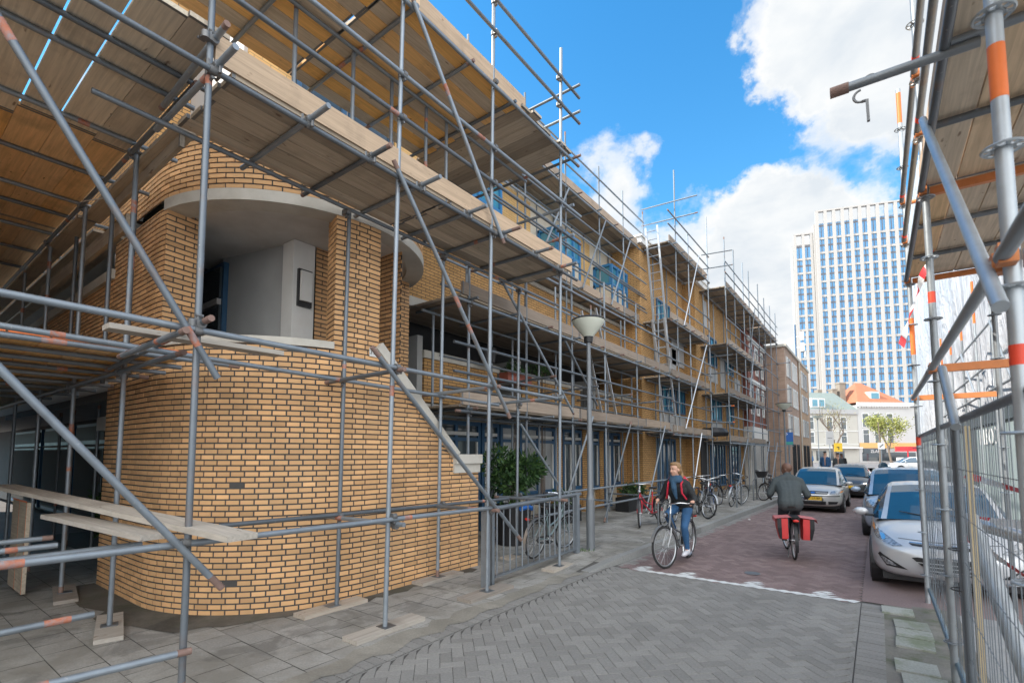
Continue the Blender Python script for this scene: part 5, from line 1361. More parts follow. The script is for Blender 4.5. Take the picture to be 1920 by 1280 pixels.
FN = Loc(Vector((-6.2, -1.9, 0)), Vector((-1, 0, 0)))
for z0, z1 in ((.9, 2.6), (4.0, 5.7), (7.1, 8.8), (10, 11.6)):
    for u in (1.2, 4.2, 7.2, 10.2, 13.2): fac_window(nb_, FN, u, u+1.4, z0, z1, M['blue_frame'])
q = MB(); q.b2(-30.1, -6.1, -22.1, -1.8, 12.6, 12.85); q.build('roof_edge', M['concrete'], nb_)
for z0 in (.9, 4., 7.1, 10.):
    for y0 in (-4.4, -7.4, -10.4): window(-6.2, y0, y0+1.4, z0, z0+1.7, M['blue_frame'], M['pane'], 1, .08, nb_)
# ---------------------------------------------------------------- cars
def bake(mb, mods, name='tmp', smooth=True):
    me = mb.mesh(name, [M['dark']]); o = bpy.data.objects.new(name, me); COL.objects.link(o)
    for ty, kw in mods:
        md = o.modifiers.new(ty, ty)
        for a, v in kw.items(): setattr(md, a, v)
    dg = bpy.context.evaluated_depsgraph_get(); dg.update()
    r = bpy.data.meshes.new_from_object(o.evaluated_get(dg)); bpy.data.objects.remove(o); bpy.data.meshes.remove(me)
    if smooth: r.polygons.foreach_set('use_smooth', [True]*len(r.polygons))
    return r
def bvh_of(me): return BVHTree.FromPolygons([v.co.copy() for v in me.vertices], [tuple(p.vertices) for p in me.polygons])
def link_mesh(me, name, mat, parent, smooth=False):
    me.materials.clear(); me.materials.append(mat); me.name = name
    o = bpy.data.objects.new(name, me); COL.objects.link(o); o.parent = parent; BASE[o.name] = Vector((0, 0, 0)); return o
def conform(bv, poly, axis, off=.006, cuts=4, thick=True):
    off += .005; cuts = max(cuts, 4) if axis == 'F' else cuts
    """press a flat outline onto a body: axis 'F' looks back along -x (poly in y,z), 'S' along -y from the left (poly in x,z), 'R' from the right"""
    bm = bmesh.new()
    P3 = {'F': lambda a, b: Vector((3, a, b)), 'S': lambda a, b: Vector((a, 3, b)), 'R': lambda a, b: Vector((a, -3, b)), 'B': lambda a, b: Vector((-9, a, b))}[axis]
    D = {'F': Vector((-1, 0, 0)), 'S': Vector((0, -1, 0)), 'R': Vector((0, 1, 0)), 'B': Vector((1, 0, 0))}[axis]
    f = bm.faces.new([bm.verts.new(P3(a, b)) for a, b in poly]); bmesh.ops.triangulate(bm, faces=[f])
    for _ in range(cuts): bmesh.ops.subdivide_edges(bm, edges=bm.edges[:], cuts=1, use_grid_fill=True)
    last = None
    for v in bm.verts:
        h = bv.ray_cast(v.co, D)
        if h[0] is not None: v.co = h[0]-D*off; last = v.co.copy()
        elif last is not None:
            v.co = Vector((last.x, v.co.y, v.co.z)) if axis in 'FB' else Vector((v.co.x, last.y, v.co.z))
    bmesh.ops.recalc_face_normals(bm, faces=bm.faces)
    mb = MB(); idx = {v: i for i, v in enumerate(bm.verts)}
    mb.add([v.co for v in bm.verts], [tuple(idx[v] for v in f.verts) for f in bm.faces]); bm.free(); return mb
def paint(name, col, metal=.6):
    t = NT(name); n = t.noise(t.coord(), 1.3, 4); c = t.mix(1., col, t.math('MULTIPLY_ADD', n, .16, .92), 'MULTIPLY')
    t.set(Base_Color=c, Roughness=.34, Metallic=metal*.55, Coat_Weight=.5, Coat_Roughness=.06); return t.mat
M['silver'] = paint('silver_paint', (.56, .57, .585)); M['silver2'] = paint('pale_silver_paint', (.58, .57, .555)); M['pale_blue'] = paint('pale_blue_paint', (.38, .46, .56)); M['dark_paint'] = paint('dark_paint', (.05, .055, .06), .3); M['white_car'] = paint('white_car_paint', (.72, .72, .72), 0.)
M['windscreen'] = (lambda t: (t.set(Base_Color=(.012, .06, .11), Roughness=.04), t.mat)[1])(NT('windscreen')); M['windscreen'].node_tree.nodes['Principled BSDF'].inputs['Specular IOR Level'].default_value = 1.
t = NT('headlight_glass'); v_ = t.node('ShaderNodeTexVoronoi'); v_.inputs['Scale'].default_value = 28.; t.link(t.coord(), v_.inputs['Vector'])
t.set(Base_Color=t.mix(v_.outputs['Distance'], (.05, .055, .06), (.55, .57, .6)), Roughness=.12, Metallic=.3, Coat_Weight=1.); M['headlight'] = t.mat
M['amber'] = simple('amber_lens', (.85, .28, .03), .3, 0, .1, 20); M['plate_y'] = simple('plate_yellow', (.86, .52, .03), .45, 0, .05, 4)
t = NT('lit_lamp'); t.set(Base_Color=(1, .85, .6), Emission_Color=(1, .72, .42)); t.b.inputs['Emission Strength'].default_value = 3.; M['lit_lamp'] = t.mat
def car(name, label, loc, rz, pm, L, W, Hh, st, gh, wheels, style, group=None):
    """st: body stations (x, half width, z low, z top, crown); gh: greenhouse profile; wheels: (x front, x rear, radius)"""
    c = thing(name, label, 'car', loc, rz, group, local=True); c.scale = (.9, .9, .88); mb = MB()
    prof = lambda w, zl, zt, cr: [(0, zl), (w*.80, zl), (w*.955, zl+.07), (w*.995, zl+(zt-zl)*.36), (w, zl+(zt-zl)*.62), (w*.965, zl+(zt-zl)*.86), (w*.88, zt-.012), (w*.5, zt+cr*.7), (0, zt+cr)]
    rows = []
    for (x, w, zl, zt, cr) in st:
        h = prof(w, zl, zt, cr); rows.append([(x, y, z) for y, z in h]+[(x, -y, z) for y, z in h[-2:0:-1]])
    n = len(rows[0]); vs = [p for r_ in rows for p in r_]; fs = []
    for i in range(len(rows)-1):
        for j in range(n): fs.append((i*n+j, i*n+(j+1) % n, (i+1)*n+(j+1) % n, (i+1)*n+j))
    fs.append(tuple(range(n))); fs.append(tuple(reversed(range((len(rows)-1)*n, len(rows)*n)))); mb.add(vs, fs)
    bod = bake(mb, [('SUBSURF', dict(levels=2))]); bv = bvh_of(bod); body = link_mesh(bod, 'body', pm, c)
    # greenhouse
    zb = gh['belt']; g = {'glass': MB(), 'rear': MB(), 'body': MB(), 'side': MB(), 'side2': MB()}
    def sec(x, top, wb, wt, belt): return [(x, wb, belt), (x, (wb*.45+wt*.55), belt+(top-belt)*.55), (x, wt, top-.05*min(1, (top-belt)/.2)), (x, wt*.90, top-.012*min(1, (top-belt)/.2)), (x, wt*.5, top+.012), (x, 0, top+.018)]
    S = [sec(*q) for q in gh['st']]
    for a, b, kind in zip(S, S[1:], gh['kind']):
        for sg in (1, -1):
            for k in range(5):
                q = [a[k], b[k], b[k+1], a[k+1]]
                if sg < 0: q = [(x, -y, z) for x, y, z in reversed(q)]
                tgt = 'body'
                if kind in 'WR' and k >= 3: tgt = 'glass' if kind == 'W' else 'rear'
                if k < 2 and kind in 'SW': tgt = 'side' if sg > 0 else 'side2'
                g[tgt].quad(*q)
    o = g['body'].build('roof', pm, c, smooth=True, ang=50)
    g['glass'].build('windscreen', M['windscreen'], c, smooth=True, ang=60); g['side'].build('side_window', M['windscreen'], c, smooth=True, ang=50); g['side2'].build('side_window', M['windscreen'], c, smooth=True, ang=50); g['rear'].build('rear_window', M['windscreen'], c, smooth=True, ang=60)
    # wheels
    for xw in wheels[:2]:
        for sg in (1, -1):
            r_ = wheels[2]; yo = sg*(W/2-.10)
            a_ = MB(); a_.lathe([(0, -.1), (r_+.055, -.1), (r_+.055, .103), (r_, .108), (0, .108)], (xw, sg*(W/2-.105), r_), 26, axis='Y') if sg > 0 else a_.lathe([(0, .1), (r_+.055, .1), (r_+.055, -.103), (r_, -.108), (0, -.108)], (xw, sg*(W/2-.105), r_), 26, axis='Y')
            a_.build('wheel_arch', M['black'], c)
            t_ = MB(); t_.lathe([(r_*.62, .1*sg), (r_*.93, .112*sg), (r_, .08*sg), (r_, -.1*sg), (r_*.6, -.1*sg)], (xw, yo, r_), 28, axis='Y'); wo = t_.build('wheel', M['rubber'], c, smooth=True)
            t_ = MB(); t_.lathe([(0, .085*sg), (r_*.2, .09*sg), (r_*.25, .075*sg), (r_*.6, .09*sg), (r_*.63, .104*sg)], (xw, yo, r_), 20, axis='Y')
            for k in range(5): 
                an = 2*pi*k/5+.3; t_.beam((xw, yo+.1*sg, r_), (xw+cos(an)*r_*.6, yo+.1*sg, r_+sin(an)*r_*.6), .06, .02, up=(0, 1, 0))
            t_.build('rim', M['alu'], wo, smooth=True)
    # mirrors
    mx = gh['mirror']
    for sg in (1, -1):
        q = MB(); q.ell((mx[0], sg*(W/2+.12), mx[1]), (.06, .11, .068), 12, 8); mo_ = q.build('mirror', pm, c, smooth=True)
        q = MB(); q.beam((mx[0]-.02, sg*(W/2-.12), mx[1]-.06), (mx[0], sg*(W/2+.06), mx[1]-.055), .08, .035); q.build('mirror_arm', M['black'], mo_)
    # shut lines and handles
    for x in style.get('doors', ()):
        for ax, sg in (('S', 1), ('R', -1)):
            conform(bv, [(x, .32), (x+.012, .32), (x+.03, zb-.03), (x+.018, zb-.03)], ax, .003, 3).build('door_seam', M['black'], c)
    def F(nm, poly, mat, off=.006, mirror=True, cuts=4):
        conform(bv, poly, 'F', off, cuts).build(nm, M[mat], c)
        if mirror: conform(bv, [(-a, b) for a, b in reversed(poly)], 'F', off, cuts).build(nm, M[mat], c)
    style['front'](F, c, bv)
    q = MB(); q.b2(-L+.3, -.25, -W*.42, W*.42, .14, .30); q.build('underbody', M['black'], c)
    # wipers
    sA, sB = gh['st'][0], gh['st'][1]
    for y0, y1 in ((.45, -.05), (0, -.5)):
        q = MB(); q.tube([(sA[0]-.05, y0, sA[1]+.045), (sA[0]-.15, y1, sA[1]+.118)], .008, 5); q.build('wiper', M['black'], c)
    return c, bv
def hatch_front(F, c, bv):
    F('headlight', [(.50, .66), (.62, .645), (.80, .71), (.865, .80), (.84, .865), (.74, .80), (.60, .715)], 'headlight')
    F('headlight_lens', [(.70, .715), (.735, .70), (.765, .715), (.775, .75), (.755, .78), (.715, .775), (.695, .745)], 'chrome', .012)
    F('indicator', [(.815, .79), (.85, .80), (.85, .845), (.825, .85)], 'amber', .012)
    F('upper_grille', [(.02, .655), (.40, .675), (.44, .70), (.02, .69)], 'black', .004)
    F('lower_grille', [(.0, .31), (.22, .33), (.42, .52), (.36, .535), (.0, .52)], 'black', .004)
    F('fog_recess', [(.46, .34), (.70, .36), (.795, .50), (.77, .535), (.66, .46)], 'black', .004)
    F('fog_lamp', [(.58, .375), (.70, .385), (.765, .475), (.74, .485), (.64, .43)], 'headlight', .010)
    for z in (.36, .41, .46): F('grille_slat', [(0, z), (.24+(z-.33)*1., z), (.25+(z-.33)*1., z+.012), (0, z+.012)], 'alu', .010)
    F('grille_bar', [(0, .70), (.43, .708), (.43, .716), (0, .712)], 'chrome', .012)
    F('bonnet_seam', [(.0, .725), (.55, .74), (.55, .745), (0, .731)], 'black', .003)
st1 = [(.035, .30, .36, .54, .01), (0.0, .50, .30, .60, .03), (-.06, .66, .24, .64, .035), (-.16, .78, .21, .68, .05), (-.36, .855, .19, .755, .06), (-.62, .885, .18, .84, .055), (-.95, .89, .18, .90, .05), (-1.25, .89, .18, .945, .02), (-2.0, .89, .18, .955, .0), (-3.2, .89, .19, .985, 0), (-3.9, .86, .21, 1.0, 0), (-4.2, .76, .26, .96, 0), (-4.3, .60, .32, .86, 0)]
gh1 = dict(belt=.93, st=[(-1.02, .935, .80, .74, .92), (-1.35, 1.13, .845, .70, .93), (-1.75, 1.33, .85, .655, .935), (-2.05, 1.435, .845, .62, .94), (-2.4, 1.465, .845, .61, .945), (-2.62, 1.47, .845, .61, .95), (-2.70, 1.47, .845, .61, .95), (-3.4, 1.44, .84, .59, .965), (-3.7, 1.38, .83, .57, .975), (-4.12, 1.03, .76, .56, .98)],
           kind='WWWSSBSBR', mirror=(-1.42, 1.0))
car('parked_car', 'silver hatchback parked at the right kerb, nose toward the viewer, next to the fence', (.66, 8.0, 0), radians(-90), M['silver'], 4.3, 1.78, 1.47, st1, gh1, (-.82, -3.45, .315), dict(front=hatch_front, doors=(-1.55, -2.62)))
def mpv_front(F, c, bv):
    F('headlight', [(.52, .72), (.80, .72), (.84, .90), (.70, .88)], 'headlight'); F('upper_grille', [(0, .70), (.42, .70), (.45, .78), (0, .79)], 'black'); F('lower_grille', [(0, .32), (.6, .34), (.55, .50), (0, .5)], 'black')
st2 = [(.035, .35, .38, .62, .01), (0, .55, .30, .70, .03), (-.1, .74, .22, .76, .04), (-.35, .86, .19, .85, .06), (-.7, .89, .18, .93, .05), (-1.1, .90, .18, 1.01, .03), (-2.0, .90, .18, 1.02, 0), (-3.5, .90, .19, 1.04, 0), (-4.2, .85, .22, 1.04, 0), (-4.4, .7, .3, .95, 0)]
gh2 = dict(belt=1.0, st=[(-.85, .985, .80, .76, .98), (-1.2, 1.24, .85, .73, 1.0), (-1.6, 1.47, .86, .70, 1.0), (-1.85, 1.57, .86, .67, 1.0), (-2.4, 1.61, .86, .66, 1.01), (-2.5, 1.61, .86, .66, 1.01), (-3.7, 1.58, .85, .64, 1.02), (-4.1, 1.48, .84, .63, 1.03), (-4.36, 1.05, .78, .62, 1.03)], kind='WWWSBSBR', mirror=(-1.25, 1.08))
car('parked_car', 'taller pale blue car parked directly behind the silver hatchback', (.48, 12.6, 0), radians(-90), M['pale_blue'], 4.4, 1.8, 1.61, st2, gh2, (-.85, -3.5, .32), dict(front=mpv_front, doors=(-1.6, -2.5)))
def fiat_front(F, c, bv):
    F('headlight', [(.46, .615), (.70, .625), (.80, .70), (.815, .77), (.62, .755), (.50, .715)], 'headlight')
    F('indicator', [(.74, .665), (.80, .69), (.805, .73), (.75, .72)], 'amber', .012)
    F('upper_grille', [(0, .625), (.41, .63), (.43, .715), (0, .725)], 'black', .004)
    F('grille_slat', [(.08, .662), (.40, .664), (.40, .684), (.08, .684)], 'silver2', .010)
    F('grille_emblem', [(0, .645), (.05, .65), (.065, .675), (.05, .70), (0, .705)], 'sign_blue', .012)
    F('bumper_strip', [(0, .545), (.78, .555), (.78, .585), (0, .575)], 'black', .004)
    F('number_plate', [(-.26, .425), (.26, .425), (.26, .535), (-.26, .535)], 'plate_y', .014, False)
    F('plate_band', [(-.26, .427), (-.215, .427), (-.215, .533), (-.26, .533)], 'sign_blue', .018, False)
    F('lower_grille', [(0, .27), (.36, .28), (.37, .39), (0, .40)], 'black', .004); F('fog_recess', [(.43, .29), (.66, .31), (.70, .39), (.43, .39)], 'black', .004)
    h = bv.ray_cast(Vector((3, 0, .48)), Vector((-1, 0, 0)))[0]
    text_obj('plate_text', '11-TF-BP', .105, (h.x+.022, .02, .48), rot_face(1, 0), M['black'], c, ext=.001)
st3 = [(.03, .28, .34, .54, .01), (0, .46, .27, .60, .02), (-.07, .66, .22, .655, .035), (-.18, .76, .20, .69, .06), (-.4, .81, .18, .77, .07), (-.7, .825, .18, .84, .06), (-1.0, .83, .18, .91, .03), (-1.8, .83, .18, .93, 0), (-3.0, .83, .19, .95, 0), (-3.6, .80, .22, .96, 0), (-3.82, .66, .3, .88, 0)]
gh3 = dict(belt=.9, st=[(-.78, .90, .76, .70, .89), (-1.1, 1.14, .79, .67, .9), (-1.45, 1.34, .79, .63, .91), (-1.7, 1.43, .79, .60, .91), (-2.3, 1.475, .79, .59, .92), (-2.38, 1.475, .79, .59, .92), (-3.2, 1.44, .78, .57, .94), (-3.45, 1.35, .77, .56, .95), (-3.75, 1.0, .70, .54, .95)], kind='WWWSBSBR', mirror=(-1.15, .96))
car('approaching_car', 'pale silver small hatchback driving toward the viewer, with a yellow number plate', (-1.62, 17.3, 0), radians(-91), M['silver2'], 3.82, 1.66, 1.48, st3, gh3, (-.72, -3.15, .30), dict(front=fiat_front, doors=(-1.35, -2.35)))
def dark_front(F, c, bv):
    F('headlight', [(.46, .615), (.72, .63), (.80, .72), (.56, .70)], 'headlight'); F('lower_grille', [(0, .3), (.5, .3), (.5, .45), (0, .45)], 'black')
    F('headlight_beam', [(.60, .64), (.70, .65), (.72, .69), (.62, .68)], 'lit_lamp', .012); F('number_plate', [(-.26, .46), (.26, .46), (.26, .57), (-.26, .57)], 'plate_y', .014, False)
car('approaching_car', 'dark car with a lit headlamp following behind the pale silver hatchback', (-1.05, 23.6, 0), radians(-91), M['dark_paint'], 4.3, 1.75, 1.46, st1, gh1, (-.82, -3.45, .315), dict(front=dark_front, doors=(-1.55,)))
car('distant_van', 'white van with open looking side window crossing the far end of the street', (b_x := atZ(1665, 860, 50).x, atZ(1665, 860, 50).y, 0), radians(200), M['white_car'], 4.4, 1.8, 1.61, st2, gh2, (-.85, -3.5, .32), dict(front=mpv_front, doors=(-1.6,)))
# scooter between the cars
sp_ = Vector((.05, 26.5, 0)); scoot = thing('motor_scooter', 'dark motor scooter standing beyond the approaching cars', 'scooter', sp_, radians(-80), local=True)
for x in (.6, -.6):
    q = MB(); q.torus((x, 0, .25), .2, .055, 20, 8); q.lathe([(0, -.02), (.16, -.02), (.16, .02), (0, .02)], (x, 0, .25), 14, axis='Y'); q.build('wheel', M['rubber'], scoot, smooth=True)
q = MB(); q.tube([(-.85, 0, .62), (-.5, 0, .66), (-.15, 0, .5), (.1, 0, .32), (.38, 0, .42), (.5, 0, .9)], [.09, .15, .14, .12, .12, .08], 12); q.ell((.62, 0, .47), (.22, .08, .07)); q.build('body', M['white_car'], scoot, smooth=True)
q = MB(); q.ell((-.45, 0, .82), (.38, .13, .07)); q.build('seat', M['black'], scoot, smooth=True)
q = MB(); q.tube([(.45, -.33, 1.02), (.52, 0, 1.0), (.45, .33, 1.02)], .02, 8); q.ell((.56, 0, .95), (.1, .14, .12)); q.build('handlebar', M['black'], scoot, smooth=True)
q = MB(); q.ell((.6, 0, 1.2), (.02, .17, .2)); q.build('windshield', M['windscreen'], scoot, smooth=True)
# ---------------------------------------------------------------- bicycles
M['saddle'] = simple('saddle_black', (.03, .03, .03), .55, 0, .2, 10)
BIKE_FRAMES = {k: simple('frame_'+k, c, .35, .3, .15, 8, coat=.4) for k, c in dict(grey=(.16, .17, .18), black=(.03, .03, .035), red=(.55, .03, .05), white=(.62, .62, .6), teal=(.22, .30, .31), blue=(.06, .10, .22), silver=(.45, .46, .47)).items()}
M['lens_red'] = simple('red_lens', (.62, .03, .02), .3, 0, .1, 20)
R_W = .345
def bike(label, loc, rz, frame='grey', lean=0., steer=0., step=True, name='bicycle', group=None, cat='bicycle', fork=None, rack=True, crank_a=0.):
    b = thing(name, label, cat, loc, rz, group, local=True); b.rotation_euler = (lean, 0, rz); b.scale = (.92,)*3; fm = BIKE_FRAMES[frame]
    hub_r, hub_f = Vector((-.54, 0, R_W)), Vector((.55, 0, R_W)); bb = Vector((-.09, 0, .29)); st_t = Vector((-.25, 0, .80)); hb, ht = Vector((.375, 0, .68)), Vector((.32, 0, .88))
    Rs = Matrix.Translation(hb) @ Matrix.Rotation(steer, 4, (ht-hb).normalized()) @ Matrix.Translation(-hb)
    sv = lambda p: Rs @ Vector(p)
    def xf(m, use): 
        if use: m.v = [tuple(Rs @ Vector(v)) for v in m.v]
        return m
    for hub, use in ((hub_r, False), (hub_f, True)):
        m = MB(); m.torus(hub, R_W-.018, .019, 40, 8); w_ = xf(m, use).build('wheel', M['rubber'], b, smooth=True)
        m = MB(); m.torus(hub, R_W-.043, .011, 40, 6, sq=1.2); m.lathe([(.016, -.05), (.022, -.03), (.022, .03), (.016, .05)], hub, 10, axis='Y'); xf(m, use).build('rim', M['alu'], w_, smooth=True)
        m = MB()
        for k in range(18):
            a = 2*pi*k/18; s_ = .03*(1 if k % 2 else -1); m.tube([hub+Vector((.02*cos(a+.6*(1 if k % 4 < 2 else -1)), s_, .02*sin(a))), hub+Vector(((R_W-.05)*cos(a), 0, (R_W-.05)*sin(a)))], .0016, 4, caps=False)
        xf(m, use).build('spokes', M['alu'], w_)
        m = MB(); a0, a1 = ((.25, 3.6) if not use else (.35, 2.9))
        N = 18
        for i in range(N):
            a, c = a0+(a1-a0)*i/N, a0+(a1-a0)*(i+1)/N; r_ = R_W+.022
            p = [hub+Vector((r_*cos(t_)*1, y, r_*sin(t_))) for t_ in (a, c) for y in (-.028, .028)]; m.quad(p[0], p[2], p[3], p[1])
        xf(m, use).build('mudguard', M['alu'] if frame in ('grey', 'silver', 'teal') else M['black'], b, smooth=True)
    m = MB(); r_ = .016
    m.tube([bb, st_t+(st_t-bb)*.06], r_, 8); m.tube([bb, hb], r_+.002, 8)
    if step: m.tube([bb+(st_t-bb)*.42, Vector((.15, 0, .60)), hb+(ht-hb)*.6], r_, 8)
    else: m.tube([st_t-(st_t-bb)*.05, hb+(ht-hb)*.75], r_, 8)
    m.tube([hb-(ht-hb)*.15, ht], .019, 10)
    for s_ in (-.05, .05): m.tube([bb+Vector((0, s_*.6, 0)), hub_r+Vector((0, s_, 0))], .010, 6); m.tube([st_t+Vector((0, s_*.5, -.08)), hub_r+Vector((0, s_, 0))], .009, 6)
    m.build('frame', fm, b, smooth=True)
    m = MB()
    for s_ in (-.055, .055): m.tube([hb+Vector((.0, s_*.6, -.03)), hb+Vector((.055, s_, -.14)), hub_f+Vector((0, s_, 0))], [.014, .014, .009], 8)
    xf(m, True).build('fork', BIKE_FRAMES[fork] if fork else fm, b, smooth=True)
    m = MB(); m.tube([ht, ht+Vector((-.035, 0, .14)), ht+Vector((.02, 0, .17))], .013, 8)
    hbp = [(.10, .31, 1.03), (.20, .295, 1.045), (.30, .19, 1.06), (.345, .06, 1.045), (.345, -.06, 1.045), (.30, -.19, 1.06), (.20, -.295, 1.045), (.10, -.31, 1.03)]
    m.tube(hbp, .0115, 8); h_ = xf(m, True).build('handlebar', M['chrome'], b, smooth=True)
    for s_ in (1, -1):
        m = MB(); m.tube([(.09, s_*.312, 1.028), (.19, s_*.298, 1.044)], .018, 8); xf(m, True).build('grip', M['black'], h_, smooth=True)
    m = MB(); m.ell((.46, 0, .87), (.05, .045, .045), 12, 8); m.tube([(.40, 0, .80), (.45, 0, .86)], .01, 6); hl = xf(m, True).build('headlight', M['black'], b, smooth=True)
    m = MB(); m.lathe([(0, .052), (.03, .05), (.036, .03)], (.46, 0, .87), 12, axis='X'); xf(m, True).build('lens', M['headlight'], hl)
    m = MB(); m.tube([st_t, (-.275, 0, .90)], .013, 8); m.build('seat_post', M['chrome'], b, smooth=True)
    m = MB(); m.tube([(-.42, 0, .925), (-.36, 0, .935), (-.26, 0, .93), (-.16, 0, .925), (-.12, 0, .92)], [.05, .10, .085, .035, .02], 12); m.v = [(x, y, .925+(z-.93)*.42) for x, y, z in m.v]; m.build('saddle', M['saddle'], b, smooth=True)
    m = MB(); m.torus(bb+Vector((0, -.045, 0)), .08, .006, 20, 6); 
    ca = Vector((cos(crank_a), 0, sin(crank_a)))*.17
    m.tube([bb+Vector((0, .06, 0)), bb+Vector((0, .07, 0))+ca], .010, 6); m.tube([bb+Vector((0, -.06, 0)), bb+Vector((0, -.07, 0))-ca], .010, 6); m.tube([bb+Vector((0, -.07, 0)), bb+Vector((0, .07, 0))], .015, 8)
    cr_ = m.build('crank', M['chrome'], b, smooth=True)
    for s_ in (1, -1):
        m = MB(); m.box(bb+Vector((0, s_*.12, 0))+ca*s_, (.09, .09, .025)); m.build('pedal', M['black'], cr_)
    m = MB(); m.tube([bb+Vector((.0, -.055, .06)), hub_r+Vector((0, -.055, .045)), hub_r+Vector((-.05, -.055, 0)), hub_r+Vector((0, -.055, -.045)), bb+Vector((0, -.055, -.075))], .014, 6); m.build('chain_case', M['black'], b, smooth=True)
    if rack:
        m = MB()
        for s_ in (-.06, .06): m.tube([(-.30, s_, .76), (-.86, s_, .76), (-.87, s_*.6, .76)], .008, 6); m.tube([(-.62, s_, .76), (-.54, s_*1.1, R_W)], .007, 6)
        for x in (-.4, -.55, -.7, -.84): m.tube([(x, -.06, .76), (x, .06, .76)], .006, 6)
        m.build('rack', M['black'], b, smooth=True)
        m = MB(); m.ell((-.89, 0, .73), (.025, .05, .025), 10, 6); m.build('tail_light', M['lens_red'], b, smooth=True)
    m = MB(); m.tube([(-.45, .06, .29), (-.50, .10, .03)], .009, 6); m.build('kickstand', M['chrome'], b)
    return b
# the two ridden bicycles
WB = dict(loc=(-2.655, 8.07, 0), rz=radians(-92)); MBk = dict(loc=(-1.30, 9.93, 0), rz=radians(104))
bike('silver grey city bicycle ridden by the woman in the blue scarf', WB['loc'], WB['rz'], 'grey', 0, radians(-14), fork='silver', crank_a=radians(-82), name='ridden_bicycle')
bike('dark bicycle with red double pannier ridden by the man in the grey jacket', MBk['loc'], MBk['rz'], 'black', 0, radians(6), step=False, name='ridden_bicycle', crank_a=radians(175))
pz = .1
G = 'bicycles parked along the pavement'
bike('red framed bicycle leaning at the left end of the row of parked bicycles', (-4.25, 11.15, pz), radians(-100), 'red', radians(9), radians(28), group=G)
bike('white bicycle standing beside the red one, partly hidden by the riding woman', (-3.98, 11.55, pz), radians(-84), 'white', radians(-6), radians(-10), group=G)
bike('grey bicycle parked behind the riding woman, front wheel toward the street', (-3.80, 13.55, pz), radians(-62), 'grey', radians(-8), radians(20), group=G)
bike('dark blue bicycle next to the grey one, second of the middle pair', (-3.75, 14.35, pz), radians(-70), 'blue', radians(6), radians(-16), group=G)
bike('black bicycle standing as the left one of the far pair of parked bicycles', (-4.05, 17.3, pz), radians(75), 'black', radians(-9), radians(25), group=G)
bike('silver bicycle standing as the right one of the far pair of parked bicycles', (-3.7, 17.0, pz), radians(86), 'silver', radians(7), radians(-18), group=G)
bike('grey bicycle leaning behind the middle pair, nearest the blue framed windows', (-4.35, 13.9, pz), radians(-58), 'silver', radians(10), radians(-20), group=G)
bike('black bicycle leaning against the scaffold behind the far pair', (-4.4, 16.3, pz), radians(-75), 'black', radians(8), radians(15), group=G)
bike('black bicycle standing alone farthest along the kerb, front wheel turned aside', (-3.32, 19.9, pz), radians(-95), 'black', radians(-5), radians(55), group=G)
bike('teal grey bicycle leaning against the inside of the steel barrier', (-4.52, 7.15, .07), radians(92), 'teal', radians(7), radians(-10), group=None)
q = MB(); q.tube([(-4.68, 6.55, .86), (-4.66, 6.72, .88), (-4.66, 6.85, .84)], .04, 8); o = q.build('saddle_cover', M['sign_blue'], loc=(-4.6, 6.7, .8), smooth=True); tag(o, 'bright blue bundle on the rack of the bicycle behind the barrier', 'bundle')
q = MB(); q.box((0, 0, 0), (.28, .38, .22)); q.v = [(x*(1+.25*z/.11), y*(1+.2*z/.11), z) for x, y, z in q.v]; q.v = [(x-3.34, y+19.35, z+1.02) for x, y, z in q.v]; o = q.build('bicycle_basket', M['black'], loc=(-3.34, 19.35, 1)); tag(o, 'black basket on the front of the farthest parked bicycle', 'basket')
for i, (x, y, lb) in enumerate(((-3.9, 10.6, 'steel bicycle hoop beside the red bicycle'), (-3.95, 13.2, 'steel bicycle hoop at the middle pair of bicycles'), (-3.55, 16.4, 'steel bicycle hoop at the far pair of bicycles'), (-3.6, 19.2, 'steel bicycle hoop near the last parked bicycle'))):
    q = MB(); q.tube([(x, y, pz), (x, y, .78), (x+.05, y+.06, .85), (x+.0, y+.55, .85), (x, y+.6, .78), (x, y+.6, pz)], .022, 8); o = q.build('bicycle_hoop', M['steel_dark'], loc=(x, y, pz), smooth=True); tag(o, lb, 'bike rack', 'bicycle hoops on the pavement')
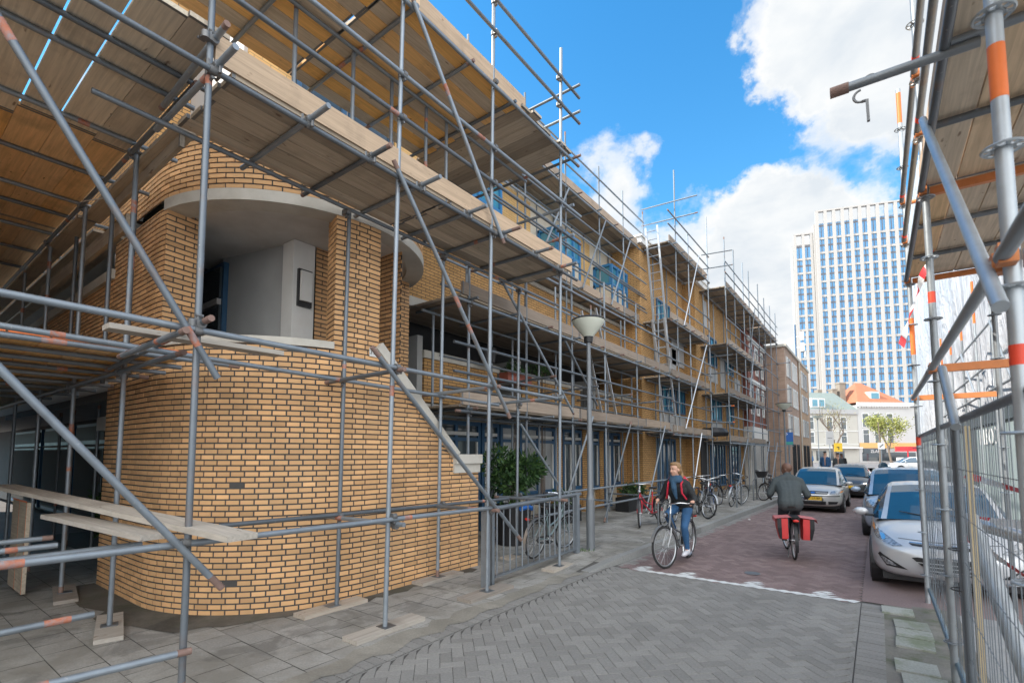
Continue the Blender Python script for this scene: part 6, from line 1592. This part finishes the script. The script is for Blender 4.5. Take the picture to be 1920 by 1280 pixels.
# double pannier
mbk = Matrix.Translation(MBk['loc']) @ Matrix.Rotation(MBk['rz'], 4, 'Z')
M['pannier_red'] = simple('pannier_red', (.66, .055, .055), .6, 0, .15, 5, .1, 30); M['pannier_top'] = simple('pannier_pattern', (.55, .16, .16), .7, 0, .6, 35, .1, 30)
pn = thing('double_pannier', 'red and black double bicycle pannier hanging over the rear rack of the man', 'bag', mbk @ (Vector((-.62, 0, .76))*.92), MBk['rz'], local=True); pn.scale = (.92,)*3
for s_ in (1, -1):
    def sk(x, y, z): return (x+(-.02*(z+.2)), s_*(.10+y+.10*max(0, -z-.0)*.35+.05*(z+.38)), z)
    q = MB()
    for (xa, xb, mi) in ((-.20, -.195, 0),): pass
    vs = []; fs = []
    prof = [(-.21, 0.), (-.215, -.17), (-.19, -.36), (.0, -.385), (.17, -.36), (.2, -.17), (.2, 0.)]
    q.prism([(0, 0)]*3, 0, 0) if False else None
    outer = [sk(x, .165 if z > -.3 else .13, z) for x, z in prof]; inner = [sk(x, .0, z) for x, z in prof]; n = len(prof)
    q.add(outer+inner, [tuple(range(n)), tuple(reversed(range(n, 2*n)))]+[(i, n+i, n+(i+1) % n, (i+1) % n) for i in range(n)])
    po = q.build('bag', M['pannier_red'], pn, smooth=True, ang=50)
    q = MB(); q.add([(x*1.01-.004, y+s_*.003, z) for x, y, z in outer[:3]]+[(x*1.01-.004, y, z) for x, y, z in [sk(a, .10, b) for a, b in prof[:3]]], [(0, 3, 4, 1), (1, 4, 5, 2)] if s_ < 0 else [(1, 4, 3, 0), (2, 5, 4, 1)])
    q.build('black_side', M['black'], po)
    q = MB(); q.add([(-.23, s_*.05, .03), (.21, s_*.05, .03), (.22, s_*.315, -.0), (-.24, s_*.315, -.0), (-.245, s_*.33, -.06), (.225, s_*.33, -.06)], [(0, 1, 2, 3), (3, 2, 5, 4)]); q.build('flap', M['pannier_top'], po)
q = MB(); q.b2(-.2, .2, -.07, .07, .02, .035); q.build('strap', M['black'], pn)
# ---------------------------------------------------------------- people
def blend(chains, ells=(), vox=.012, smooth=6):
    """grow one continuous surface from overlapping tapered limbs and ellipsoids"""
    m = MB()
    for pts in chains:
        P_ = [Vector(p[:3]) for p in pts]; R_ = [p[3] for p in pts]
        for a, b, ra, rb in zip(P_, P_[1:], R_, R_[1:]):
            m.tube([a, b], [ra, rb], 12)
        for a, ra in zip(P_, R_): m.ell(a, (ra, ra, ra), 12, 8)
    for c, r in ells: m.ell(c, r, 14, 10)
    return bake(m, [('REMESH', dict(mode='VOXEL', voxel_size=vox)), ('SMOOTH', dict(factor=.5, iterations=smooth))])
M['skin_light'] = simple('light_skin', (.62, .36, .26), .55, 0, .08, 9); M['skin_dark'] = simple('dark_skin', (.15, .075, .05), .45, 0, .1, 9)
M['hair'] = simple('light_brown_hair', (.27, .16, .075), .6, 0, .3, 25, .3, 60); M['denim'] = simple('blue_denim', (.03, .10, .22), .8, 0, .45, 7, .7, 14); M['coat_black'] = simple('black_coat', (.018, .02, .022), .75, 0, .25, 8, .8, 11)
M['scarf'] = simple('blue_scarf', (.035, .085, .15), .9, 0, .35, 12, .5, 40); M['bag_red'] = simple('red_bag', (.55, .02, .05), .55, 0, .2, 6); M['shoe_white'] = simple('white_shoe', (.62, .62, .66), .6, 0, .1, 10)
M['jacket_grey'] = simple('dark_grey_jacket', (.055, .068, .072), .8, 0, .3, 7, .9, 9); M['trouser_dark'] = simple('dark_trousers', (.025, .03, .038), .8, 0, .2, 7); M['boot_brown'] = simple('brown_boot', (.12, .065, .035), .6, 0, .2, 9); M['lips'] = simple('lips', (.42, .15, .13), .5); M['eye'] = simple('dark_eye', (.03, .025, .02), .3)
def person(label, loc, rz, s=1.):
    o = thing('person', label, 'person', loc, rz, local=True); o.scale = (s,)*3; return o
def head_parts(c, fwd, s=1.):
    """head centre, facing direction (unit, horizontal-ish)"""
    f = Vector(fwd).normalized(); l = Vector((0, 0, 1)).cross(f).normalized(); u = f.cross(l); R_ = Matrix((f, l, u)).transposed()
    pt = lambda a, b, d: Vector(c)+R_ @ Vector((a*s, b*s, d*s)); return pt, R_
def head_ells(m, pt, R_, s=1.):
    m.ell(pt(-.01, 0, .03), (.098*s, .078*s, .095*s), 16, 12, rot=R_); m.ell(pt(.022, 0, -.035), (.068*s, .060*s, .085*s), 14, 10, rot=R_); m.ell(pt(.05, 0, -.085), (.035*s, .038*s, .028*s), 10, 8, rot=R_)
    m.ell(pt(.098, 0, -.02), (.016*s, .013*s, .022*s), 8, 6, rot=R_); m.ell(pt(.085, 0, .008), (.014*s, .010*s, .026*s), 8, 6, rot=R_)
    for q in (1, -1): m.ell(pt(-.01, q*.077, -.01), (.022*s, .012*s, .033*s), 8, 6, rot=R_); m.ell(pt(.055, q*.04, -.035), (.03*s, .022*s, .024*s), 8, 6, rot=R_)
def hand(m, wrist, palm, curl, up, side):
    """palm and five unequal fingers closed round a bar that runs along `side`"""
    w_, p_ = Vector(wrist), Vector(palm); d = (p_-w_).normalized(); s_ = Vector(side).normalized(); c_ = Vector(curl).normalized()
    m.tube([w_, p_], [.026, .034], 10); m.ell(w_, (.027,)*3, 10, 6); m.ell(p_, (.036, .036, .028), 10, 6)
    for k, (o, L_) in enumerate(((-.030, .062), (-.010, .072), (.010, .068), (.030, .054))):
        a = p_+s_*o+d*.022; b = a+d*L_*.45+c_*.012; e = b+c_*L_*.5; g_ = e-d*L_*.35
        m.tube([a, b, e, g_], [.0105, .010, .009, .008], 7); m.ell(g_, (.008,)*3, 6, 4)
    a = w_+d*.03+s_*-.03; b = a+s_*-.02+d*.025+c_*.02; m.tube([a, b, b+d*.03+c_*.012], [.012, .011, .009], 7)
def remesh_mb(m, vox, sm=4): return bake(m, [('REMESH', dict(mode='VOXEL', voxel_size=vox)), ('SMOOTH', dict(factor=.5, iterations=sm))])
def limbs(m, pts):
    P_ = [Vector(p[:3]) for p in pts]; R_ = [p[3] for p in pts]
    for a, b, ra, rb in zip(P_, P_[1:], R_, R_[1:]): m.tube([a, b], [ra, rb], 12)
    for a, ra in zip(P_, R_): m.ell(a, (ra,)*3, 12, 8)
def rider(label, loc, rz, dims, face, skin, mats, woman, ca):
    p = person(label, loc, rz, .92); hz, sh, hd, lean = dims     # hip height, shoulder height, head centre height, lean (x of shoulders)
    bb = Vector((-.09, 0, .29)); ck = Vector((cos(ca), 0, sin(ca)))*.17; wS = .165 if woman else .20
    neck = Vector((lean+.03, 0, sh+.09)); hc = Vector((lean+.085, 0, hd)); pt, R_ = head_parts(hc, face, .98 if woman else 1.0)
    gw = .305; grips = [Vector((.13, gw, 1.055)), Vector((.13, -gw, 1.055))]
    body = MB(); head_ells(body, pt, R_); limbs(body, [(*neck, .058), (*(hc+Vector((-.02, 0, -.07))), .052)]); limbs(body, [(lean+.01, 0, sh-.01, .055), (*neck, .05)])
    limbs(body, [(-.27, 0, hz+.04, .09), (lean*.4-.17, 0, (hz+sh)/2, .08), (lean-.02, 0, sh-.08, .08)])
    coat, legs = MB(), MB(); feet = []
    for s_, gp in ((1, grips[0]), (-1, grips[1])):
        S_ = Vector((lean, s_*wS, sh-.02)); wr = gp+Vector((-.075, s_*.012, .03)); E_ = (S_+wr)/2+Vector((-.07, s_*(.05 if woman else .055), -.10))
        limbs(body, [(*S_, .05), (*E_, .038), (*wr, .026)]); hand(body, wr, gp+Vector((-.01, 0, .018)), (0, 0, -1), 0, (1, s_*-.1, 0))
        k_ = 1. if woman else 1.12
        limbs(coat, [(*S_, .068*k_), (*(S_.lerp(E_, .5)), .063*k_), (*E_, .057*k_), (*(E_.lerp(wr, .6)), .050*k_), (*(E_.lerp(wr, .93)), .043*k_)])
        pd = bb+Vector((0, s_*.12, 0))+ck*s_; an = pd+Vector((-.07, 0, .10)); hip = Vector((-.27, s_*.095, hz))
        dv = an-hip; Lh = dv.length; half = .43; off = sqrt(max(half*half-(Lh/2)**2, .002)); nrm = Vector((-dv.z, 0, dv.x)).normalized()
        if nrm.x < 0: nrm = -nrm
        kn = (hip+an)/2+nrm*off+Vector((0, s_*.02, 0))
        limbs(body, [(*hip, .07), (*kn, .045), (*an, .03)])
        g_ = 1. if woman else 1.14
        limbs(legs, [(*hip, .095*g_), (*hip.lerp(kn, .45), .082*g_), (*kn, .062*g_), (*kn.lerp(an, .35), .062*g_), (*kn.lerp(an, .8), .045*g_), (*kn.lerp(an, .95), .042*g_)])
        feet.append((an, pd, s_))
        limbs(body, [(*an, .03), (*(pd+Vector((.07, 0, .03))), .028)])
    limbs(legs, [(-.27, .06, hz+.02, .115), (-.27, -.06, hz+.02, .115)])
    b_ = link_mesh(remesh_mb(body, .0085, 3), 'body', skin, p)
    # jacket
    k_ = 1. if woman else 1.13
    for y in (-.07, 0, .07): limbs(coat, [(-.27, y*1.1, hz+.02, .125*k_), (lean*.35-.18, y, (hz*.55+sh*.45), .112*k_), (lean-.03, y*1.35, sh-.12, .128*k_), (lean, y*1.35, sh-.05, .10*k_)])
    limbs(coat, [(lean, -wS, sh-.02, .070*k_), (lean+.01, -.08, sh+.02, .078*k_), (lean+.01, 0, sh+.035, .08*k_), (lean+.01, .08, sh+.02, .078*k_), (lean, wS, sh-.02, .070*k_)]); limbs(coat, [(lean+.03, 0, sh-.05, .10*k_), (lean-.05, 0, (sh+hz)/2+.08, .115*k_), (-.2, 0, hz+.12, .13*k_)])
    if not woman: limbs(coat, [(lean+.01, 0, sh+.02, .10), (lean+.035, 0, sh+.085, .080)])
    link_mesh(remesh_mb(coat, .011, 5), 'jacket', mats['coat'], p); link_mesh(remesh_mb(legs, .011, 4), 'trousers', mats['legs'], p)
    for an, pd, s_ in feet:
        m = MB(); m.tube([pd+Vector((-.10, 0, .055)), pd+Vector((-.02, 0, .055)), pd+Vector((.09, 0, .045)), pd+Vector((.145, 0, .035))], [.04, .046, .044, .026], 12); m.ell(pd+Vector((-.1, 0, .055)), (.042, .04, .045)); m.ell(pd+Vector((.14, 0, .035)), (.03, .034, .024))
        limbs(m, [(*an, .046), (*(pd+Vector((-.07, 0, .06))), .045)])
        link_mesh(remesh_mb(m, .008, 3), 'shoe', mats['shoe'], p)
    m = MB()
    for q in (1, -1): m.ell(pt(.083, q*.031, .012), (.008, .014, .007), 8, 6, rot=R_); m.ell(pt(.088, q*.033, .034), (.006, .020, .004), 8, 4, rot=R_)
    m.build('eyes', M['eye'], p, smooth=True)
    m = MB(); m.ell(pt(.083, 0, -.062), (.008, .022, .007), 10, 6, rot=R_); m.build('mouth', M['lips'] if woman else M['eye'], p, smooth=True)
    return p, pt, R_, neck, lean, sh
wm, pt, R_, neck, lean, sh = rider('woman cycling toward the viewer in a black coat, blue scarf and jeans, red backpack', WB['loc'], WB['rz'], (.95, 1.39, 1.625, -.03), (1, -.42, -.10), M['skin_light'], dict(coat=M['coat_black'], legs=M['denim'], shoe=M['shoe_white']), True, radians(-82))
m = MB(); m.ell(pt(-.035, 0, .045), (.098, .089, .088), 16, 12, rot=R_); m.ell(pt(-.06, 0, -.02), (.07, .085, .08), 14, 10, rot=R_); m.ell(pt(.02, 0, .10), (.07, .07, .035), 12, 8, rot=R_)
limbs(m, [(*pt(-.09, .02, -.03), .045), (*pt(-.11, .04, -.09), .035), (*pt(-.09, .07, -.15), .024)]); limbs(m, [(*pt(-.08, -.05, -.08), .035), (*pt(-.04, -.11, -.17), .02)])
link_mesh(remesh_mb(m, .009, 3), 'hair', M['hair'], wm)
m = MB(); 
for k in range(3): m.torus(Vector((lean+.045, 0, sh+.035+.035*k)), .072+.012*(2-k), .034, 22, 8, axis='Z')
limbs(m, [(lean+.13, -.02, sh+.03, .05), (lean+.15, 0, sh-.09, .05), (lean+.12, .01, sh-.20, .035), (lean+.10, .02, sh-.27, .02)]); link_mesh(remesh_mb(m, .01, 3), 'scarf', M['scarf'], wm)
wmx = Matrix.Translation(WB['loc']) @ Matrix.Rotation(WB['rz'], 4, 'Z')
bp_ = thing('backpack', 'red backpack worn by the cycling woman', 'backpack', wmx @ (Vector((-.19, 0, 1.28))*.92), WB['rz'], local=True); bp_.scale = (.92,)*3
m = MB(); m.ell((.0, 0, .0), (.10, .19, .24), 16, 12); m.ell((-.03, 0, -.07), (.10, .17, .15), 14, 10); m.ell((.05, 0, .17), (.07, .14, .08)); link_mesh(remesh_mb(m, .015, 4), 'pack', M['bag_red'], bp_)
for s_ in (1, -1):
    m = MB(); m.tube([(.06, s_*.12, .18), (.17, s_*.125, .185), (.285, s_*.115, .09), (.29, s_*.13, -.06), (.2, s_*.175, -.17)], .017, 6); m.build('strap', M['bag_red'], bp_, smooth=True)
mn, pt, R_, neck, lean, sh = rider('man cycling away in a dark grey jacket, head turned left, shaved head', MBk['loc'], MBk['rz'], (.95, 1.39, 1.60, .02), (.55, .83, -.08), M['skin_dark'], dict(coat=M['jacket_grey'], legs=M['trouser_dark'], shoe=M['boot_brown']), False, radians(175))
def walker(label, loc, rz, top, bottom, skin, hair, s=1., stride=.12):
    p = person(label, loc, rz); b = MB(); limbs(b, [(0, 0, 1.66*s, .085), (0, 0, 1.58*s, .08), (0, 0, 1.45*s, .055), (0, 0, 1.38*s, .07)]); limbs(b, [(0, 0, 1.4*s, .1), (0, 0, .95*s, .1)])
    for q in (1, -1): limbs(b, [(0, q*.2, 1.36*s, .05), (-.02*q, q*.25, 1.1*s, .042), (.1*q, q*.25, .85*s, .03)]); limbs(b, [(0, q*.09, .9*s, .08), (stride*q*.6, q*.09, .5*s, .06), (stride*q, q*.09, .06*s, .05), (stride*q+.14, q*.09, .04, .04)])
    link_mesh(remesh_mb(b, .02, 2), 'body', skin, p); c = MB()
    for y in (-.09, .09): limbs(c, [(0, y, 1.33*s, .11), (0, y, .85*s, .125)])
    for q in (1, -1): limbs(c, [(0, q*.2, 1.36*s, .065), (-.02*q, q*.25, 1.1*s, .055), (.08*q, q*.25, .9*s, .045)])
    link_mesh(remesh_mb(c, .02, 2), 'jacket', top, p); c = MB()
    for q in (1, -1): limbs(c, [(0, q*.09, .9*s, .1), (stride*q*.6, q*.09, .5*s, .075), (stride*q, q*.09, .12*s, .06)])
    link_mesh(remesh_mb(c, .02, 2), 'trousers', bottom, p); c = MB(); c.ell((-.015, 0, 1.7*s), (.095, .09, .075)); c.build('hair', hair, p, smooth=True)
    return p
walker('pedestrian in a blue coat on the far pavement, left of the parked queue', (-2.55, 35.0, .1), radians(80), M['denim'], M['trouser_dark'], M['skin_light'], M['eye'], 1.02)
walker('pedestrian in a dark green coat beside the blue coated one', (-2.0, 36.5, .1), radians(100), M['jacket_grey'], M['trouser_dark'], M['skin_light'], M['eye'], .97)
walker('smaller pedestrian in black at the corner of the beige block', (-2.0, 40.5, .1), radians(90), M['coat_black'], M['trouser_dark'], M['skin_dark'], M['eye'], .95)
b = atZ(1521, 860, 62); walker('pedestrian in navy standing far off beside the small street lamp', (b.x, b.y, 0), radians(-60), M['denim'], M['trouser_dark'], M['skin_light'], M['eye'], 1.)
b = atZ(1548, 860, 64); walker('pedestrian in black far off below the grey sign board', (b.x, b.y, 0), radians(-120), M['coat_black'], M['trouser_dark'], M['skin_light'], M['hair'], 1.)
# ---------------------------------------------------------------- barrier, plants, flower boxes
p0, p1 = Vector((-4.22, 5.10, 0)), Vector((-4.15, 7.42, 0)); dv = (p1-p0).normalized()
br_ = thing('steel_barrier', 'grey steel barrier with upright bars between the brick wall and the street lamp', 'barrier', p0)
for k, p in enumerate((p0, p0+dv*.13, p1)):
    q = MB(); z = PZ(p.y); w_ = .085 if k != 1 else .05
    q.box((p.x, p.y, z+.49), (w_, w_, .98), atan2(dv.y, dv.x)); q.build('post', M['steel'], br_)
q = MB(); q.tube([p0+Vector((0, -.02, 1.0)), p1+Vector((0, .14, 1.06))], .034, 12); q.build('top_rail', M['steel'], br_, smooth=True)
q = MB(); q.beam(p0+dv*.18+Vector((0, 0, .10)), p1+Vector((0, 0, .16)), .05, .03); q.build('bottom_rail', M['steel'], br_)
n = 15
for k in range(n):
    f = .10+.86*k/(n-1); p = p0.lerp(p1, f); dz = .06*f; q = MB(); q.tube([p+Vector((0, 0, .11+dz)), p+Vector((0, 0, .98+dz))], .0105, 8); q.build('bar', M['steel'], br_, smooth=True)
q = MB(); 
for k in range(60):
    a = rs.uniform(0, 2*pi); r_ = rs.uniform(.05, .16); x, y = -4.1+r_*cos(a), 7.66+r_*sin(a)*.8; h = rs.uniform(.04, .09); q.add([(x-.008, y, .06), (x+.008, y, .06), (x+rs.uniform(-.03, .03), y, .06+h)], [(0, 1, 2)], t=rs.random())
o = q.build('weeds', leaf_mat('weed', (.05, .12, .02), (.08, .17, .03), (.12, .22, .04)), loc=(-4.1, 7.6, .06)); tag(o, 'tuft of green weeds at the foot of the street lamp', 'weeds', kind='stuff')
def shrub(name, label, c, r, n, size, seed, cat='shrub', pot=None, mat='leaf_dark', stems=7):
    R_ = random.Random(seed); t_ = thing(name, label, cat, (c[0], c[1], pot[2] if pot else 0)); lf = MB(); c = Vector(c)
    lobes = [(c+Vector((R_.uniform(-.55, .55)*r[0], R_.uniform(-.55, .55)*r[1], R_.uniform(-.5, .55)*r[2])), R_.uniform(.35, .6)) for _ in range(14)]
    for i in range(n):
        lc, lr = R_.choice(lobes); d = Vector((R_.gauss(0, 1), R_.gauss(0, 1), R_.gauss(0, 1))).normalized(); k = lr*R_.uniform(.55, 1.05)
        p = lc+Vector((d.x*r[0]*k, d.y*r[1]*k, d.z*r[2]*k)); L_ = (d*.8+Vector((R_.uniform(-.6, .6), R_.uniform(-.6, .6), R_.uniform(-.5, .5)))).normalized(); s_ = L_.orthogonal().normalized(); s_ = (Matrix.Rotation(R_.uniform(0, 6.3), 3, L_) @ s_); z = size*R_.uniform(.7, 1.3); up = L_.cross(s_)
        a, b, e = p, p+L_*z*.5, p+L_*z; t = R_.random()
        lf.add([a, b+s_*z*.2+up*z*.06, e-up*z*.06, b-s_*z*.2+up*z*.06, b], [(0, 1, 4), (4, 1, 2), (0, 4, 3), (4, 2, 3)], t=t)
    lf.build('foliage', M[mat], t_)
    m = MB(); bz = pot[2]+pot[1]-.05 if pot else 0
    for k in range(stems): m.tube([(c.x+R_.uniform(-.06, .06), c.y+R_.uniform(-.06, .06), bz), c+Vector((R_.uniform(-.4, .4)*r[0], R_.uniform(-.4, .4)*r[1], R_.uniform(-.3, .4)*r[2]))], [.012, .006], 5)
    m.build('stems', M['bark'], t_)
    return t_
def pot(label, x, y, z, rx_, h, name='planter', mat='black'):
    m = MB(); m.lathe([(0, z), (rx_*.8, z), (rx_, z+h), (rx_*1.04, z+h), (rx_*.92, z+h-.03), (0, z+h-.06)], (x, y, 0), 20); o = m.build(name, M[mat], loc=(x, y, z), smooth=True); tag(o, label, 'planter'); return o
pot('large dark planter behind the barrier holding the laurel bush', -5.55, 7.5, .08, .36, .72)
shrub('laurel_bush', 'dense laurel bush with big glossy leaves growing behind the barrier', (-5.55, 7.5, 1.34), (.56, .63, .55), 2200, .115, 3, pot=(.36, .72, .08))
m = MB(); m.b2(-6.35, -5.95, 9.7, 10.9, .1, .5); o = m.build('planter_box', M['black'], loc=(-6.1, 10.3, .1)); tag(o, 'long black planter box under the blue framed windows', 'planter')
shrub('low_shrub', 'low green plants in the black planter box under the windows', (-6.15, 10.3, .66), (.25, .65, .2), 500, .10, 5, mat='leaf_dark')
m = MB(); m.b2(-6.1, -5.7, 13.2, 14.8, .1, .5); o = m.build('planter_box', M['black'], loc=(-6.1, 14, .1)); tag(o, 'black planter box behind the parked red bicycle', 'planter')
shrub('low_shrub', 'low green plants in the planter box behind the parked red bicycle', (-5.9, 14.0, .66), (.3, .8, .22), 600, .11, 6)
shrub('dark_shrub', 'dark green shrub in the shadow left of the brick tower', (-9.7, 3.15, 1.0), (.75, .4, .95), 1800, .13, 8)
shrub('dark_shrub', 'second dark shrub farther left below the balcony', (-11.6, 3.1, .7), (.8, .35, .6), 900, .13, 12)
m = MB(); m.box((-6.42, 8.8, 3.40), (.24, .9, .2)); o = m.build('flower_box', simple('terracotta_box', (.30, .09, .06), .7), loc=(-6.42, 8.8, 3.3)); tag(o, 'terracotta flower box hanging between two brick balconies', 'flower box')
shrub('box_plants', 'small green plants growing in the terracotta flower box', (-6.42, 8.8, 3.64), (.14, .42, .18), 260, .09, 7, cat='plants')
m = MB(); m.lathe([(0, 3.1), (.16, 3.15), (.2, 3.4), (.19, 3.45), (0, 3.4)], (-6.35, 7.7, .45), 16); o = m.build('hanging_pot', M['black'], loc=(-6.35, 7.7, 3.5), smooth=True); tag(o, 'round black pot on the balcony coping nearest the tower', 'pot')
shrub('trailing_plant', 'trailing plant on the second brick balcony', (-6.45, 9.9, 3.75), (.2, .5, .16), 260, .08, 9, cat='plants')
m = MB(); m.lathe([(0, 0), (.10, 0), (.11, .006), (0, .006)], (-1.55, 8.0, .002), 20); o = m.build('manhole_cover', M['steel_dark'], loc=(-1.55, 8, 0)); tag(o, 'small round metal cover set in the red brick road', 'manhole cover')
for lb, px, py, s_ in (('scrap of white litter on the road beside the kerb', 1405, 974, .04),):
    p = onz(px, py, .01); m = MB(); m.ell((p.x, p.y, .02), (s_, s_*.7, .02), 7, 4); m.v = [(x+rs.uniform(-.01, .01), y+rs.uniform(-.01, .01), z) for x, y, z in m.v]; o = m.build('litter', M['tape_w'], loc=p); tag(o, lb, 'litter')
